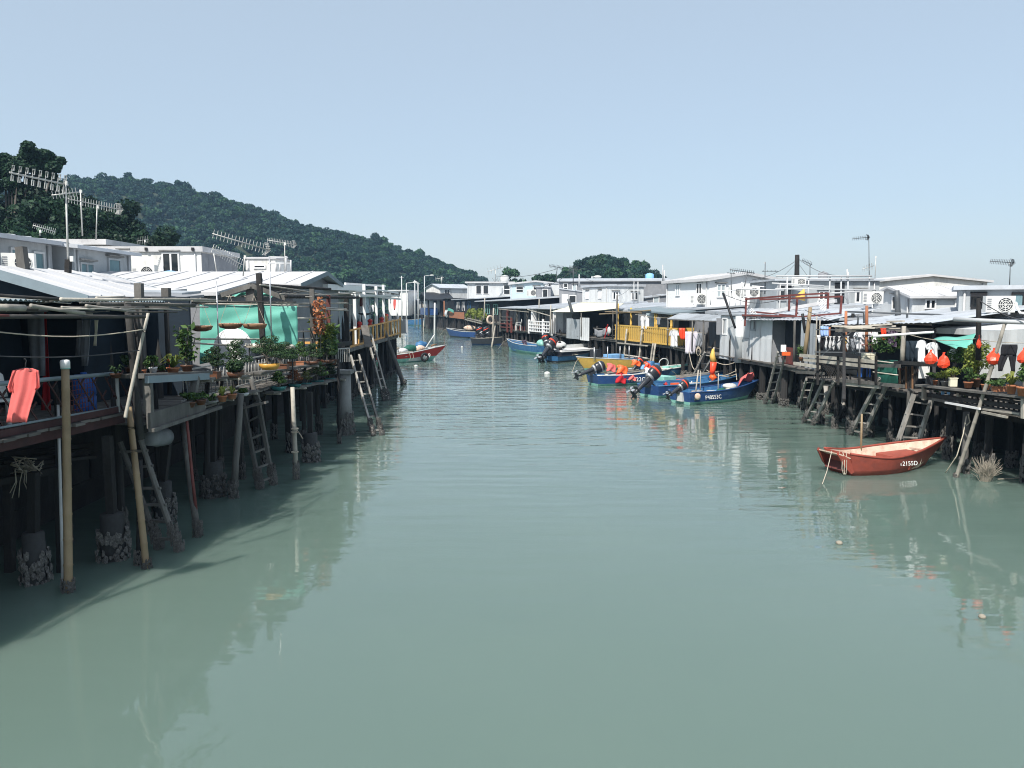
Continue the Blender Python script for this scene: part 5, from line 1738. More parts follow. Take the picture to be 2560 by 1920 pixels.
for i, (u, v, Y) in enumerate(((899, 816, 37.6), (925, 809, 40.6), (954, 803, 44.2), (966, 795, 45.6), (961, 793, 46.2))):
    t = thing('red_ornament', ['first round red ornament on the orange fence', 'second round red ornament on the orange fence', 'third red ornament on the orange fence', 'tall double red ornament on the orange fence post', 'small red ornament behind the double one'][i], 'ornament', at(u, v, Y))
    b = MB(); b.lathe([(.05, -.16), (.11, -.1), (.12, -.02), (.07, .03), (.12, .08), (.13, .16), (.07, .22), (.02, .24)], 12); b.build('body', MT['red'], t, True)
t = thing('white_porch', 'row of square white posts carrying white beams over the orange fenced deck', 'porch', (-7.4, 36, 2.38))
for (u, v, Y) in ((886, 727, 36.2), (910, 711, 38.6), (940, 716, 42.0), (958, 712, 44.4), (974, 730, 46.8), (994, 733, 49.8)):
    q = at(u, v, Y)
    b = MB(); b.bar((q.x, q.y, 2.38), q, .13); b.build('post', MT['pure'], t, world=True)
for (u0, v0, y0, u1, v1, y1, w_, m) in ((863, 709, 40, 962, 715, 46, .1, 'pure'), (813, 717, 31, 900, 721, 36, .22, 'pure'), (868, 724, 36, 975, 735, 47, .12, 'pure'), (900, 739, 37, 998, 739, 50, .1, 'offw'), (940, 723, 42, 995, 733, 49, .08, 'pure'), (880, 735, 36, 1000, 748, 50, .1, 'offw'), (868, 729, 34, 955, 726, 44, .07, 'offw')):
    b = MB(); b.bar(at(u0, v0, y0), at(u1, v1, y1), w_); b.build('beam', MT[m], t, world=True)
for i in range(16):
    u = 944 + i * 3.5
    Y = 43 + i * .44
    b = MB(); b.bar(at(u, 730, Y), at(u + 3.4, 741, Y + .4), .05); b.bar(at(u + 3.4, 730, Y), at(u, 741, Y + .4), .05); b.build('lattice_bar', MT['antd'], t, world=True)
b = MB(); b.slab([(-7.5, 35, 4.8), (-7.5, 50.4, 4.8), (-9.0, 50.4, 4.9), (-9.0, 35, 4.9)], (0, 0, -.05)); b.build('roof', MT['roofw'], t, world=True)
cloth('hanging_cloth', 'red cloth hanging under the white porch beams', 'cloth', 'rust', [(744, 899, 907), (766, 899, 907)], 40.5, .02, 1, 4)
cloth('hanging_cloth', 'coral streamer hanging at the last white post', 'cloth', 'coral', [(745, 984, 990), (760, 983, 990), (775, 985, 988)], 49, .03, 1, 4)
for (lab, u) in (('first white garment under the white porch', 896), ('second white garment under the white porch', 902), ('third white garment under the white porch', 925), ('fourth white garment under the white porch', 932)):
    bd, sl_ = shirt_rows(u - 4, u + 4, 762, 780)
    cloth('hanging_cloth', lab, 'shirt', 'cloth_w', bd, 41.5, .02, 1, 4, extra=sl_)
t = thing('hanging_boat_planter', 'dark boat shaped planter hanging under the white porch', 'planter', at(912, 783, 41))
b = MB(); b.lathe([(.05, -.12), (.3, -.06), (.36, 0), (.33, .01)], 14, (0, 0, 0), 1.0, .5); b.build('bowl', MT['engine'], t, True)
b = MB(); b.bar((-.3, 0, 0), (0, 0, .7), .01); b.bar((.3, 0, 0), (0, 0, .7), .01); b.build('cord', MT['wire'], t)

# ---- roof-top things of the left bank
ac_unit('air conditioner box with a wide fan below the far left window', 46, 683, 24.2, R(20), 1.0)
ac_unit('white air conditioner box at the foot of the white plastered house', 359, 702, 38.5, 0, 1.25)
t = thing('blue_bucket', 'pale blue covered tub on the white roof', 'tub', at(426, 696, 38.0))
b = MB(); b.lathe([(.36, 0), (.33, .2), (.24, .34), (.05, .37)], 14); b.build('cover', MT['lblue'], t, True)
antenna('largest rooftop antenna with loop shaped elements at the left edge', at(172, 705, 18.5), at(164, 452, 18.5), at(24, 431, 17.0), at(170, 462, 18.6), 9, .16, (0.15, -.1, 1), 'ant', False, True, .028)
antenna('long antenna with a comb reflector behind the largest antenna', at(240, 600, 23), at(243, 512, 23), at(170, 497, 21.8), at(302, 524, 23.8), 20, .10, (0.05, -.1, 1), 'ant', True, False, .02)
antenna('short antenna on a thin pale mast above the long white roof', at(206, 590, 26), at(201, 474, 26), at(129, 488, 25.5), at(196, 480, 26.2), 8, .12, (0.05, -.1, 1), 'ant', False, False, .026)
antenna('small toppled antenna lying on the long white roof', at(100, 590, 30), at(100, 575, 30), at(82, 563, 30), at(140, 580, 30.5), 12, .10, (.1, -.2, 1), 'ant', False, False, .018)
antenna('small bent antenna on the roof of the white plastered house', at(362, 612, 39), at(362, 600, 39), at(342, 603, 39), at(372, 598, 39.4), 7, .16, (.5, -.2, 1), 'ant', False, False, .02)
antenna('large antenna with long comb and white reflector above the gabled roof', at(608, 690, 25.0), at(612, 638, 25.0), at(531, 584, 24.0), at(672, 625, 25.4), 16, .13, (.06, -.1, 1), 'ant', True, False, .024)
antenna('smaller antenna behind the large reflector antenna', at(712, 680, 30), at(712, 606, 30), at(668, 600, 29.5), at(740, 612, 30.4), 18, .09, (.04, -.1, 1), 'ant', True, False, .02)
antenna('lowered comb antenna before the grey side of the white plastered house', at(543, 690, 37), at(534, 632, 37), at(530, 620, 36.4), at(606, 662, 38), 14, .2, (.1, -.1, 1), 'ant', False, False, .03)
t = thing('antenna_mast', 'dark tarred base post with a junction box under the largest antenna', 'post', at(169, 706, 18.5))
b = MB(); b.bar(at(169, 706, 18.5), at(171, 649, 18.5), .11); b.build('post', MT['woodd'], t, world=True)
b = MB(); b.box(at(180, 647, 18.4), (.07, .06, .12)); b.build('junction_box', MT['acw'], t, world=True)
t = thing('pipe_rack', 'rack of grey pipes on the roof before the hill', 'pipe rack', at(715, 680, 33))
for (u0, v0, u1, v1) in ((672, 643, 720, 644), (670, 658, 726, 659), (700, 660, 700, 680), (727, 650, 727, 680), (690, 658, 690, 680), (715, 640, 715, 680)):
    b = MB(); b.tube(at(u0, v0, 33), at(u1, v1, 33), .035); b.build('pipe', MT['pipe'], t, True, world=True)
for i, (u, v0, v1, Y) in enumerate(((1004, 690, 745, 120), (1016, 708, 770, 118), (1037, 700, 745, 130), (1061, 690, 730, 140), (1045, 706, 730, 125))):
    p, q = at(u, v1 + 20, Y), at(u, v0, Y)
    t = thing('street_lamp' if i in (1, 3) else 'mast', ['tall bare mast far along the canal', 'lamp post with an arm far along the canal', 'bare mast right of the far lamp post', 'lamp post before the gabled white house', 'short mast between the two far lamp posts'][i], 'mast', (p.x, p.y, 0.5))
    b = MB(); b.tube((p.x, p.y, .5), q, .1, .07); b.build('post', MT['pipe'], t, True, world=True)
    if i in (1, 3):
        b = MB(); b.tube(q, q + Vector((1.0, 0, .12)), .05); b.build('arm', MT['pipe'], t, True, world=True)
        b = MB(); b.ball(q + Vector((1.3, 0, .12)), .4, 10, 6, (1, .5, .3)); b.build('lamp_head', MT['acw'], t, True, world=True)
    else:
        b = MB(); b.bar(q - Vector((.3, 0, .2)), q + Vector((.3, 0, -.2)), .05); b.build('cross_arm', MT['pipe'], t, world=True)
# ================================================================== RIGHT BANK (frames run from the far end to the near end of each lot)
def rlot(u0, Y0, u1, Y1):
    return (xu(u0, Y0), Y0), (xu(u1, Y1), Y1)

RA = ((11.62, 23.2), (12.4, 12.5))
RB = ((10.6, 28.6), (11.58, 23.4))
RC = ((10.45, 40.2), (11.55, 31.0))
RD = ((9.8, 48.6), (10.4, 40.4))
RE = ((7.55, 58.0), (9.85, 49.0))
RF = ((3.9, 68.5), (7.5, 58.6))
RG = ((-1.3, 84.0), (3.8, 69.4))
RH = ((-6.4, 111.0), (-1.6, 86.0))
RI = ((-11.6, 136.0), (-6.6, 112.0))
RJ = ((-18.5, 168.0), (-12.2, 138.0))
RK = ((-31.0, 208.0), (-19.5, 172.0))
deck('stilt_deck', 'timber deck on stilts at the right edge, crowded with potted plants', *RA, 6, 1.62, 1.2, 0.26, 40, 'woodd', .085, (.3, 1.3, 2.4), .7)
deck('stilt_deck', 'timber deck on stilts under the drying fish and laundry', *RB, 6, 1.66, 1.0, 0.26, 30, 'woodd', .085, (.3, 1.2, 2.2), .7)
deck('stilt_deck', 'timber deck on stilts under the zinc clad house', *RC, 6, 1.72, 1.15, 0.3, 34, 'wood', .11, (.25, 1.2, 2.2), .6)
deck('stilt_deck', 'timber deck on stilts under the corrugated awning and lavender sheet', *RD, 6, 1.72, 1.15, 0.3, 30, 'wood', .11, (.25, 1.2, 2.2), .5)
deck('stilt_deck', 'timber deck on stilts under the yellow balcony', *RE, 6, 1.74, .9, 0.34, 30, 'wood', .09, (.25, 1.2, 2.2), .4)
deck('stilt_deck', 'timber deck on stilts under the cream awning', *RF, 6, 1.74, 1.2, 0.4, 28, 'wood', .11, (.3, 1.3, 2.3), .4)
deck('stilt_deck', 'timber deck on stilts under the white balcony', *RG, 6, 1.76, 1.0, 0.4, 40, 'wood', .12, (.3, 1.2, 2.3), .4)
deck('stilt_deck', 'timber deck on tall stilts under the flower filled balcony', *RH, 6, 2.3, 1.25, 0.5, 50, 'wood', .13, (.3, 1.4), .4)
deck('stilt_deck', 'timber deck on tall stilts under the orange panelled house', *RI, 6, 2.45, 1.3, 0.5, 50, 'wood', .14, (.3, 1.4), .4)
deck('stilt_deck', 'timber deck on stilts under the black roofed house', *RJ, 6, 2.4, 1.6, 0.6, 50, 'wood', .15, (.3, 1.6), .4)
deck('stilt_deck', 'farthest timber deck on stilts at the bend of the canal', *RK, 6, 2.3, 2.0, 0.8, 50, 'wood', .16, (.3, 1.6), 0)

def lot_house(name, label, L_, inset, d, z0, z1, **kw):
    p, rz, w = lot(*L_)
    n = Vector((-math.sin(rz), math.cos(rz)))
    o = p + n * inset
    return house(name, label, (o.x, o.y), rz, w - 0.12, d, z0, z1, base_stilts=False, **kw)

# ---- ground floor houses
lot_house('stilt_house', 'low house with a zinc roof behind the potted plants at the right edge', RA, 2.6, 6, 1.65, 3.5, roof='shed_f', rise=.45, over=.1, wall='grey', roofm='roofm')
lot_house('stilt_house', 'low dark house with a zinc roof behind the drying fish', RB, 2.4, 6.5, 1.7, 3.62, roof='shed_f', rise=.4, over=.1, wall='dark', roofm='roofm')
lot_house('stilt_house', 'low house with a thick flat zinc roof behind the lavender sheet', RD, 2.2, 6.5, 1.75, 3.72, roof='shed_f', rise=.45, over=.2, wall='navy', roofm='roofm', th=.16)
lot_house('stilt_house', 'small grey house with doors behind the yellow balcony', RE, 1.7, 6, 1.75, 3.95, roof='shed_f', rise=.35, over=.2, wall='dgrey', roofm='roofm',
          wins=[('F', 5.6, 2.6, .8, .9, dict(style='stack'))], doors=[('F', 2.2, 1.76, 1.3, 1.9, 'blue'), ('F', 7.4, 1.76, 1.4, 1.9, 'dark')])
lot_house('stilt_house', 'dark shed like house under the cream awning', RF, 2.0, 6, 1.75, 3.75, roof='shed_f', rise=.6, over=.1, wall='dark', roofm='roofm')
lot_house('stilt_house', 'long low house with a zinc roof behind the white balcony', RG, 1.6, 7, 1.77, 3.95, roof='shed_f', rise=.5, over=.25, wall='dgrey', roofm='roofm',
          wins=[('F', 8.4, 2.5, 1.6, 1.2, dict(glass='glass', frame='lgrey', hood=False))], doors=[('F', 2.5, 1.78, 1.0, 1.9, 'navy'), ('F', 5.2, 1.78, .9, 1.9, 'navy'), ('F', 12.2, 1.78, 2.4, 1.9, 'lgrey')])
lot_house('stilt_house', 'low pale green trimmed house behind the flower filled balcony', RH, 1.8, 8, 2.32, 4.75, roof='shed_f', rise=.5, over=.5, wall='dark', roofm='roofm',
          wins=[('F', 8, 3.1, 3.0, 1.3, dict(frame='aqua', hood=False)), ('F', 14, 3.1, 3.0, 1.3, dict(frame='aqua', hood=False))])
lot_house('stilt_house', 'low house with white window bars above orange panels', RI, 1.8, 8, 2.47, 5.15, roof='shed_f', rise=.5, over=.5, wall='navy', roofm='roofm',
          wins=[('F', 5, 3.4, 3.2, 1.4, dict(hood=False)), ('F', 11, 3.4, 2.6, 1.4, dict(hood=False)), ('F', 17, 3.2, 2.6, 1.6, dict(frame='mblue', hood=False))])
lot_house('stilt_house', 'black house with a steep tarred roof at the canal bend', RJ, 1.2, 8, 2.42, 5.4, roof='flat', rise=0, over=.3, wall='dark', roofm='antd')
lot_house('stilt_house', 'farthest low pale house at the bend of the canal', RK, 1.6, 9, 2.32, 5.4, roof='shed_f', rise=.5, over=.5, wall='lgrey', roofm='roofw', wins=[('F', 12, 3, 3, 1.6, {}), ('F', 24, 3, 3, 1.6, {})])

# zinc clad house: sheets, drum column, casement, small window
t = lot_house('zinc_house', 'zinc clad house with an open white casement, standing above the blue boats', ((10.45, 40.2), (11.35, 34.9)), .05, 6, 1.70, 3.72, roof='flat', rise=0, over=.12, wall='dgrey', roofm='roofm', th=.1)
p_, rz_, w_ = lot((10.45, 40.2), (11.35, 34.9))
n = 5
for i in range(n):
    for j, (z0, z1) in enumerate(((1.55, 2.72), (2.70, 3.70))):
        b = MB()
        b.corr((i * w_ / n + .02, -.05 + .015 * j, z0 + random.uniform(-.05, .02)), (w_ / n - .03, 0, 0), (0, 0, z1 - z0), .5, .008)
        b.build('wall_sheet', MT['lgrey'], t)
b = MB(); b.lathe([(.24, 1.5), (.24, 2.72), (.25, 2.74), (.24, 2.76), (.24, 3.7)], 16, (2.3, -.05, 0)); b.build('drum_column', MT['lgrey'], t, True)
o = window(t, 'F', w_, 6, .55, 2.75, .55, .85, style='one', hood=False)
b = MB(); b.bb(.25, .28, -.36, -.33, 2.76, 3.58); b.bb(.25, .28, -.12, -.09, 2.76, 3.58); b.bb(.25, .28, -.36, -.09, 2.76, 2.8); b.bb(.25, .28, -.36, -.09, 3.54, 3.58); b.bb(.258, .272, -.34, -.1, 2.8, 3.54); b.build('open_casement', MT['dgrey'], o)
window(t, 'F', w_, 6, 3.55, 3.05, .55, .5, style='one', frame='zinc', glass='glass', hood=True)
# doorway bay and side panel right of it
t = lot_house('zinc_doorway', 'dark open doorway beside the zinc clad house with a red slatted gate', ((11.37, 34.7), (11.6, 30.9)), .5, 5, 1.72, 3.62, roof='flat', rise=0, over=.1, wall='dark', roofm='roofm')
b = MB(); b.corr((2.3, -.3, 1.6), (.75, 0, 0), (0, 0, 2.0), .25, .012); b.build('wall_sheet', MT['zinc'], t)
b = MB(); b.corr((3.1, -.28, 1.6), (.6, 0, 0), (0, 0, 1.9), .25, .012); b.build('wall_sheet', MT['zinc'], t)
for i in range(9):
    b = MB(); b.bb(.5 + i * .13, .58 + i * .13, -.3, -.25, 1.75, 2.45); b.build('gate_slat', MT['rust'], t)

# ---- roofs and awnings
t = thing('corrugated_awning', 'grey corrugated awning sheltering the porch beside the zinc clad house', 'awning', (10.2, 44, 1.72))
q0, q1 = at(1668, 797, 47.5), at(1806, 803, 40.4)
b0, b1 = at(1700, 783, 49.0), at(1836, 789, 42.2)
for i in range(5):
    a, c = q0.lerp(q1, i / 5), q0.lerp(q1, (i + 1) / 5)
    e = b0.lerp(b1, i / 5)
    b = MB(); b.corr(a, c - a, e - a, .16, .022); b.build('roof_sheet', MT['zinc'], t, world=True)
for f in (.02, .5, .98):
    p = q0.lerp(q1, f)
    b = MB(); b.tube((p.x, p.y, 1.72), p, .04); b.build('post', MT['wood'], t, True, world=True)
b = MB(); b.bar(q0 - Vector((0, 0, .04)), q1 - Vector((0, 0, .04)), .05); b.build('beam', MT['wood'], t, world=True)
t = thing('cream_awning', 'wide cream fabric awning over the dark shed house', 'awning', (6, 63, 1.74))
c = [at(1378, 779, 68.5), at(1543, 770, 58.5), at(1560, 757, 63), at(1454, 755, 73)]
b = MB()
b.grid(lambda a, e: c[0].lerp(c[1], a).lerp(c[3].lerp(c[2], a), e) - Vector((0, 0, .12 * math.sin(a * math.pi) * (1 - e))), 14, 6, (0, 0, -.03))
b.build('canopy', MT['cream'], t, True, world=True)
for f in (.02, .5, .95):
    p = c[0].lerp(c[1], f)
    b = MB(); b.tube((p.x, p.y + .2, 1.74), p + Vector((0, .2, -.16 * math.sin(f * math.pi) - .04)), .05); b.build('post', MT['wood'], t, True, world=True)
# sheet panels of the shed front
p_, rz_, w_ = lot(*RF)
t = thing('sheet_screen', 'patched zinc sheets closing half of the front below the cream awning', 'screen', (p_.x, p_.y, 0), rz_)
for (x0, x1, z0, z1, m) in ((2.0, 3.3, 1.5, 3.15, 'zinc'), (3.3, 4.6, 1.5, 3.1, 'zinc'), (4.65, 6.4, 1.45, 3.25, 'lgrey')):
    b = MB(); b.corr((x0, -.05, z0), (x1 - x0 - .02, 0, 0), (0, 0, z1 - z0), .3, .012); b.build('wall_sheet', MT[m], t)
t = thing('net_rack', 'dark fishing gear hung in the open half of the shed under the cream awning', 'fishing gear', (p_.x, p_.y, 0), rz_)
b = MB(); b.bar((6.6, .2, 2.45), (10.2, .2, 2.45), .07); b.bar((6.6, .2, 2.0), (10.2, .2, 2.0), .06); b.build('rail', MT['wood'], t)
b = MB(); b.grid(lambda a, e: (7 + a * 2.2, .1 + .08 * math.sin(a * 14), 2.4 - e * .5 - .1 * math.sin(a * 5)), 18, 4, (0, .05, 0)); b.build('net', MT['dgrey'], t, True)
b = MB(); b.ball((9.7, 0, 2.35), .22, 10, 7, (1, .6, 1.3), .1); b.build('white_float', MT['offw'], t, True)
b = MB(); b.bar((9.0, -.02, 1.75), (9.5, -.02, 2.8), .06); b.bar((9.2, -.02, 2.6), (9.7, -.02, 2.0), .05); b.build('red_frame', MT['red'], t)

# ---- yellow balcony
p_, rz_, w_ = lot(*RE)
t = thing('balcony_railing', 'bright yellow slatted balcony railing above the blue boats', 'railing', (p_.x, p_.y, 0), rz_)
for (z0, z1) in ((2.74, 2.84), (1.76, 1.86)):
    b = MB(); b.bb(-.05, w_ + .05, -.1, -.02, z0, z1); b.build('rail', MT['yellow'], t)
n = 29
sm = MB(); sm.bb(0, .17, -.09, -.04, 1.86, 2.74); sm = sm.mesh('slat', MT['yellow'])
for i in range(n):
    link('slat', sm, t, (i * w_ / n + .03, 0, 0))
b = MB(); b.bb(w_ - .02, w_ + .06, -.1, 1.4, 1.76, 2.84); b.build('end_panel', MT['yellow'], t)
t = thing('balcony_posts', 'yellow bamboo posts and small roof of the yellow balcony', 'porch', (p_.x, p_.y, 0), rz_)
for x, z, m in ((.15, 4.35, 'yellow'), (2.6, 4.05, 'yellow'), (6.6, 3.8, 'yellow'), (6.85, 3.8, 'yellow'), (9.0, 3.7, 'yellow')):
    b = MB(); b.bamboo((x, .05, 1.76), (x, .05, z), .085); b.build('post', MT[m], t, True)
b = MB(); b.slab([(2.4, -.1, 3.95), (9.3, -.15, 3.75), (9.3, 2.2, 3.95), (2.4, 2.2, 4.15)], (0, 0, -.1)); b.build('roof', MT['fascia'], t)
b = MB(); b.bamboo((-2.8, -.25, 3.55), (6.4, -.2, 3.9), .05); b.bamboo((-1.6, -.25, 3.75), (5, -.2, 3.7), .04); b.build('pole', MT['bamboo'], t, True)
t = thing('landing_frame', 'bamboo landing frame and steps under the yellow balcony', 'landing', (p_.x, p_.y, 0), rz_)
for x in (2.6, 5.2, 7.0, 7.35):
    b = MB(); b.bamboo((x, -.5, -.4), (x, -.25, 2.6 if x < 6 else 1.8), .07); b.build('post', MT['bambg'], t, True)
for z in (.75, 1.55):
    b = MB(); b.bamboo((1.2, -.45, z), (6.6, -.45, z + .05), .06); b.build('rail', MT['bambg'], t, True)

# ---- white balcony, red railing, chairs of the long house
p_, rz_, w_ = lot(*RG)
t = thing('balcony_railing', 'small white grid balcony railing of the long low house', 'railing', (p_.x, p_.y, 0), rz_)
for x in (9.2, 12.8, 14.9):
    b = MB(); b.bb(x, x + .16, -.25, -.1, 1.6, 3.0 if x > 12 else 2.9); b.build('post', MT['pure'], t)
for z in (1.8, 2.1, 2.4, 2.72):
    b = MB(); b.bb(9.2, 15, -.22, -.15, z, z + .09); b.build('rail', MT['pure'], t)
for i in range(9):
    b = MB(); b.bb(9.7 + i * .58, 9.8 + i * .58, -.2, -.16, 1.8, 2.75); b.build('bar', MT['pure'], t)
t = thing('balcony_railing', 'red and grey plank railing of the long low house', 'railing', (p_.x, p_.y, 0), rz_)
for z in (1.95, 2.3, 2.65, 3.0):
    b = MB(); b.bb(.4, 4.2, -.16, -.1, z, z + .1); b.build('rail', MT['rust' if z < 2.5 else 'wood'], t)
for x in (.5, 2.8, 4.0):
    b = MB(); b.bb(x, x + .18, -.2, -.05, 1.5, 3.9 if x < 3 else 3.0); b.build('post', MT['rust' if x > 2 else 'wood'], t)
for i in range(6):
    b = MB(); b.bb(4.4 + i * .7, 4.5 + i * .7, -.16, -.1, 1.8, 2.2); b.build('baluster', MT['rust'], t)
t = thing('porch_posts', 'white and grey posts carrying the roof of the long low house', 'porch', (p_.x, p_.y, 0), rz_)
for x, m, r_ in ((.2, 'wood', .09), (2.6, 'wood', .08), (5.2, 'wood', .07), (8.0, 'wood', .06), (9.8, 'pure', .2), (14.9, 'pure', .1)):
    b = MB(); b.bar((x, .1, 1.77), (x, .1, 4.0), r_ * 2); b.build('post', MT[m], t)
b = MB(); b.slab([(-.1, -.25, 3.98), (15.3, -.25, 3.92), (15.3, 1.7, 4.1), (-.1, 1.7, 4.16)], (0, 0, -.05)); b.build('roof_edge', MT['zinc'], t)
for a in (((.6, -.3, 3.85), (9.5, -.3, 3.6)), ((9.2, -.3, 3.85), (15, -.3, 3.3))):
    b = MB(); b.bar(*a, .06); b.build('batten', MT['bambg'], t)
plastic_chair('white plastic chair on the porch of the long low house', tuple(at(1296, 826, 78) * 1)[:2] + (1.78,), R(-100), 1.3)
plastic_chair('white plastic chair half hidden beside the zinc screen', (5.2, 67.2, 1.78), R(-100), 1.3)

# ---- flower balcony, orange panels, black house extras
p_, rz_, w_ = lot(*RH)
t = thing('flower_balcony', 'balcony rail overflowing with yellow green flowers far along the canal', 'balcony', (p_.x, p_.y, 0), rz_)
for z in (2.35, 2.6):
    b = MB(); b.bar((3, -.5, z), (18, -.5, z - .25), .12); b.build('rail', MT['bambg'], t)
for x in np.arange(3, 18.1, 2.5):
    b = MB(); b.bar((x, -.5, 2.1), (x, -.5, 3.0), .1); b.build('baluster', MT['wood'], t)
link('flowers', crown_mesh('flowers', [(x, -.2, 3.1 + .3 * math.sin(x), .9, .5, .5) for x in np.arange(4, 17.5, 1.2)], 1500, .22, MT['leafy'], .2), t, kind='stuff')
t = thing('life_ring', 'white life ring hung at the end of the flower balcony', 'life ring', at(1226, 800, 86.5))
b = MB(); b.ring((0, 0, 0), .42, .12, 16, 6, (.8, -1, .2)); b.build('ring', MT['buffw'], t, True)
p_, rz_, w_ = lot(*RI)
t = thing('house_boarding', 'terracotta orange boarding under the windows of the far stilt house', 'panelling', (p_.x, p_.y, 0), rz_)
for x0, x1, m in ((8, 13, 'terra'), (13.2, 18.5, 'terra'), (18.8, 24, 'terra'), (0.3, 1.6, 'terra')):
    b = MB(); b.bb(x0, x1, -.06, 0, 2.3 if x0 > 1 else 2.4, 3.25 if x0 > 1 else 5.0); b.build('panel', MT[m], t)
b = MB(); b.grid(lambda a, e: (7 + a * 7, -.2 - .3 * math.sin(a * 3.1), 3.5 - e * .4 + .3 * math.sin(a * 3.1)), 10, 3, (0, .05, 0)); b.build('green_sheet', MT['tarp'], t)
b = MB(); b.grid(lambda a, e: (5 + a * 3, -.3 - .2 * math.sin(e * 3), 3.4 - e * 1.0 + .15 * math.sin(a * 9)), 10, 4, (0, .05, 0)); b.build('grey_sheet', MT['lgrey'], t)
p_, rz_, w_ = lot(*RJ)
t = thing('black_pitched_roof', 'small black pitched roof shelter projecting over the far canal', 'shelter', (p_.x, p_.y, 0), rz_)
b = MB(); b.slab([(12, -2, 5.3), (17, -2.2, 6.7), (17, 3, 6.7), (12, 3, 5.3)], (0, 0, -.2)); b.build('roof', MT['black'], t)
b = MB(); b.slab([(17, -2.2, 6.7), (26, -2, 5.3), (26, 3, 5.3), (17, 3, 6.7)], (0, 0, -.2)); b.build('roof', MT['black'], t)
b = MB(); b.slab([(13, -1.5, 5.2), (17, -1.5, 6.4), (25, -1.5, 5.2)], (0, .2, 0)); b.build('gable', MT['dark'], t)
for x in (13, 18, 25):
    b = MB(); b.bar((x, -1.6, -.4), (x, -1.6, 5.3), .3); b.build('post', MT['woodd'], t)
b = MB(); b.bb(14, 25, -2.0, 0, 2.5, 3.8); b.build('stored_goods', MT['bblue'], t)
for i, (lab, u0, v0, u1, v1) in enumerate((('long pale timber leaning at the black house', 1047, 812, 1060, 757), ('second long timber leaning at the black house', 1057, 818, 1068, 765), ('short timber leaning at the black house', 1068, 815, 1078, 782))):
    p = onw(u0, v0)
    b = MB(); b.tube(p - Vector((0, 0, .4)), at(u1, v1, p.y + 2), .2)
    single(b, 'leaning_timber', MT['bambg'], lab, 'timber', tuple(p))

# ---- upper houses, far to near
W0 = dict(style='two')
house('upper_house', 'distant white house with a grey gable and pale roof above the black shelter', (xu(1101, 150) - .643 * 4.6, 150 + .766 * 4.6), R(-50), 4.6, 7, 2, 7.5, 'gable_f', .7, .3, 'white', 'roofm', [('R', 1.6, 5.7, 1.2, 1.5, {})], [('F', 3.0, 4.5, 1.0, 2.0, 'dark')], fascia='fascia')
house('upper_house', 'distant pale grey concrete house with two tall dark windows', (xu(1169, 124), 124), 0, 7.0, 8, 2, 7.65, 'flat', 0, .35, 'lgrey', 'roofw', [('F', 1.75, 5.95, .85, 1.4, dict(style='one')), ('F', 2.85, 5.95, .85, 1.4, dict(style='one')), ('F', 6.1, 5.9, 1.0, 1.5, dict(style='stack'))], th=.22)
house('upper_house', 'pale blue house with a wide low white gable', (xu(1276, 108), 108), 0, 6.8, 8, 2, 7.0, 'gable_f', .35, .3, 'blue', 'roofw', [('F', 1.25, 5.95, 1.0, .8, dict(style='stack')), ('F', 3.5, 6.1, .9, .7, dict(style='one')), ('F', 5.3, 5.6, .7, 1.5, dict(style='stack'))], th=.2)
house('upper_house', 'narrow grey concrete house right of the pale blue house', (xu(1362, 104), 104), 0, 2.1, 4, 2, 7.0, 'flat', 0, .1, 'lgrey', 'roofm', [('F', .6, 6.0, .35, 1.0, dict(style='one')), ('F', 1.5, 4.8, .8, .6, dict(style='one'))], th=.15)
house('rooftop_hut', 'slate grey rooftop hut with a dark doorway between the pale blue and narrow houses', (xu(1341, 102), 102), 0, 1.8, 2.5, 2, 6.5, 'flat', 0, .15, 'dgrey', 'roofm', [('F', 1.1, 5.2, .7, 1.1, dict(style='one', hood=False))], th=.12)
house('upper_house', 'long slate grey house with stacked white windows and a long grey roof', (xu(1397, 92), 92), R(-5), 12.4, 7, 2, 6.95, 'gable_s', .25, .25, 'dgrey', 'roofm', [('F', .75, 5.75, .5, 1.0, dict(style='stack')), ('F', 1.75, 5.9, .5, .7, dict(style='one', glass='curt'))], th=.2)
house('upper_house', 'slate grey lower annexe with a white door below the long roof', (xu(1398, 86), 86), R(-8), 2.7, 4, 2, 5.6, 'shed_r', .35, .1, 'dgrey', 'roofm', [('F', 1.4, 4.3, .8, 1.0, dict(style='one', hood=False))], [('F', .6, 4.2, .7, 1.2, 'acw')])
cx, cy = xu(1519, 74), 74
house('upper_house', 'pale grey sheet clad house with four small windows', (cx - .342 * 5.6, cy + .94 * 5.6), R(-70), 5.6, 3.7, 2, 5.95, 'flat', 0, .14, 'lgrey', 'roofm', panels=.95, wins=[('F', 1.15, 4.85, .7, .8, dict(style='two', glass='pure')), ('F', 3.9, 4.85, .6, .8, dict(style='two', glass='pure')), ('R', .75, 4.75, .6, .75, dict(style='two')), ('R', 2.75, 4.7, .7, .75, dict(style='two'))], th=.22)
house('upper_house', 'small grey lean-to house with one window beside the big white house', (xu(1604, 77), 77), R(4), 2.5, 3.5, 2, 5.2, 'shed_r', -.35, .15, 'dgrey', 'roofm', [('F', 1.35, 4.3, .6, .75, dict(style='one', glass='curt'))])
house('upper_house', 'big bright white house with a low gable on the right bank', (10.75, 55.9), math.atan2(-5.8, 1.55), 6.0, 4.9, 2, 5.75, 'gable_s', .38, .28, 'pure', 'roofw',
      [('F', 1.75, 4.85, .62, .78, dict(glass='curt')), ('F', 4.75, 4.8, .72, .85, dict(glass='glass')), ('R', .8, 4.7, .62, .85, dict(glass='curt')), ('R', 3.7, 4.5, .5, .8, dict(style='one'))], th=.18)
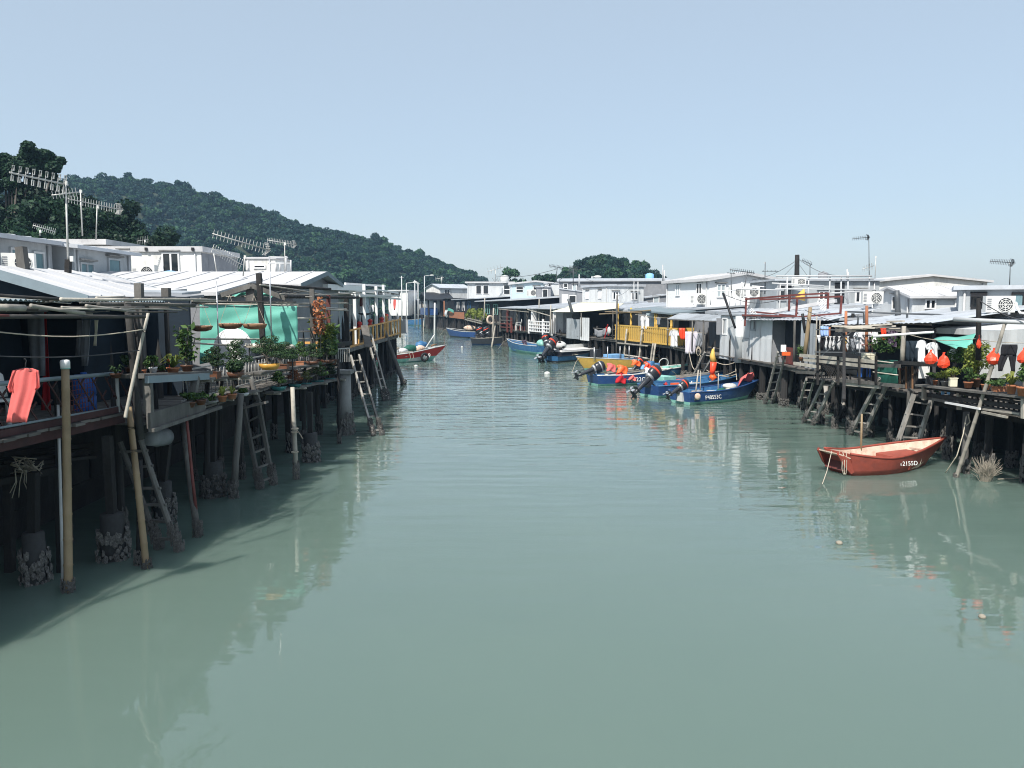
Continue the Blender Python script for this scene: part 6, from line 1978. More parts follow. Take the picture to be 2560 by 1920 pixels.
house('upper_house', 'long weathered grey house with pipes on its roof and a dark doorway', (xu(1938, 44), 44), 0, 5.6, 5, 2, 5.55, 'flat', 0, .2, 'grey', 'roofm',
      [('F', .45, 4.45, .8, .9, dict(style='two', frame='dgrey', hood=False)), ('F', 4.55, 4.35, .55, .7, {}), ('F', 2.55, 4.5, .55, .5, dict(style='two', glass='glass'))], [('F', 3.42, 4.1, .52, 1.35, 'dark')])
house('upper_house', 'wide white house with a long shallow gable roof on the right', (xu(2180, 50), 50), 0, 7.0, 6, 2, 5.65, 'gable_f', .36, .25, 'white', 'roofw', th=.12)
X_ = xu(2276, 34)
house('upper_house', 'little grey house with a white gabled roof and three small windows', (X_, 37.8), -HP, 3.8, 5, 2, 4.55, 'gable_f', .42, .22, 'lgrey', 'roofw',
      [('F', 2.35, 4.0, .6, .65, dict(style='one')), ('R', .75, 4.05, .46, .42, {}), ('R', 2.05, 4.05, .55, .42, {})], th=.1)
t = house('upper_house', 'grey house with black awning windows at the right edge', (xu(2391, 27), 27), R(-28), 5, 4, 2, 4.72, 'flat', 0, .18, 'grey', 'roofm',
      [('F', .56, 4.1, .42, .5, dict(frame='black', hood=False)), ('F', 1.85, 4.05, .7, .58, dict(frame='black', glass='tealc', hood=False))], th=.14)
b = MB(); b.slab([(.32, -.02, 4.66), (.82, -.02, 4.66), (.8, -.28, 4.52), (.34, -.28, 4.52)], (0, 0, -.03)); b.build('awning', MT['black'], t)

# ---- sheet roofs in front of the upper houses
t = thing('sheet_roof', 'broad zinc sheet roof stretching behind the drying racks', 'roof', (14, 27, 3.4))
roof_sheets(t, at(2060, 812, 29.0), at(2335, 806, 22.6) - at(2060, 812, 29.0), Vector((5.6, 2.0, .62)), 9, MT['roofm'], .2, .012)
for p in ((12.4, 28, 0), (12.6, 24, 0)):
    b = MB(); b.bar((p[0], p[1], 1.66), (p[0], p[1], 3.62), .09); b.build('post', MT['woodd'], t, world=True)
t = thing('sheet_roof', 'pale concrete edged roof above the green tarpaulin at the right edge', 'roof', (14, 18, 3.4))
c = [at(2338, 820, 24.0), at(2640, 830, 19.6), at(2640, 800, 24.0), at(2420, 802, 28)]
b = MB(); b.slab(c, (0, 0, -.16)); b.build('slab', MT['lgrey'], t, world=True)
b = MB(); b.bar(at(2330, 801, 27), at(2640, 790, 24.2), .06, .3); b.build('ridge_strip', MT['roofw'], t, world=True)
for p in ((13.6, 22.5), (13.6, 19.4)):
    b = MB(); b.bar((p[0], p[1], 1.62), (p[0], p[1], 3.45), .09); b.build('post', MT['woodd'], t, world=True)
t = thing('sheet_roof', 'grey sheet roof with a raised white edge behind the red pipe frame', 'roof', (13, 38, 3.7))
roof_sheets(t, at(1850, 800, 37.0), at(2075, 800, 30.5) - at(1850, 800, 37.0), Vector((3.4, 3.0, .46)), 7, MT['roofm'], .2, .012)
b = MB(); b.bar(at(1905, 783, 39.5), at(2090, 752, 37.0), .25, .16); b.build('white_edge', MT['roofw'], t, world=True)
b = MB(); b.bar((12.8, 36, 1.72), (12.8, 36, 3.9), .09); b.bar((13.4, 31.5, 1.72), (13.4, 31.5, 3.9), .09); b.build('post', MT['woodd'], t, world=True)

# ---- red pipe frame above the zinc house
t = thing('roof_pergola', 'red painted pipe frame on the roof above the zinc clad house', 'frame', at(1864, 800, 36))
for (u0, v0, y0, u1, v1, y1) in ((1866, 744, 36, 1862, 815, 36), (1974, 736, 35, 1972, 778, 35), (1993, 748, 33.5, 1990, 792, 33.5), (2071, 731, 34, 2069, 772, 34), (2104, 741, 32, 2101, 784, 32), (1864, 748, 36, 2000, 737, 33), (1900, 749, 36, 2105, 741, 32),
                                (1990, 793, 33.5, 2103, 783, 32), (1856, 788, 36, 1992, 791, 33.5), (1880, 779, 37, 1985, 790, 34), (1866, 748, 36, 1975, 738, 38), (1975, 738, 35, 2071, 733, 34)):
    b = MB(); b.bar(at(u0, v0, y0), at(u1, v1, y1), .07); b.build('pipe', MT['rust'], t, world=True)
for (lab, pts, Y) in (('white lattice offcut on the left of the red pipe frame', ((1866, 762), (1872, 764), (1898, 786), (1866, 786)), 36.4), ('white lattice panel hung at the right of the red pipe frame', ((2040, 752), (2070, 748), (2066, 778), (2052, 776)), 35.0)):
    t = thing('garden_lattice', lab, 'lattice', at(pts[3][0], pts[3][1], Y))
    us = [p[0] for p in pts]
    vs_ = [p[1] for p in pts]
    def inside(u, v):
        r_ = False
        for i in range(4):
            (x1, y1), (x2, y2) = pts[i], pts[(i + 1) % 4]
            if (y1 > v) != (y2 > v) and u < (x2 - x1) * (v - y1) / (y2 - y1) + x1:
                r_ = not r_
        return r_
    for s_ in (1, -1):
        for k in range(-14, 15):
            seg = []
            u = min(us)
            while u <= max(us):
                v = (min(vs_) + max(vs_)) / 2 + s_ * (u - (min(us) + max(us)) / 2 + k * 6.5)
                if inside(u, v):
                    seg.append((u, v))
                u += .5
            if len(seg) > 4:
                b = MB(); b.bar(at(*seg[0], Y + .01 * s_), at(*seg[-1], Y + .01 * s_), .025, .02); b.build('lath', MT['pure'], t, world=True)
b = MB(); b.tube(at(1838, 820, 37), at(1808, 733, 38), .055, .055, 10)
single(b, 'stove_pipe', MT['black'], 'black slanting pipe leaning out over the zinc clad house', 'pipe', tuple(at(1838, 820, 37)), None, True)
pole('stove_pipe', 'black slanting pipe beside the drying racks', at(2014, 832, 30), at(2006, 784, 30), .06, 'black', 0, False)
pole('stove_pipe', 'bent dark chimney pipe above the cream awning', at(1431, 784, 64), at(1421, 747, 64), .12, 'antd', 0, False)
pole('timber_post', 'pale weathered pole leaning at the end of the drying rack', at(2012, 890, 29.5), at(2026, 768, 29.5), .075, 'bamboo', 0, False)
pole('timber_post', 'rope wrapped post between the fish rack and the white shirts', at(2256, 906, 22.6), at(2260, 815, 22.6), .065, 'bambg', 0, False)
pole('timber_post', 'dark post with cord bindings behind the red bags', at(2446, 900, 19.4), at(2447, 745, 19.4), .06, 'woodd', 0, False)
pole('metal_pipe', 'thick grey pipe laid level over the plant deck', at(2385, 798, 19.5), at(2640, 810, 17.4), .05, 'pipe', 0, False)
pole('metal_pipe', 'white tube lying across the laundry lines', at(2183, 841, 22.3), at(2335, 830, 21.4), .035, 'pure', 0, False)
pole('stove_pipe', 'twin dark chimney pipe standing on the zinc sheet roof', at(2246, 800, 29), at(2242, 726, 29), .10, 'antd', 0, False)
pole('timber_post', 'orange painted post rising through the zinc roof, left one', at(2114, 880, 26.5), at(2115, 778, 26.5), .05, 'terra', 0, False)
pole('timber_post', 'orange painted post rising through the zinc roof, right one', at(2167, 890, 25.5), at(2167, 764, 25.5), .05, 'terra', 0, False)
pole('timber_post', 'heavy dark mast with stays on the grey roof', at(1992, 700, 46), at(1993, 637, 46), .14, 'woodd', 0, False)
t = thing('roof_rail', 'dark pipe rail along the front of the zinc sheet roof', 'rail', at(2250, 800, 27))
b = MB(); b.tube(at(2113, 779, 27.2), at(2385, 788, 26), .03); b.build('rail', MT['antd'], t, True, world=True)
for u, v in ((2160, 781), (2268, 786), (2372, 789)):
    b = MB(); b.bar(at(u, v, 26.8), at(u, v + 22, 26.8), .05); b.build('post', MT['antd'], t, world=True)
t = thing('pipe_trellis', 'grey pipe trellis on the roof of the long weathered house', 'trellis', at(2050, 765, 42.5))
for (u0, v0, u1, v1) in ((1940, 690, 2180, 690), (1945, 696, 2184, 697), (1938, 722, 2190, 725), (1960, 740, 2180, 727), (1968, 690, 1968, 765), (2022, 688, 2020, 765), (2075, 690, 2073, 765), (2103, 692, 2102, 765), (2120, 680, 2120, 765), (2174, 688, 2172, 740), (1840, 722, 1960, 726), (1930, 708, 2060, 715)):
    b = MB(); b.tube(at(u0, v0, 42.5), at(u1, v1, 42.3), .04); b.build('pipe', MT['pipe'], t, True, world=True)
t = thing('roof_ladder_rail', 'pale pipe rails on the roof before the big white house', 'rail', at(1800, 762, 47))
for (u0, v0, u1, v1) in ((1778, 727, 1840, 726), (1778, 727, 1776, 762), (1826, 724, 1824, 764), (1840, 738, 1838, 765), (1880, 715, 1960, 720), (1920, 716, 1918, 770), (1855, 705, 1850, 766)):
    b = MB(); b.tube(at(u0, v0, 46), at(u1, v1, 46), .03); b.build('pipe', MT['pure'], t, True, world=True)
t = thing('folded_parasol', 'yellow folded parasol leaning on the grey roof', 'parasol', at(2000, 748, 41))
b = MB(); b.path([at(2000, 748, 41), at(2004, 738, 41), at(2010, 723, 41)], [.28, .2, .03], 8); b.build('canopy', MT['yellow'], t, True, world=True)
t = thing('loose_planks', 'loose planks lying on the edge of the zinc sheet roof', 'planks', at(2300, 805, 25))
for (u0, v0, u1, v1) in ((2220, 804, 2258, 803), (2290, 800, 2330, 804), (2225, 808, 2330, 812), (2140, 816, 2230, 810), (2080, 815, 2180, 818), (2100, 820, 2330, 822), (2130, 824, 2240, 815)):
    b = MB(); b.bar(at(u0, v0, 24.6), at(u1, v1, 24.0), .12, .05); b.build('plank', MT['bambg'], t, world=True)
b = MB(); b.bar(at(2090, 826, 25.2), at(2340, 826, 23.2), .1, .09); b.build('beam', MT['wood'], t, world=True)
b = MB(); b.bar(at(2110, 826, 25.0), onw(2110, 1000, 1.66), .08); b.bar(at(2335, 826, 23.2), onw(2335, 1000, 1.62), .08); b.build('post', MT['woodd'], t, world=True)

for a in (('air conditioner box below the big white house window', 1747, 763, 50.6, R(-12), 1.25), ('left of two air conditioner boxes on the side of the big white house', 1842, 744, 47, R(-5), 1.0), ('right of two air conditioner boxes on the side of the big white house', 1878, 745, 46.6, R(-5), 1.1),
          ('air conditioner box high on the long weathered house', 1997, 717, 43.2, R(-10), .85), ('air conditioner box before the little grey house', 2182, 763, 33.5, R(-8), .95), ('largest air conditioner box, beside the black awning windows', 2500, 786, 23.5, R(-12), .9), ('air conditioner box on the pale blue house', 1329, 741, 106, 0, 1.5)):
    ac_unit(*a)
t = thing('ac_hose', 'white bent hose beside the largest air conditioner', 'hose', at(2530, 780, 23.5))
b = MB(); b.path([at(2528, 772, 23.5), at(2532, 758, 23.5), at(2540, 757, 23.4), at(2543, 770, 23.3), at(2550, 782, 23.2), at(2575, 784, 23)], .035, 8); b.build('tube', MT['pure'], t, True, world=True)

# ---- antennas of the right bank
AX = (.05, -.2, 1)
antenna('thin antenna high against the sky above the long weathered house', at(2173, 690, 45), at(2172, 590, 45), at(2131, 597, 44.6), at(2172, 593, 45), 9, .10, AX, 'antd', True, False, .025)
antenna('antenna on the mast right of the thin high antenna', at(2187, 705, 44), at(2190, 640, 44), at(2156, 673, 43.6), at(2185, 664, 44), 7, .16, AX, 'ant', False, False, .025)
antenna('antenna against the sky above the right edge house', at(2524, 712, 30), at(2526, 655, 30), at(2475, 653, 29.6), at(2534, 657, 30), 14, .09, AX, 'antd', True, False, .02)
antenna('antenna with downward elements above the big white house', at(1855, 745, 48), at(1869, 678, 48), at(1825, 674, 47.5), at(1887, 683, 48.2), 12, .12, AX, 'antd', False, False, .035)
antenna('flat aerial beside the big white house', at(1828, 730, 47), at(1828, 684, 47), at(1818, 682, 47), at(1838, 684, 47), 3, .05, AX, 'antd', False, False, .03)
antenna('flat aerial on a tall mast right of the big white house', at(1912, 735, 46), at(1913, 655, 46), at(1905, 678, 46), at(1945, 678, 46), 4, .05, AX, 'antd', False, False, .03)
antenna('small antenna on a mast above the pipe trellis', at(2025, 700, 44), at(2025, 662, 44), at(2005, 650, 43.6), at(2030, 662, 44), 7, .12, AX, 'antd', False, False, .025)
antenna('spidery antenna before the round wooded hill', at(1390, 704, 110), at(1393, 668, 110), at(1373, 664, 109), at(1410, 671, 110), 12, .25, AX, 'antd', False, False, .06)
antenna('double comb antenna on the slate grey roof', at(1433, 715, 85), at(1433, 672, 85), at(1422, 671, 85), at(1445, 676, 85), 9, .35, AX, 'antd', False, False, .05)
antenna('large branching antenna above the distant concrete house', at(1238, 702, 122), at(1239, 675, 122), at(1218, 679, 121), at(1257, 668, 122), 5, .5, AX, 'ant', False, False, .06)
antenna('antenna on the gabled house far along the canal', at(1104, 710, 140), at(1104, 692, 140), at(1088, 698, 140), at(1110, 694, 140), 4, .35, AX, 'ant', False, False, .08)
for i, (lab, u, v0, v1, Y, r) in enumerate((('slender mast at the left end of the big white house', 1657, 662, 705, 58, .05), ('second slender mast with floodlights by the white house', 1661, 676, 712, 58, .06), ('pale mast before the pale grey sheet clad house', 1585, 704, 762, 70, .05), ('twin pale mast before the pale grey sheet clad house', 1595, 704, 762, 70, .05),
                                   ('thin mast by the yellow balcony', 1542, 735, 790, 57, .06), ('thin dark mast on the long weathered house', 2118, 673, 700, 43, .05), ('white short mast on the slate grey roof', 1448, 686, 718, 84, .08))):
    p, q = at(u, v1, Y), at(u, v0, Y)
    b = MB(); b.tube(p, q, r, r * .8, 7)
    single(b, 'mast', MT['pipe'], lab, 'mast', tuple(p), None, True)
t = thing('street_lamp', 'street lamp head above the long slate grey roof', 'street lamp', at(1480, 698, 96))
b = MB(); b.tube(at(1480, 700, 96), at(1480, 691, 96), .08); b.tube(at(1480, 693, 96), at(1490, 692, 96), .06); b.build('post', MT['pipe'], t, True, world=True)
b = MB(); b.ball(at(1494, 692, 96), .4, 10, 6, (1.2, .5, .4)); b.build('lamp_head', MT['acw'], t, True, world=True)
# ================================================================== RIGHT BANK: laundry, plants, ladders, gear
CG = 'laundry hung out to dry'
for (lab, u0, u1, v0, v1, Y, m) in [
        ('left of two white shirts above the yellow balcony', 1600, 1613, 790, 824, 53.0, 'cloth_w'), ('right of two white shirts above the yellow balcony', 1611, 1627, 788, 823, 52.6, 'cloth_w'),
        ('pale greenish shirt at the end of the yellow balcony', 1672, 1698, 824, 868, 46.5, 'cloth_w'), ('pale dress with a red mark on the fish rack', 2134, 2184, 825, 874, 25.6, 'cloth_w'),
        ('dark floral blouse beside the scarlet cloth', 2214, 2248, 826, 868, 23.6, 'cloth_p'), ('white shirt with a red stripe behind the first red bag', 2290, 2318, 850, 907, 21.6, 'cloth_w'), ('pale checked shirt between the red bags', 2314, 2350, 856, 906, 21.4, 'cloth_w'),
        ('crumpled white shirt among the shrub leaves', 2373, 2403, 872, 900, 20.9, 'cloth_w'), ('grey shirt at the end of the yellow balcony porch', 1640, 1652, 792, 812, 50.5, 'cloth_g'), ('white vest right of the pale dress', 2178, 2196, 828, 860, 25.0, 'cloth_w')]:
    bd, sl_ = shirt_rows(u0, u1, v0, v1)
    cloth('hanging_shirt', lab, 'shirt', m, bd, Y, .04, 2, 8, CG, extra=sl_)
for (lab, cat, m, rows, Y) in [
        ('lavender bed sheet hanging over the porch rail', 'sheet', 'cloth_l', [(829, 1713, 1751), (845, 1713, 1748), (865, 1713, 1741), (885, 1713, 1736)], 44.0),
        ('grey crumpled cloth beside the lavender sheet', 'cloth', 'cloth_g', [(832, 1746, 1761), (850, 1741, 1760), (868, 1738, 1752)], 43.4),
        ('red and purple bundle on the porch rail', 'cloth', 'orr', [(820, 1697, 1713), (836, 1698, 1714), (849, 1702, 1713)], 44.6),
        ('sky blue towel on the fish rack', 'towel', 'cloth_b', [(815, 2052, 2071), (828, 2052, 2071), (841, 2053, 2070)], 26.6), ('white pointed cloth left of the drying fish', 'cloth', 'cloth_w', [(838, 2042, 2053), (857, 2047, 2051)], 26.8),
        ('black trousers left of the drying fish', 'trousers', 'cloth_k', [(840, 2052, 2063), (875, 2050, 2058)], 26.7), ('grey trousers right of the drying fish', 'trousers', 'cloth_g', [(846, 2126, 2143), (885, 2130, 2142)], 26.0),
        ('small yellow cloth between the drying fish', 'cloth', 'yellow', [(846, 2109, 2117), (859, 2110, 2116)], 25.9), ('scarlet cloth beside the floral blouse', 'cloth', 'orr', [(821, 2201, 2216), (835, 2204, 2218), (850, 2206, 2214)], 23.8),
        ('brown cloth hung by the sky blue towel', 'cloth', 'terra', [(818, 2071, 2076), (843, 2071, 2075)], 26.6), ('dark blue cloth behind the white shirts', 'cloth', 'navy', [(852, 2266, 2296), (908, 2266, 2292)], 22.4)]:
    cloth('hanging_cloth', lab, cat, m, rows, Y, .04, 2.5, 10, CG)
cloth('hanging_trousers', 'black trousers on a hanger at the right edge', 'trousers', 'cloth_k', [(861, 2506, 2543), (872, 2504, 2543), (888, 2502, 2541)], 18.3, .02, 1.5, 10, CG,
      extra=([(887, 2502, 2521), (905, 2497, 2513), (928, 2496, 2505)], [(887, 2521, 2541), (905, 2526, 2538), (931, 2529, 2537)]))
for i, (u, w) in enumerate(((2066, 6), (2076, 7), (2085, 8), (2098, 10), (2120, 7), (2136, 5))):
    t = thing('drying_fish', ['first split fish drying on the rack', 'second split fish drying on the rack', 'third split fish drying on the rack', 'widest split fish drying on the rack', 'split fish beside the orange post', 'last small fish drying on the rack'][i], 'fish', at(u, 845, 26.2), 0, 'fish hung to dry')
    k = 26.2 / FPX
    b = MB(); b.path([(0, 0, 0), (.0, 0, -3 * k), (.01, 0, -10 * k), (-.01, 0, -20 * k), (0, 0, -28 * k), (0.02, 0, -30 * k)], [.02, w * k * .18, w * k * .5, w * k * .5, w * k * .22, .03], 8)
    b.v = [(x, y * .35, z) for x, y, z in b.v]
    b.build('body', MT['fish'], t, True)
    b = MB(); b.slab([(-.05, 0, .06), (.05, 0, .06), (.01, 0, 0), (-.01, 0, 0)], (0, .012, 0)); b.build('tail', MT['fish'], t)
clothesline('clothes line carrying the drying fish', at(2035, 842, 26.4), at(2200, 846, 25.6), .03, .008)
clothesline('upper clothes line of the fish rack', at(2045, 814, 26.7), at(2260, 824, 22.6), .03, .008)
clothesline('clothes line strung from the wrapped post to the dark post', at(2260, 833, 22.5), at(2446, 846, 19.5), .12, .01, 'rope')
clothesline('clothes line to the black trousers', at(2448, 850, 19.3), at(2640, 856, 17), .04, .008, 'rope')
clothesline('clothes line over the yellow balcony', at(1588, 786, 53), at(1672, 795, 48), .06, .012, 'rope')
clothesline('porch rail line carrying the lavender sheet', at(1666, 824, 47), at(1765, 833, 42.5), .03, .015, 'rope')
t = thing('fish_rack', 'dark frame of crossed bars behind the drying fish', 'rack', at(2110, 900, 26))
for (u0, v0, u1, v1) in ((2052, 890, 2150, 812), (2085, 815, 2160, 905), (2036, 880, 2190, 882), (2040, 824, 2200, 826), (2146, 815, 2150, 905), (2178, 822, 2182, 905), (2140, 850, 2190, 850), (2142, 862, 2186, 862), (2140, 838, 2192, 838)):
    b = MB(); b.bar(at(u0, v0, 25.8), at(u1, v1, 25.2), .035); b.build('bar', MT['rust' if u1 > 2175 and u0 > 2140 else 'antd'], t, world=True)
t = thing('deck_rail', 'long weathered rail boards along the fish deck', 'railing', at(2040, 900, 27.5))
for (u0, v0, u1, v1, m) in ((2000, 888, 2190, 905, 'bambg'), (2010, 899, 2190, 918, 'bambg'), (1985, 908, 2050, 918, 'bambg'), (2150, 913, 2250, 915, 'wood'), (2236, 906, 2340, 912, 'woodd'), (1990, 930, 2060, 934, 'wood'), (2095, 950, 2260, 966, 'wood'), (2110, 960, 2200, 968, 'bambg')):
    b = MB(); b.bar(at(u0, v0, 27.6 - (u0 - 2000) * .02), at(u1, v1, 27.4 - (u1 - 2000) * .02), .05, .1); b.build('board', MT[m], t, world=True)
for u in (2044, 2095, 2148, 2190):
    b = MB(); b.bar(at(u, 890, 27.2 - (u - 2000) * .02), at(u, 962, 27.2 - (u - 2000) * .02), .06); b.build('post', MT['woodd'], t, world=True)
# green netting
t = thing('green_netting', 'dark green netting screen on the fish deck', 'netting', at(2215, 965, 23.6))
b = MB(); b.grid(lambda a, c: at(2188 + 56 * a + 2 * math.sin(c * 7), 900 + 60 * c, 24.3 - a * .8) + Vector((0, .06 * math.sin(a * 12 + c * 7), 0)), 26, 16, (0, .03, 0)); b.build('net', MT['green'], t, True, world=True)
for v in (930, 901):
    b = MB(); b.bamboo(at(2182, v, 24.1), at(2246, v + 8, 23.2), .02); b.build('batten', MT['bambg'], t, True, world=True)
link('leaves', crown_mesh('leaves', [(0, .2, 1.25, .5, .3, .3), (.2, .2, 1.35, .35, .3, .25)], 420, .07, MT['leaf'], .3), t)
# dark slatted gate
t = thing('slatted_gate', 'dark slatted gate between the netting and the white board', 'gate', at(2270, 970, 22.8))
for i in range(9):
    u = 2250 + i * 5.2
    b = MB(); b.bar(at(u, 972, 23.0 - i * .06), at(u, 916, 23.0 - i * .06), .05, .03); b.build('slat', MT['woodb' if i % 3 == 0 else 'woodd'], t, world=True)
for v in (922, 966):
    b = MB(); b.bar(at(2247, v, 23.05), at(2298, v + 4, 22.5), .05); b.build('rail', MT['rust'], t, world=True)
# lattice in shadow on the left of the fish deck
t = thing('lattice_screen', 'dark lattice screen in the shade below the drying fish', 'lattice', at(2070, 945, 26.8))
for i in range(9):
    for s_ in (1, -1):
        b = MB(); b.bar(at(2055 + i * 5, 906, 26.6), at(2055 + i * 5 + 22 * s_, 944, 26.6 + .01 * s_), .03, .02); b.build('lath', MT['woodd'], t, world=True)
t = thing('crate_stack', 'pale yellow plastic crates at the end of the fish rack', 'crate', at(2172, 902, 25))
for j in range(3):
    for i in range(2):
        b = MB(); b.box((-.1 + i * .17, 0, .06 + j * .075), (.155, .3, .062)); b.build('crate', MT['cream'], t)
t = thing('blue_stool', 'blue plastic stool on the fish deck', 'stool', at(2160, 942, 25.6))
b = MB(); b.bb(-.15, .15, -.12, .12, .28, .34); b.build('seat', MT['bpla'], t)
for x in (-.13, .13):
    for y in (-.1, .1):
        b = MB(); b.bar((x * 1.1, y * 1.1, 0), (x, y, .28), .04); b.build('leg', MT['bpla'], t)

# ---- scarlet plastic bags
def bag(label, u0, u1, v0, v1, Y, tie=True):
    uc, vc = (u0 + u1) / 2, (v0 + v1) / 2
    k = Y / FPX
    w, h = (u1 - u0) * k, (v1 - v0) * k
    c = at(uc, v1, Y)
    t = thing('plastic_bag', label, 'bag', c, random.uniform(-.5, .5), 'scarlet bags hung as bird scarers')
    b = MB(); b.lathe([(.02, 0), (w * .33, h * .04), (w * .5, h * .25), (w * .48, h * .5), (w * .3, h * .78), (w * .1, h * .95), (w * .05, h)], 9, (0, 0, 0), 1, .7)
    b.v = [(x * (1 + random.uniform(-.16, .16)), y * (1 + random.uniform(-.2, .2)), z + random.uniform(-.06, .06) * h) for x, y, z in b.v]
    b.build('bag', MT['orr'], t, False)
    b = MB(); b.slab([(-w * .05, 0, h * .97), (w * .05, 0, h * .97), (w * .14, 0, h * 1.18), (-w * .1, 0, h * 1.14)], (0, .01, 0)); b.build('knot', MT['orr'], t)
for a in (('plump scarlet bag hanging before the white shirts', 2311, 2340, 879, 910, 20.4), ('crumpled scarlet bag right of the plump one', 2344, 2371, 886, 920, 20.3), ('slim scarlet bag on the dark post', 2440, 2453, 842, 870, 19.2), ('scarlet bag tied to the long leaning pole', 2467, 2500, 875, 911, 18.6), ('scarlet bag cut by the right edge of the view', 2544, 2572, 874, 909, 17.4)):
    bag(*a)
pole('bamboo_pole', 'long pale pole leaning from the water up past the scarlet bag', onw(2390, 1193), at(2513, 806, 18.4), .045, 'bambg', .15)
pole('timber_pile', 'upright mooring pile beside the foot of the long leaning pole', onw(2410, 1183), at(2416, 1030, 20.1), .085, 'wood', .45, False)
o = pole('timber_pile', 'pile standing behind the ladder near the red sampan', onw(2268, 1118), at(2276, 975, 22.5), .09, 'wood', .4, False)
b = MB(); b.box(at(2310, 931, 21.5), (.3, .02, .32), .1)
t = single(b, 'white_board', MT['pure'], 'blank white board fixed above the deck edge', 'board', tuple(at(2310, 960, 21.5)))
# tarpaulin
t = thing('tarpaulin', 'small green tarpaulin slung under the roof at the right bank', 'tarpaulin', at(2400, 870, 20.6))
c = [at(2334, 848, 21.6), at(2436, 836, 20.4), at(2434, 866, 20.2), at(2388, 872, 20.2)]
b = MB(); b.grid(lambda a, e: c[0].lerp(c[1], a).lerp(c[3].lerp(c[2], a), e) + Vector((0, .05 * math.sin(a * 11 + e * 5), .03 * math.sin(a * 7))), 24, 8, (0, .01, .01)); b.build('sheet', MT['tarp'], t, True, world=True)
t = thing('sheet_wall', 'pale grey sheet wall behind the black trousers', 'wall panel', at(2520, 940, 19.5))
for i in range(3):
    b = MB(); b.corr(at(2448 + i * 50, 945, 20.5 - i * .5), at(2498 + i * 50, 945, 20 - i * .5) - at(2448 + i * 50, 945, 20.5 - i * .5), Vector((0, 0, 1.2)), .3, .01); b.build('sheet', MT['lgrey'], t, world=True)

# ---- plant bench and plants
t = thing('plant_bench', 'long dark plank bench at the deck edge carrying the pot plants', 'bench', at(2430, 1000, 19.5))
for k, (dv, m) in enumerate(((0, 'wood'), (5, 'woodd'))):
    b = MB(); b.bar(at(2300, 963 + dv, 21.4 + k * .2), at(2640, 1001 + dv, 16.6 + k * .2), .3, .05); b.build('plank', MT[m], t, world=True)
for (u, v0, v1, Y) in ((2398, 972, 1024, 19.9), (2560, 990, 1046, 17.4), (2310, 966, 1000, 21.2)):
    b = MB(); b.bar(at(u, v0, Y), at(u, v1, Y), .09); b.build('leg', MT['bambg'], t, world=True)
t = thing('deck_edge_boards', 'loose edge boards and pale pipes along the plant deck', 'boards', at(2420, 1020, 19))
for (u0, v0, y0, u1, v1, y1, w, m) in ((2300, 984, 21.6, 2640, 1030, 16.6, .1, 'woodd'), (2303, 992, 21.6, 2560, 1037, 17.5, .08, 'wood'), (2458, 1023, 18.6, 2560, 1036, 17.5, .04, 'bambg'), (2455, 1030, 18.6, 2518, 1043, 17.8, .05, 'bambg'), (2364, 1006, 20.3, 2450, 1022, 18.8, .05, 'pure')):
    b = MB(); b.bar(at(u0, v0, y0), at(u1, v1, y1), w); b.build('board', MT[m], t, world=True)
t = thing('balustrade', 'dark cut-out balustrade below the plant bench', 'railing', at(2480, 1020, 18.4))
for i in range(12):
    u = 2405 + i * 13
    Y = 19.7 - i * .18
    b = MB(); b.bar(at(u, 985 + i * 1.9, Y), at(u, 1010 + i * 2, Y), .04, .03); b.build('baluster', MT['woodd'], t, world=True)
for dv in (0, 24):
    b = MB(); b.bar(at(2400, 984 + dv, 19.8), at(2565, 1008 + dv, 17.5), .05); b.build('rail', MT['woodd'], t, world=True)
for i, u in enumerate((2357, 2371)):
    b = MB(); b.box(at(u, 979, 20.6), (.085, .02, .15), .1)
    single(b, 'blue_tag', MT['lblue'], ('left' if i == 0 else 'right') + ' of two small blue panels below the plant bench', 'panel')
for a in [
        ('small terracotta pot with a leafy plant at the bench start', 2338, 962, 21.0, 12, 12, 'bush', 26, 20, 'terra'), ('dark square planter beside the white board', 2322, 960, 21.3, 16, 20, 'bush', 20, 8, 'engine', 'box'),
        ('grey pot with ochre feathery leaves', 2362, 964, 20.6, 20, 12, 'bush', 44, 30, 'conc', 'round', 'leafy'), ('square yellow can with russet feathery leaves', 2382, 966, 20.2, 20, 22, 'bush', 44, 26, 'cream', 'box', 'leafy'),
        ('tall dark green shrub behind the crumpled bag', 2380, 945, 21.0, 24, 16, 'bush', 66, 80, 'brownp', 'round', 'leaf', 900), ('big yellow green citrus shrub between the scarlet bags', 2438, 968, 19.8, 26, 24, 'bush', 84, 92, 'brownp', 'round', 'leafy', 1500),
        ('brown pot with broad dark leaves under the citrus shrub', 2420, 970, 19.6, 22, 16, 'bush', 40, 34, 'terra'), ('pot with trailing pale leaves right of the citrus shrub', 2464, 974, 18.9, 22, 14, 'bush', 44, 26, 'terra', 'round', 'leaf'),
        ('long trough of glossy dark leaves', 2500, 979, 18.3, 38, 13, 'bush', 54, 24, 'terra', 'box', 'leaf', 320), ('large terracotta pot with sword shaped leaves', 2528, 985, 17.8, 24, 24, 'spike', 62, 34, 'terra', 'round', 'leafy', 260),
        ('last big pot with a bushy green plant at the right edge', 2556, 990, 17.3, 28, 24, 'bush', 46, 60, 'terra', 'round', 'leaf', 420), ('orange pot with dark foliage under the plant bench', 2346, 999, 21.0, 14, 12, 'bush', 24, 22, 'orange'),
        ('wide buff basin under the plant bench', 2411, 1008, 20.0, 26, 14, 'flower', 16, 5, 'buffw', 'round', 'leaf', 40), ('potted vine climbing by the zinc doorway', 2002, 902, 30.2, 10, 8, 'cane', 22, 34, 'terra', 'round', 'leaf')]:
    potted(*a)

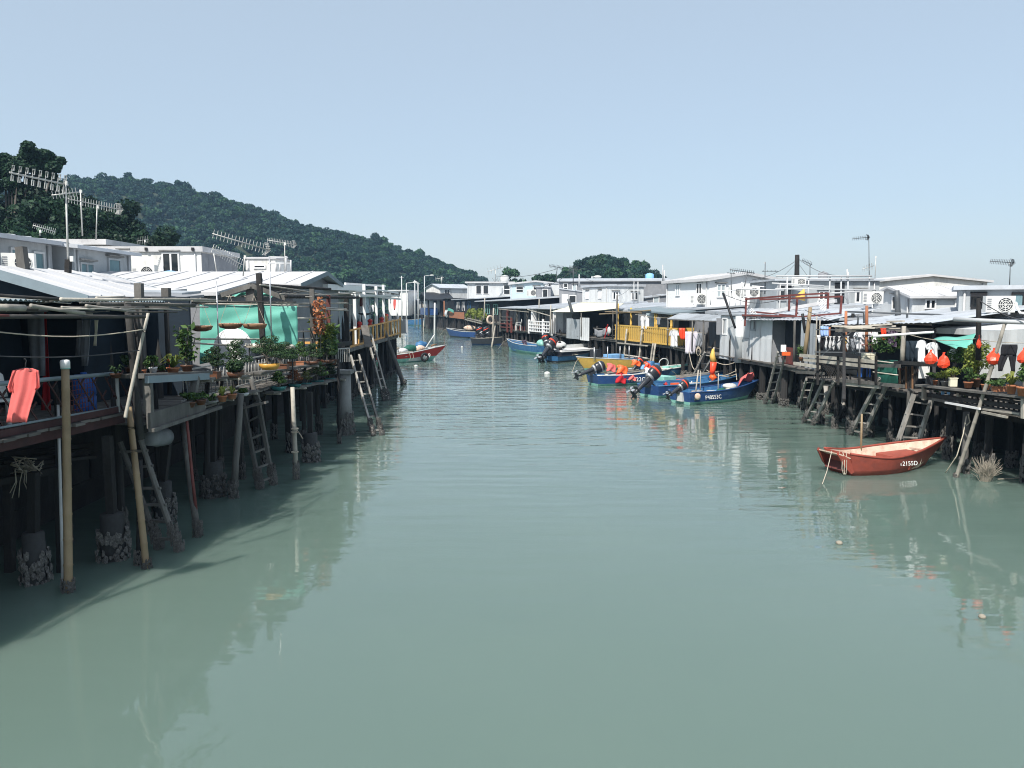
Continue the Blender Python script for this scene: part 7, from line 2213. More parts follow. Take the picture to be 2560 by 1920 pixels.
# ---- ladders
def lad(lab, a, bb, c, d, n, r=.05, Yt=None):
    p, q = onw(*a), onw(*c)
    yt = Yt or (p.y + 1.2)
    ladder(lab, p, at(*bb, yt), q, at(*d, yt), n, r, True, 'woodl', True)
lad('wooden ladder with a shell crusted foot left of the red sampan', (2125, 1087), (2199, 946), (2155, 1095), (2223, 948), 6, .055, 24.0)
lad('steep wooden ladder in the middle of the fish deck', (2010, 1056), (2060, 950), (2033, 1063), (2086, 952), 5, .05, 26.8)
lad('short shell covered ladder at the corner of the fish deck', (1997, 1015), (2016, 948), (2016, 1019), (2036, 946), 4, .05, 28.2)
lad('wide ladder standing behind the red sampan', (2232, 1140), (2285, 985), (2286, 1136), (2330, 995), 5, .06, 22.0)
lad('ladder leaning at the dark zinc doorway', (1912, 1010), (1945, 880), (1932, 1008), (1965, 878), 6, .05, 32.5)
lad('sloping wooden steps beside the orange pennant', (1722, 962), (1762, 880), (1738, 962), (1786, 884), 5, .05, 41.0)
lad('small ladder under the white balcony', (1378, 878), (1393, 832), (1390, 878), (1402, 833), 6, .06, 73)
lad('ladder before the red railing of the long low house', (1296, 862), (1294, 820), (1308, 862), (1305, 818), 5, .06, 80)
lad('bamboo steps inside the landing frame', (1552, 905), (1562, 862), (1566, 905), (1574, 862), 5, .05, 57)
pole('timber_pole', 'long pole leaning at the left end of the long low house', onw(1229, 868), at(1238, 815, 83), .09, 'bambg', 0, False)
pole('timber_pole', 'thin white pole leaning on the long low house', onw(1281, 862), at(1292, 780, 80), .06, 'bambg', 0, False)
pole('timber_pole', 'slanting pole below the patched zinc sheets', onw(1401, 852) + Vector((0, 0, 1.1)), at(1449, 830, 66), .08, 'bambg', 0, False)
pole('mooring_pole', 'dark mooring pole among the boats under the cream awning', onw(1493, 900), at(1493, 815, 62), .09, 'woodd', .3, False)
pole('mooring_pole', 'tall white mooring pole far along the canal', onw(1086, 862), at(1087, 757, 86), .1, 'offw', 0, False)
for i, (lab, a, bb, r) in enumerate((('leaning mooring pile left of the orange pennant', (1703, 935), (1716, 870), .09), ('second leaning mooring pile left of the orange pennant', (1712, 935), (1728, 868), .1), ('pale leaning pole right of the orange pennant', (1788, 940), (1808, 832), .08), ('thick pile under the zinc clad house', (1840, 950), (1842, 896), .14),
                                     ('pile with rope under the zinc clad house', (1870, 955), (1874, 897), .11), ('brown bamboo pile at the corner of the fish deck', (2000, 1008), (2004, 950), .07), ('shell footed pile beside the steep ladder', (2060, 1035), (2064, 955), .12), ('lone shell covered pile in the shade of the fish deck', (2105, 1045), (2108, 958), .11),
                                     ('leaning pile left of the short shell covered ladder', (1970, 1002), (1984, 905), .1), ('thin leaning pile near the zinc doorway', (1950, 1000), (1956, 905), .08))):
    p = onw(*a)
    pole('timber_pile', lab, p, at(*bb, p.y + .4), r, 'woodl', .45, False)
# ropes slung below the zinc house
t = thing('mooring_rope', 'pale mooring ropes looped below the zinc clad house', 'rope', at(1780, 930, 38))
for a, c, s_ in (((1790, 905), (1838, 906), .12), ((1766, 925), (1838, 928), .25), ((1790, 936), (1840, 936), .1), ((1722, 878), (1752, 888), .8), ((1838, 906), (1842, 950), .0)):
    rope(t, sag(at(*a, 39), at(*c, 38), s_, 6), .02, 'rope', 'strand')
t = thing('rope_coil', 'coil of rope hung on the porch post beside the sheet', 'rope coil', at(1746, 880, 42.8))
for k in range(4):
    b = MB(); b.ring((0, 0, k * .015), .18 + .012 * k, .02, 14, 5, (.2, -1, .1)); b.v = [(x * .6, y, z * 1.1) for x, y, z in b.v]; b.build('loop', MT['rope'], t, True)
t = thing('chain_ring', 'pale ring shaped fender hung on the ladder left of the red sampan', 'fender', at(2216, 986, 25))
b = MB(); b.ring((0, 0, 0), .13, .03, 14, 6, (.3, -1, .2)); b.ring((-.2, 0, -.12), .1, .028, 14, 6, (.3, -1, .6)); b.build('ring', MT['offw'], t, True)
# pennant
t = thing('pennant', 'furled yellow and red pennant on a pole over the boats', 'flag', at(1782, 950, 38.5))
b = MB(); b.path([at(1783, 872, 38.5), at(1781, 890, 38.5), at(1784, 905, 38.5)], [.05, .13, .16], 9); b.build('yellow_cloth', MT['yellow'], t, True, world=True)
b = MB(); b.path([at(1784, 905, 38.5), at(1782, 925, 38.5), at(1779, 935, 38.5)], [.165, .14, .12], 9); b.build('red_cloth', MT['orr'], t, True, world=True)
b = MB(); b.path([at(1780, 935, 38.5), at(1783, 943, 38.5), at(1779, 951, 38.5)], [.1, .22, .05], 9); b.build('hem_cloth', MT['orange'], t, True, world=True)
b = MB(); b.tube(at(1779, 978, 38.5), at(1785, 868, 38.5), .03); b.build('pole', MT['bambg'], t, True, world=True)
t = thing('orange_box', 'white sack and orange box at the zinc doorway', 'box', at(1965, 888, 32.5))
b = MB(); b.box((0, 0, .06), (.32, .1, .14)); b.build('box', MT['orange'], t)
b = MB(); b.box((-.1, .05, .28), (.2, .06, .28)); b.build('sack', MT['pure'], t)
b = MB(); b.bar((0, .1, -.3), (0, .1, .0), .05); b.build('stand', MT['wood'], t)
# dry brush in the water
p = onw(2463, 1203)
t = thing('dry_brush', 'dry twiggy brush bundle half sunk beside the mooring pile', 'brush', p)
b = MB()
for i in range(150):
    a = random.uniform(0, 6.28)
    e = Vector((math.cos(a) * random.uniform(.1, .42), math.sin(a) * random.uniform(.1, .35), random.uniform(.2, .62)))
    mid = e * .5 + Vector((random.uniform(-.05, .05), random.uniform(-.05, .05), .02))
    b.path([(e.x * .2, e.y * .2, -.08), mid, e], [.008, .006, .003], 4, False)
    b.path([mid, mid + Vector((random.uniform(-.14, .14), random.uniform(-.1, .1), random.uniform(.05, .2)))], [.005, .003], 4, False)
b.build('twigs', MT['brush'], t, kind='stuff')
rope(t, [p + Vector((.3, 0, .05)), p + Vector((.8, .2, .02)), p + Vector((1.6, .3, .12)), p + Vector((2.4, .6, .5))], .012)
t = thing('mooring_rope', 'slack rope falling from the mooring pile into the water', 'rope', at(2413, 1070, 20))
rope(t, [at(2416, 1040, 19.9), at(2408, 1085, 19.6), at(2392, 1140, 19.5), onw(2364, 1182)], .014)
rope(t, [at(2416, 1064, 19.95), at(2425, 1055, 19.9), at(2420, 1035, 19.9)], .014)
for i, (u, v) in enumerate(((1607, 935), (1155, 868), (1368, 935), (1040, 916), (2098, 1360), (2455, 1545))):
    p = onw(u, v)
    b = MB(); b.ball((p.x, p.y, .02), [.16, .12, .2, .14, .06, .05][i], 9, 6, (1, 1, .7))
    single(b, 'float', MT['offw' if i < 4 else 'brush'], ['white float by the blue boats', 'small white float in mid canal', 'square white float beyond the flag draped boat', 'round pale float below the red boat', 'scrap of drifting litter in open water', 'tiny drifting leaf near the bottom right'][i], 'float', (p.x, p.y, 0), None, True)

# ================================================================== added dark backing walls that block light under both rows
t = thing('light_blocker_wall', 'dark stone sea wall hidden in shade under the left bank houses', 'sea wall', (-9.3, 5, -.6))
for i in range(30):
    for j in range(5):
        b = MB(); b.bb(-9.6 + random.uniform(0, .05), -9.0 + random.uniform(-.05, .05), 4 + i * 1.6 + (j % 2) * .8, 5.57 + i * 1.6 + (j % 2) * .8, -.6 + j * .56, -.05 + j * .56); b.build('blocker_slab', MT['woodd'], t, world=True)
t = thing('light_blocker_wall', 'dark stone sea wall hidden in shade under the right bank houses', 'sea wall', (14, 12, -.6))
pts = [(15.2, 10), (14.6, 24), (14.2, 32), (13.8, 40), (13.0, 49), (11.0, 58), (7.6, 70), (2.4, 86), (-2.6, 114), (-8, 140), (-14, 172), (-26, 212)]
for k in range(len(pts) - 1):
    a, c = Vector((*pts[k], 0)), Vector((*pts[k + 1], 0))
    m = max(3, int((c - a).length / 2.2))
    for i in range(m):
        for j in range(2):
            b = MB(); b.bar(a.lerp(c, i / m) + Vector((0, 0, -.15 + j * .98)), a.lerp(c, (i + .985) / m) + Vector((0, 0, -.15 + j * .98)), .5 + random.uniform(-.06, .06), .965); b.build('blocker_slab', MT['woodd'], t, world=True)

# ================================================================== overhead cables and roof clutter of the right bank
def cable(lab, a, c, s_, r=.012):
    b = MB(); b.path(sag(at(*a), at(*c), s_, 10), r, 4)
    single(b, 'overhead_cable', MT['wire'], lab, 'cable', tuple(at(*a)))
cable('overhead cable from the heavy dark mast to the trellis', (1993, 645, 46), (2118, 690, 43), .3)
cable('overhead cable from the heavy dark mast down to the white house', (1993, 650, 46), (1880, 700, 48), .2)
cable('stay wire left of the heavy dark mast', (1993, 655, 46), (1950, 700, 44), 0)
cable('stay wire right of the heavy dark mast', (1993, 655, 46), (2028, 702, 44), 0)
cable('cable slung between the two pale masts and the yellow balcony', (1585, 706, 70), (1545, 740, 57), .2)
cable('cable running along the slate grey roof', (1448, 690, 84), (1590, 706, 70), .5)
cable('cable from the double comb antenna to the pale blue house', (1433, 676, 85), (1345, 722, 104), .3, .03)
cable('cable from the spidery antenna to the concrete house', (1393, 672, 110), (1240, 690, 122), .5, .03)
cable('cable drooping over the zinc clad house', (1808, 735, 38), (1974, 742, 35), .35)
cable('cable over the fish deck', (2012, 775, 29.5), (2260, 818, 22.6), .25)
cable('cable from the dark post over the plants', (2447, 750, 19.4), (2640, 800, 17), .2)
for i, (lab, u, v0, v1, Y, r, m) in enumerate((('thin bamboo pole upright on the fish deck', 2048, 800, 905, 27, .03, 'bambg'), ('thin bamboo pole upright beside the sky blue towel', 2040, 790, 900, 27.3, .025, 'bambg'), ('short iron bar on the zinc sheet roof', 2144, 786, 812, 26, .03, 'antd'), ('second short iron bar on the zinc sheet roof', 2160, 780, 812, 26.4, .035, 'antd'),
        ('bamboo upright left of the zinc doorway', 1985, 800, 905, 31.2, .05, 'wood'), ('thin stake between zinc wall and pennant', 1760, 838, 900, 42, .04, 'wood'), ('tall thin pole on the porch of the long low house', 1346, 748, 828, 74, .05, 'bambg'), ('thin pole at the cream awning corner', 1375, 762, 838, 69, .06, 'bambg'),
        ('upright pole left of the yellow balcony', 1541, 738, 900, 56.5, .06, 'wood'), ('upright pole before the lavender sheet', 1757, 800, 890, 42.6, .05, 'wood'), ('slim pole over the far flower balcony', 1210, 745, 800, 92, .07, 'bambg'), ('slim pole beside the far life ring', 1232, 770, 850, 86, .09, 'bambg'))):
    pole('thin_pole', lab, at(u, v1, Y), at(u + 2, v0, Y), r, m, 0, False, n=6)
for (lab, p, s_, m) in (('round white water tank on the concrete house roof', (xu(1262, 127), 127, 7.9), .7, 'offw'), ('small blue water tank on the slate grey roof', (xu(1625, 94), 95, 7.25), .5, 'lblue'), ('grey water drum behind the pipe trellis', (xu(2060, 46), 46.5, 5.72), .28, 'dgrey')):
    t = thing('water_tank', lab, 'water tank', p)
    b = MB(); b.lathe([(s_ * .95, 0), (s_, .1), (s_, s_ * 1.2), (s_ * .6, s_ * 1.45), (s_ * .2, s_ * 1.5)], 14); b.build('tank', MT[m], t, True)
    b = MB(); b.lathe([(s_ * .2, s_ * 1.501), (s_ * .2, s_ * 1.6)], 10); b.build('lid', MT['dgrey'], t)
# ================================================================== BOATS
def text_part(s_, size, mat, parent, loc, rot, name='lettering'):
    cu = bpy.data.curves.new(name, 'FONT')
    cu.body = s_
    cu.size = size
    cu.extrude = 0.004
    cu.align_x = 'CENTER'
    cu.space_character = 1.05
    cu.materials.append(MT[mat])
    o = link(name, cu, None)
    bpy.context.view_layer.update()
    me = bpy.data.meshes.new_from_object(o.evaluated_get(bpy.context.evaluated_depsgraph_get()))
    bpy.data.objects.remove(o)
    return link(name, me, parent, loc, rot)

def boat(name, label, stern, bow, beam, D, hullm='bblue', botm='aqua', inm='mblue', gun='offw', sheer=.25, transom=.8, bowp=2.2, rake=.35, floor=.08, thw=(.25, .5, .72), group='boats moored in the canal', deckfore=.0, ssheer=.02, zs=.12):
    """open boat: local x from stern to bow at the waterline; separate topsides, bottom paint, lining, gunwale, thwarts, transom"""
    stern, bow = Vector(stern), Vector(bow)
    d = bow - stern
    L = d.length
    t = thing(name, label, 'boat', (stern.x, stern.y, 0), math.atan2(d.y, d.x), group)
    n = 18

    def hb(k):
        f = max(0.0, (k - .35) / .65)
        g = max(0.0, (.35 - k) / .35)
        return beam / 2 * (1 - f ** bowp) * (1 - (1 - transom) * g ** 1.6) + .015

    def sh(k):
        return D + sheer * max(0, (k - .25) / .75) ** 2 + ssheer * max(0, (.4 - k) / .4) ** 2

    def X(k, z):
        return L * k + rake * (z / D) * max(0, (k - .5) / .5) ** 2 - .10 * (z / D) * max(0, (.2 - k) / .2)
    zs = zs

    def ring(k, inner=0.0):
        b_ = hb(k) - inner
        b_ = max(b_, .005)
        return b_, sh(k)
    top, low, inn = MB(), MB(), MB()
    rows = []
    for i in range(n + 1):
        k = i / n
        b_, z = ring(k)
        b2 = b_ * (.90 - .25 * k ** 3)
        b3 = b_ * (.78 - .4 * k ** 3)
        rows.append([(X(k, z), b_, z), (X(k, zs + (z - zs) * .5), b_ * .5 + b2 * .5 + .01, zs + (z - zs) * .5), (X(k, zs), b2, zs + .05 * k ** 2), (X(k, -.05), b3, -.05), (X(k, -.15), 0.0, -.16)])
    for s_ in (1, -1):
        v = [(x, y * s_, z) for r_ in rows for x, y, z in r_[:3]]
        f = []
        for i in range(n):
            for j in range(2):
                a = i * 3 + j
                q = (a, a + 1, a + 4, a + 3)
                f.append(q if s_ > 0 else q[::-1])
        top.add(v, f)
        v = [(x, y * s_, z) for r_ in rows for x, y, z in r_[2:]]
        low.add(v, [((i * 3 + j, i * 3 + j + 1, i * 3 + j + 4, i * 3 + j + 3) if s_ > 0 else (i * 3 + j + 3, i * 3 + j + 4, i * 3 + j + 1, i * 3 + j)) for i in range(n) for j in range(2)])
        v = []
        for i in range(n + 1):
            k = i / n
            x0, y0, z0 = rows[i][0]
            w_ = max(y0 - .045, .004)
            fl = floor + .25 * max(0, (k - .8) / .2)
            v += [(x0 - .03 * (k > .9), w_ * s_, z0 - .004), (X(k, fl) * .985 + .03, max(w_ * .82, .003) * s_, fl), (X(k, fl) * .985 + .03, 0, fl)]
        inn.add(v, [((i * 3 + j + 3, i * 3 + j + 4, i * 3 + j + 1, i * 3 + j) if s_ > 0 else (i * 3 + j, i * 3 + j + 1, i * 3 + j + 4, i * 3 + j + 3)) for i in range(n) for j in range(2)])
    top.build('topsides', MT[hullm], t, True)
    low.build('bottom', MT[botm], t, True)
    inn.build('lining', MT[inm], t, False)
    b = MB()
    r0 = rows[0]
    b.slab([r0[0], r0[1], r0[2], (r0[2][0], -r0[2][1], r0[2][2]), (r0[1][0], -r0[1][1], r0[1][2]), (r0[0][0], -r0[0][1], r0[0][2])], (.04, 0, 0))
    b.build('transom', MT[hullm], t)
    b = MB()
    b.slab([r0[2], r0[3], r0[4], (r0[3][0], -r0[3][1], r0[3][2]), (r0[2][0], -r0[2][1], r0[2][2])], (.04, 0, 0))
    b.build('transom_bottom', MT[botm], t)
    for s_ in (1, -1):
        b = MB()
        b.path([(r_[0][0], (r_[0][1] - .01) * s_, r_[0][2] + .012) for r_ in rows], .032, 6)
        b.build('gunwale', MT[gun], t, True)
    for k in thw:
        b_ = hb(k) - .05
        b = MB()
        b.bb(L * k - .12, L * k + .12, -b_, b_, sh(k) * .68, sh(k) * .68 + .035)
        b.build('thwart', MT[inm], t)
    if deckfore:
        b = MB()
        m = 6
        v = []
        for i in range(m + 1):
            k = 1 - deckfore + deckfore * i / m * .97
            v += [(X(k, sh(k)), hb(k) - .03, sh(k) - .02), (X(k, sh(k)), -hb(k) + .03, sh(k) - .02)]
        b.add(v, [(i * 2, i * 2 + 1, i * 2 + 3, i * 2 + 2) for i in range(m)])
        b.build('foredeck', MT[inm], t)
    t['_'] = 0
    del t['_']
    HUL[t.name] = (L, hb, sh, X)
    return t
HUL = {}

def side_text(t, s_, k, size, right=True, zoff=0.0, mat='letter'):
    """lettering on the side of the topsides facing the viewer"""
    L, hb, sh, X = HUL[t.name]
    z = .14 + (sh(k) - .14) * .42 + zoff
    y = -(hb(k) * .965 + .02) if right else (hb(k) * .965 + .02)
    dk = .04
    ang = math.atan2(-(hb(k + dk) - hb(k - dk)), 2 * dk * L) * (-1 if right else 1)
    text_part(s_, size, mat, t, (L * k, y - (.03 if right else -.03), z - size * .35), (R(82), 0, ang) if right else (R(82), 0, math.pi + ang))

def outboard(label, loc, rz, tilt=55, s_=1.0, cowl='engine', decal='orr', group='outboard motors'):
    """outboard motor tilted up: cowling, decal, mid leg, gearcase, propeller, clamp; local +x points astern"""
    t = thing('outboard_motor', label, 'outboard motor', loc, rz, group)
    ry = -R(tilt)
    Mx = Matrix.Rotation(ry, 4, 'Y')

    def put(b, name, m, smooth=False, parent=None):
        b.v = [tuple(Mx @ (Vector(p) * s_)) for p in b.v]
        return b.build(name, MT[m], parent or t, smooth)
    b = MB()
    prof = [(.02, .66), (.13, .65), (.19, .58), (.2, .42), (.19, .28), (.15, .22)]
    b.lathe(prof[::-1], 14, (-.02, 0, 0), 1.15, .8)
    cw = put(b, 'cowling', cowl, True)
    b = MB(); b.lathe([(.205, .44), (.206, .50)], 14, (-.02, 0, 0), 1.15, .8); put(b, 'decal', decal, True, cw)
    b = MB(); b.lathe([(.155, .14), (.165, .22)], 12, (0, 0, 0), 1.1, .8); put(b, 'band', 'alu', True)
    b = MB(); b.path([(0, 0, .16), (.02, 0, -.1), (.03, 0, -.42), (.04, 0, -.66)], [.12, .09, .065, .05], 8); put(b, 'leg', cowl, True)
    b = MB(); b.bb(-.06, .2, -.09, .09, -.46, -.44); put(b, 'cavitation_plate', cowl)
    b = MB(); b.path([(-.16, 0, -.64), (-.08, 0, -.64), (.14, 0, -.64), (.2, 0, -.64)], [.01, .055, .055, .03], 9); put(b, 'gearcase', cowl, True)
    b = MB(); b.slab([(-.06, -.006, -.66), (.06, -.006, -.66), (.0, -.006, -.82)], (0, .012, 0)); put(b, 'skeg', cowl)
    for k in range(3):
        a = k * 2.094
        e, f = Vector((0, math.cos(a), math.sin(a))), Vector((0, -math.sin(a), math.cos(a)))
        c = Vector((.22, 0, -.64))
        b = MB(); b.slab([c + e * .03 - f * .03, c + e * .15 - f * .06, c + e * .16 + f * .05, c + e * .03 + f * .03], (.015, 0, 0)); put(b, 'propeller_blade', 'alu')
    b = MB(); b.bb(-.16, -.06, -.11, .11, -.12, .14); put(b, 'clamp', cowl)
    b = MB(); b.path([(-.1, 0, .1), (-.35, .02, .16), (-.6, .03, .18)], [.03, .022, .028], 7); put(b, 'tiller', cowl, True)
    return t

# ---- red sampan in front
s0, s1 = onw(2152, 1194), onw(2356, 1174)
ax = (s1 - s0).normalized()
pr = Vector((-ax.y, ax.x, 0))
t = boat('sampan', 'worn brick red sampan moored alone in front of the ladders', s0 + pr * .62 - ax * .05, s1 + pr * .62 + ax * .1, 1.42, .42, 'redbr', 'redbr', 'buffw', 'redbr', .26, .62, 2.4, .42, .05, (), 'boats moored in the canal', 0, .14)
L, hb, sh, X = HUL[t.name]
for s_ in (1, -1):      # the split stern: two raised wing planks
    b = MB()
    y = hb(0) * s_
    b.slab([(.0, y, .1), (-.12, y * .96, .42), (-.42, y * .8, .62), (-.45, y * .8, .55), (-.25, y * .85, .25), (-.05, y * .9, .05)], (0, -.05 * s_, 0))
    b.build('stern_wing', MT['redbr'], t)
b = MB(); b.slab([(-.42, -hb(0) * .82, .585), (-.42, hb(0) * .82, .585), (-.02, hb(0) * .98, .43), (-.02, -hb(0) * .98, .43)], (0, 0, -.03)); b.build('stern_deck', MT['buffw'], t)
b = MB(); b.slab([(-.2, -hb(0) * .75, .12), (-.2, hb(0) * .75, .12), (-.02, hb(0) * .9, .4), (-.02, -hb(0) * .9, .4)], (.02, 0, -.02)); b.build('stern_panel', MT['rust'], t)
b = MB(); b.slab([(L * .60, -hb(.6) + .07, .30), (L * .60, hb(.6) - .07, .30), (L * .86, hb(.86) - .05, .40), (L * .86, -hb(.86) + .05, .40)], (0, 0, -.03)); b.build('foredeck', MT['redbr'], t)
b = MB(); b.slab([(L * .60, -hb(.6) + .07, .30), (L * .60, hb(.6) - .07, .30), (L * .585, hb(.6) - .1, .06), (L * .585, -hb(.6) + .1, .06)], (.025, 0, 0)); b.build('bulkhead', MT['redbr'], t)
b = MB(); b.bar((L * .9, -hb(.9) + .04, .44), (L * .9, hb(.9) - .04, .44), .14, .05); b.build('thwart', MT['buffw'], t)
b = MB(); b.bar((L * .18, -hb(.2) + .1, .30), (L * .5, hb(.5) * .3, .14), .06, .03); b.bar((L * .12, hb(.2) - .15, .31), (L * .5, -hb(.5) * .75, .2), .05, .035); b.build('oar', MT['redbr'], t)
b = MB(); b.tube((L * .46, hb(.46) - .04, .1), (L * .45, hb(.46) - .04, 1.35), .03, .026, 8); b.build('thole_pole', MT['bamboo'], t, True)
side_text(t, '12155D', .52, .155)
for k in range(3):
    rope(t, [(-.3 + .06 * k, -.25 - .05 * k, .6), (-.32 + .05 * k, -.38 - .02 * k, .42), (-.34 + .07 * k, -.4, .2 - .05 * k), (-.3 + .03 * k, -.42, .06)], .010, 'rope', 'rope', False)
rope(t, [(-.4, -.1, .6), (-.9, -.5, .2), (-1.35, -.85, -.02)], .01, 'rope', 'rope', False)
rope(t, [(L * .78, -hb(.78) - .02, sh(.78) + .03), (L * .78, -hb(.78) + .02, .3), (L * .77, -hb(.78) * .9, .12)], .008, 'rope', 'rope', False)

# ---- blue boats
def mk(label, a, c, off, *args, **kw):
    a, c = onw(*a), onw(*c)
    ax = (c - a).normalized()
    pr = Vector((-ax.y, ax.x, 0))
    return boat('motor_boat', label, a + pr * off, c + pr * off, *args, **kw), a, c, ax, pr

t, a, c, ax, pr = mk('deep blue motor boat numbered on its side, nearest of the blue boats', (1726, 1013), (1893, 1000), .62, 1.45, .52, 'bblue', 'aqua', 'mblue', 'bblue', .28, .95, 2.6, .45)
side_text(t, 'P40553C', .30, .24)
L, hb, sh, X = HUL[t.name]
b = MB(); b.bb(-.14, -.02, -.25, .1, .12, .50); b.build('engine_pad', MT['offw'], t)
b = MB(); b.tube((L * .05, -.66, .2), (L * .08, -.72, 1.5), .03); b.build('pole', MT['bambg'], t, True)
b = MB(); b.ball((L * .05, -.84, .38), .13, 10, 7, (1, 1, 1.15)); b.build('fender', MT['buffw'], t, True)
b = MB(); b.ball((L * .72, 0, .62), .26, 10, 7, (1.5, 1, .5), .12); b.build('bundle', MT['offw'], t, True)
b = MB(); b.grid(lambda u, v: (L * (.92 + .14 * u), -.2 + .5 * v, .95 + .25 * math.sin(u * 3) - .35 * v + .08 * math.sin(u * 9 + v * 5)), 10, 8, (0, 0, .02)); b.build('red_cloth', MT['coral'], t, True)
for k, z in ((.35, 1.35), (.62, 1.2)):
    b = MB(); b.tube((L * k, .3, .2), (L * k, .3, z), .022); b.build('stake', MT['bambg'], t, True)
b = MB(); b.bb(L * .45, L * .62, -.35, .35, .35, .45); b.build('blue_tray', MT['lblue'], t)
rz = math.atan2(ax.y, ax.x)
p = a + pr * .62 - ax * .18
outboard('slim tilted outboard motor on the nearest blue boat', (p.x, p.y, .62), rz + math.pi, 60, .95)
t, a, c, ax, pr = mk('deep blue motor boat behind the numbered one', (1646, 996), (1868, 978), .62, 1.5, .54, 'bblue', 'aqua', 'mblue', 'mblue', .28, .95, 2.6, .45)
p = a + pr * .55 - ax * .25
outboard('biggest tilted outboard motor with a red and white flash', (p.x, p.y, .75), math.atan2(ax.y, ax.x) + math.pi, 50, 1.45, 'engine', 'orr')
t, a, c, ax, pr = mk('blue motor boat partly hidden in the middle of the blue boats', (1660, 982), (1858, 966), .62, 1.4, .56, 'mblue', 'aqua', 'mblue', 'mblue', .3, .95, 2.6, .45)
L = HUL[t.name][0]
b = MB(); b.bb(.1, .9, -.5, .5, .5, .75); b.build('engine_cover', MT['aqua'], t)
b = MB(); b.bar((.3, .3, .62), (L * .95, .1, .8), .06); b.bar((.3, -.3, .62), (L * .9, -.1, .85), .05); b.build('boat_hook', MT['bambg'], t)
t, a, c, ax, pr = mk('blue motor boat draped with orange cloths and numbered on its side', (1496, 966), (1672, 960), .65, 1.5, .55, 'bblue', 'aqua', 'mblue', 'offw', .22, .95, 2.6, .4)
side_text(t, 'P40522C', .50, .30)
L = HUL[t.name][0]
p = a + pr * .6 - ax * .2
outboard('silver topped tilted outboard on the flag draped blue boat', (p.x, p.y, .78), math.atan2(ax.y, ax.x) + math.pi, 68, 1.3, 'engine', 'alu')
TB = t
def drape(label, mat, t, x0, x1, z0, z1, y=-.8):
    q = MB()
    q.grid(lambda u, v: (x0 + (x1 - x0) * u * .8 + .06 * math.sin(v * 5), y + .05 * math.sin(u * 8 + v * 3) + .15 * (1 - v), z0 - .1 + (z1 - z0) * v * .75 + .05 * math.sin(u * 5)), 8, 6, (0, .02, 0))
    iv = INV[t.name].inverted()
    q.v = [tuple(iv @ Vector(p)) for p in q.v]
    single(q, 'draped_cloth', MT[mat], label, 'cloth', None, 'cloths draped on the boats', True)
for a_ in (('coral cloth hung at the stern of the flag draped boat', 'coral', t, .55, 1.15, 1.25, .72, -.6), ('red bag hanging over the side of the flag draped boat', 'cloth_r', t, .95, 1.65, .75, .08, -.86), ('orange vest on the rail of the flag draped boat', 'orange', t, 1.1, 1.8, 1.15, .6, -.7), ('salmon cloth on the side of the flag draped boat', 'coral', t, 1.7, 2.2, .65, .3, -.86),
           ('yellow cloth amid the flag draped boat', 'yellow', t, 3.3, 3.75, 1.1, .55, -.6), ('red pennant cloth amid the flag draped boat', 'orr', t, 2.9, 3.3, 1.25, .8, -.3), ('white cloth amid the flag draped boat', 'cloth_w', t, 2.8, 3.3, .95, .5, -.55), ('raised orange cloth at the middle of the flag draped boat', 'orange', t, 2.3, 2.9, 1.35, 1.0, .0)):
    drape(*a_)
b = MB()
for k in range(9):
    b.bar((random.uniform(.3, 1.5), random.uniform(-.5, .5), .6), (random.uniform(2, 4.3), random.uniform(-.5, .5), .75), .05)
b.build('gear', MT['bambg'], t, kind='stuff')
t, a, c, ax, pr = mk('blue and aqua boat with blue tubs behind the flag draped boat', (1610, 948), (1740, 940), .6, 1.4, .5, 'mblue', 'aqua', 'aqua', 'offw', .2, .95, 2.6, .4)
for k, (x, h, m) in enumerate(((.4, .75, 'lblue'), (.9, .95, 'mblue'), (1.5, .8, 'mblue'), (2.1, .6, 'aqua'))):
    b = MB(); b.lathe([(.2, .1), (.24, h), (.2, h + .03)], 12, (x, .1 * (-1) ** k, 0)); b.build('tub', MT[m], t, True)
b = MB(); b.ring((2.0, 0, .8), .3, .03, 14, 6, (.3, 1, .2)); b.build('hose', MT['offw'], t, True)
outboard('small dark outboard on the boat with blue tubs', tuple((a + pr * .6 + ax * -.1)[:2]) + (.7,), math.atan2(ax.y, ax.x) + math.pi, 45, 1.0)
# yellow boat, bow to the left
t, a, c, ax, pr = mk('mustard yellow boat with a white gunwale', (1668, 918), (1480, 929), -.7, 1.6, .62, 'yellow', 'aqua', 'mblue', 'offw', .3, .9, 2.4, .5)
L = HUL[t.name][0]
b = MB(); b.bb(L * .55, L * .72, -.4, .4, .55, 1.0); b.build('console', MT['lblue'], t)
b = MB(); b.bb(L * .84, L * .9, -.35, .35, .8, 1.35); b.build('seat_back', MT['engine'], t)
for x in (L * .95, L * .78, L * .62, L * .5):
    b = MB(); b.tube((x, .5, .6), (x, .5, 1.55), .03); b.build('stanchion', MT['alu'], t, True)
outboard('dark outboard tipped up at the stern of the mustard boat', tuple((a + pr * -.7)[:2]) + (.8,), math.atan2(ax.y, ax.x) + math.pi, 40, 1.0)
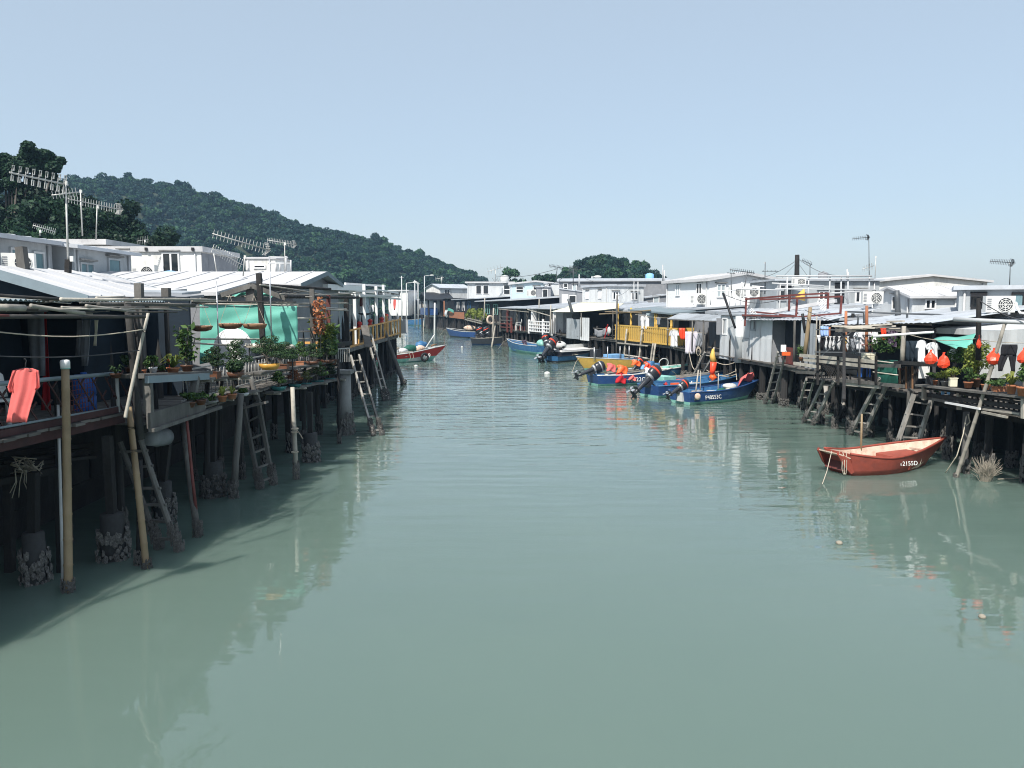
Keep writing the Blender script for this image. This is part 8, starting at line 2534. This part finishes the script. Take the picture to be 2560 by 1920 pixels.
# dark blue boat with white deck
t, a, c, ax, pr = mk('navy boat with a long white deck under the cream awning', (1404, 905), (1545, 893), .8, 1.8, .72, 'engine', 'bblue', 'pure', 'offw', .1, .95, 2.8, .3, thw=())
L = HUL[t.name][0]
b = MB(); b.bb(.1, L * .85, -.75, .75, .74, .86); b.build('deck', MT['pure'], t)
b = MB(); b.bb(.1, L * .9, .72, .78, .86, 1.15); b.build('coaming', MT['offw'], t)
for (lab, off, s_, tl) in (('left of two black outboards on the navy boat', -.9, 1.75, 48), ('right of two black outboards on the navy boat', .0, 1.7, 42)):
    p = a + pr * .8 - ax * (.5 - off * .9) + pr * off * .5
    outboard(lab, (p.x, p.y, .95), math.atan2(ax.y, ax.x) + math.pi, tl, s_)
t2 = thing('ball_fender', 'black and white patterned ball fender on the navy boat', 'fender', tuple((a + pr * .6 + ax * .5)[:2]) + (1.2,))
b = MB(); b.ball((0, 0, 0), .45, 12, 9, (1.2, 1, .75)); b.build('ball', MT['offw'], t2, True)
for (x, y, z) in ((-.3, -.33, .05), (.25, -.36, -.1), (0, -.3, .24), (.05, -.42, -.22)):
    b = MB(); b.ball((x, y, z), .13, 8, 5, (1, .5, .8)); b.build('black_patch', MT['black'], t2, True)
t, a, c, ax, pr = mk('blue rigid boat with a dark stripe beside the two black outboards', (1365, 905), (1455, 898), -.6, 1.3, .45, 'mblue', 'engine', 'mblue', 'engine', .15, .95, 2.6, .3)
# blue and aqua boat with towel
t, a, c, ax, pr = mk('worn blue boat with an aqua waterline and a patterned towel', (1340, 888), (1252, 876), -.9, 1.9, .75, 'mblue', 'aqua', 'mblue', 'offw', .3, .95, 2.4, .5, zs=.24)
b = MB(); b.ball((.8, 0, .9), .45, 10, 7, (1.2, .9, .8), .15); b.build('net_heap', MT['aqua'], t, True)
drape('patterned red and blue towel over the worn blue boat', 'cloth_p', t, 1.7, 2.9, 1.3, .5, .85)
outboard('outboard on the worn blue boat beside the aqua net', tuple((a - pr * .9 - ax * .2)[:2]) + (.9,), math.atan2(ax.y, ax.x) + math.pi, 30, 1.5)
t, a, c, ax, pr = mk('dark open boat with two stakes below the flower balcony', (1178, 862), (1240, 864), 1.0, 2.0, .7, 'engine', 'bblue', 'engine', 'bambg', .2, .95, 2.4, .4)
for k, x in enumerate((.6, 1.3)):
    outboard(('left' if k == 0 else 'right') + ' small outboard in the dark open boat', tuple((a + pr * 1.0 + ax * x * 1.2)[:2]) + (1.1,), k * .4, 25, 1.4)
t, a, c, ax, pr = mk('dark blue boat with white lettering far along the canal', (1190, 846), (1110, 842), -1.0, 2.1, .8, 'bblue', 'engine', 'engine', 'offw', .35, .95, 2.4, .6)
b = MB(); b.ball((2.5, 0, 1.2), .7, 10, 7, (1.6, .8, .6), .15); b.build('net_heap', MT['buffw'], t, True)
t, a, c, ax, pr = mk('teal blue boat farthest along the canal', (1012, 812), (1044, 814), 1.2, 2.6, 1.1, 'mblue', 'aqua', 'offw', 'offw', .4, .95, 2.4, .6)
# red boat at the left bank
t, a, c, ax, pr = mk('loaded red boat with an aqua bottom and a tyre on its bow', (925, 912), (1096, 902), .75, 1.8, .62, 'red', 'aqua', 'offw', 'offw', .5, .9, 2.2, .75, zs=.3)
L, hb, sh, X = HUL[t.name]
side_text(t, 'P2929', .80, .42)
b = MB(); b.ball((L * .66, 0, .95), .42, 12, 8, (1.5, .9, .75), .12); b.build('green_bundle', MT['green'], t, True)
b = MB(); b.ball((L * .79, -.1, .95), .36, 12, 8, (1.3, .9, .7), .12); b.build('white_sack', MT['buffw'], t, True)
b = MB(); b.ball((L * .85, .2, 1.15), .4, 12, 8, (1.2, .9, .9), .2); b.build('blue_bag', MT['mblue'], t, True)
b = MB(); b.path([(L * .48, -.1, .85), (L * .60, -.1, .85)], [.18, .18], 10); b.build('white_barrel', MT['pure'], t, True)
b = MB()
for k in range(60):
    c0 = Vector((L * random.uniform(.22, .48), random.uniform(-.5, .5), random.uniform(.6, 1.2)))
    b.bar(c0, c0 + Vector((random.uniform(-.6, .6), random.uniform(-.3, .3), random.uniform(-.15, .15))), .05)
b.build('gear', MT['brush'], t, kind='stuff')
b = MB(); b.bar((-.3, -.6, .55), (L * .62, -.62, .80), .07); b.bar((0, .5, .65), (L * .5, .5, .75), .06); b.build('oar', MT['bambg'], t)
b = MB(); b.ring((L * .76, -.98, .35), .26, .09, 16, 8, (.15, 1, 0)); b.build('tyre', MT['black'], t, True)
b = MB(); b.path([(L * .985, 0, 1.1), (L * 1.03, 0, 1.2), (L * 1.08, 0, 1.24)], [.08, .06, .03], 7); b.build('stem_head', MT['woodb'], t, True)
for k in (.55, .6, .8):
    rope(t, [(L * k, -hb(k) - .02, sh(k)), (L * k + .06, -hb(k) - .05, sh(k) - .35), (L * k, -hb(k), sh(k) - .5)], .02, 'rope', 'rope', False)
p = a + pr * .7 + ax * (L * .83)
pole('boat_mast', 'slim white pole standing in the red boat', (p.x, p.y, .5), at(1087, 835, p.y + .1), .05, 'offw', 0, False)

# ---- loose gear lying in the boats
def gear(t, seed, n=5):
    r_ = random.Random(seed)
    L, hb, sh, X = HUL[t.name]
    for i in range(n):
        k = .16 + .62 * (i + r_.uniform(0, .6)) / n
        y = r_.uniform(-.5, .5) * hb(k)
        z = sh(k) * .45
        q = r_.choice(('can', 'coil', 'crate', 'bundle', 'float', 'pole'))
        b = MB()
        if q == 'can':
            b.box((L * k, y, z + .16), (.26, .18, .32), r_.uniform(0, 3)); b.tube((L * k, y, z + .3), (L * k + .05, y, z + .38), .03)
            b.build('fuel_can', MT[r_.choice(('red', 'lblue', 'offw'))], t)
        elif q == 'coil':
            for j in range(3):
                b.ring((L * k, y, z + .12 + j * .04), .2 - .02 * j, .025, 14, 5)
            b.build('rope_coil', MT['rope'], t, True)
        elif q == 'crate':
            b.box((L * k, y, z + .14), (.42, .3, .26), r_.uniform(-.3, .3))
            b.build('crate', MT[r_.choice(('lblue', 'cream', 'orange'))], t)
        elif q == 'bundle':
            b.ball((L * k, y, z + .15), .24, 10, 7, (1.4, .9, .7), .18)
            b.build('net_bundle', MT[r_.choice(('green', 'dgrey', 'buffw'))], t, True)
        elif q == 'float':
            b.ball((L * k, y, z + .22), .13, 10, 7)
            b.build('float', MT[r_.choice(('offw', 'orange', 'cream'))], t, True)
        else:
            b.tube((L * (k - .15), y, sh(k) + .02), (L * min(.95, k + .3), y * .4, sh(k) + .1), .025)
            b.build('boat_pole', MT['bambg'], t, True)
    k = .97
    rope(t, [(X(k, sh(k)), 0, sh(k)), (X(k, sh(k)) + .5, .25, sh(k) - .25), (X(k, sh(k)) + 1.1, .6, .02)], .014, 'rope', 'painter', False)
for i, o in enumerate([bpy.data.objects[n_] for n_ in HUL if not n_.startswith('sampan')]):
    gear(o, 70 + i)
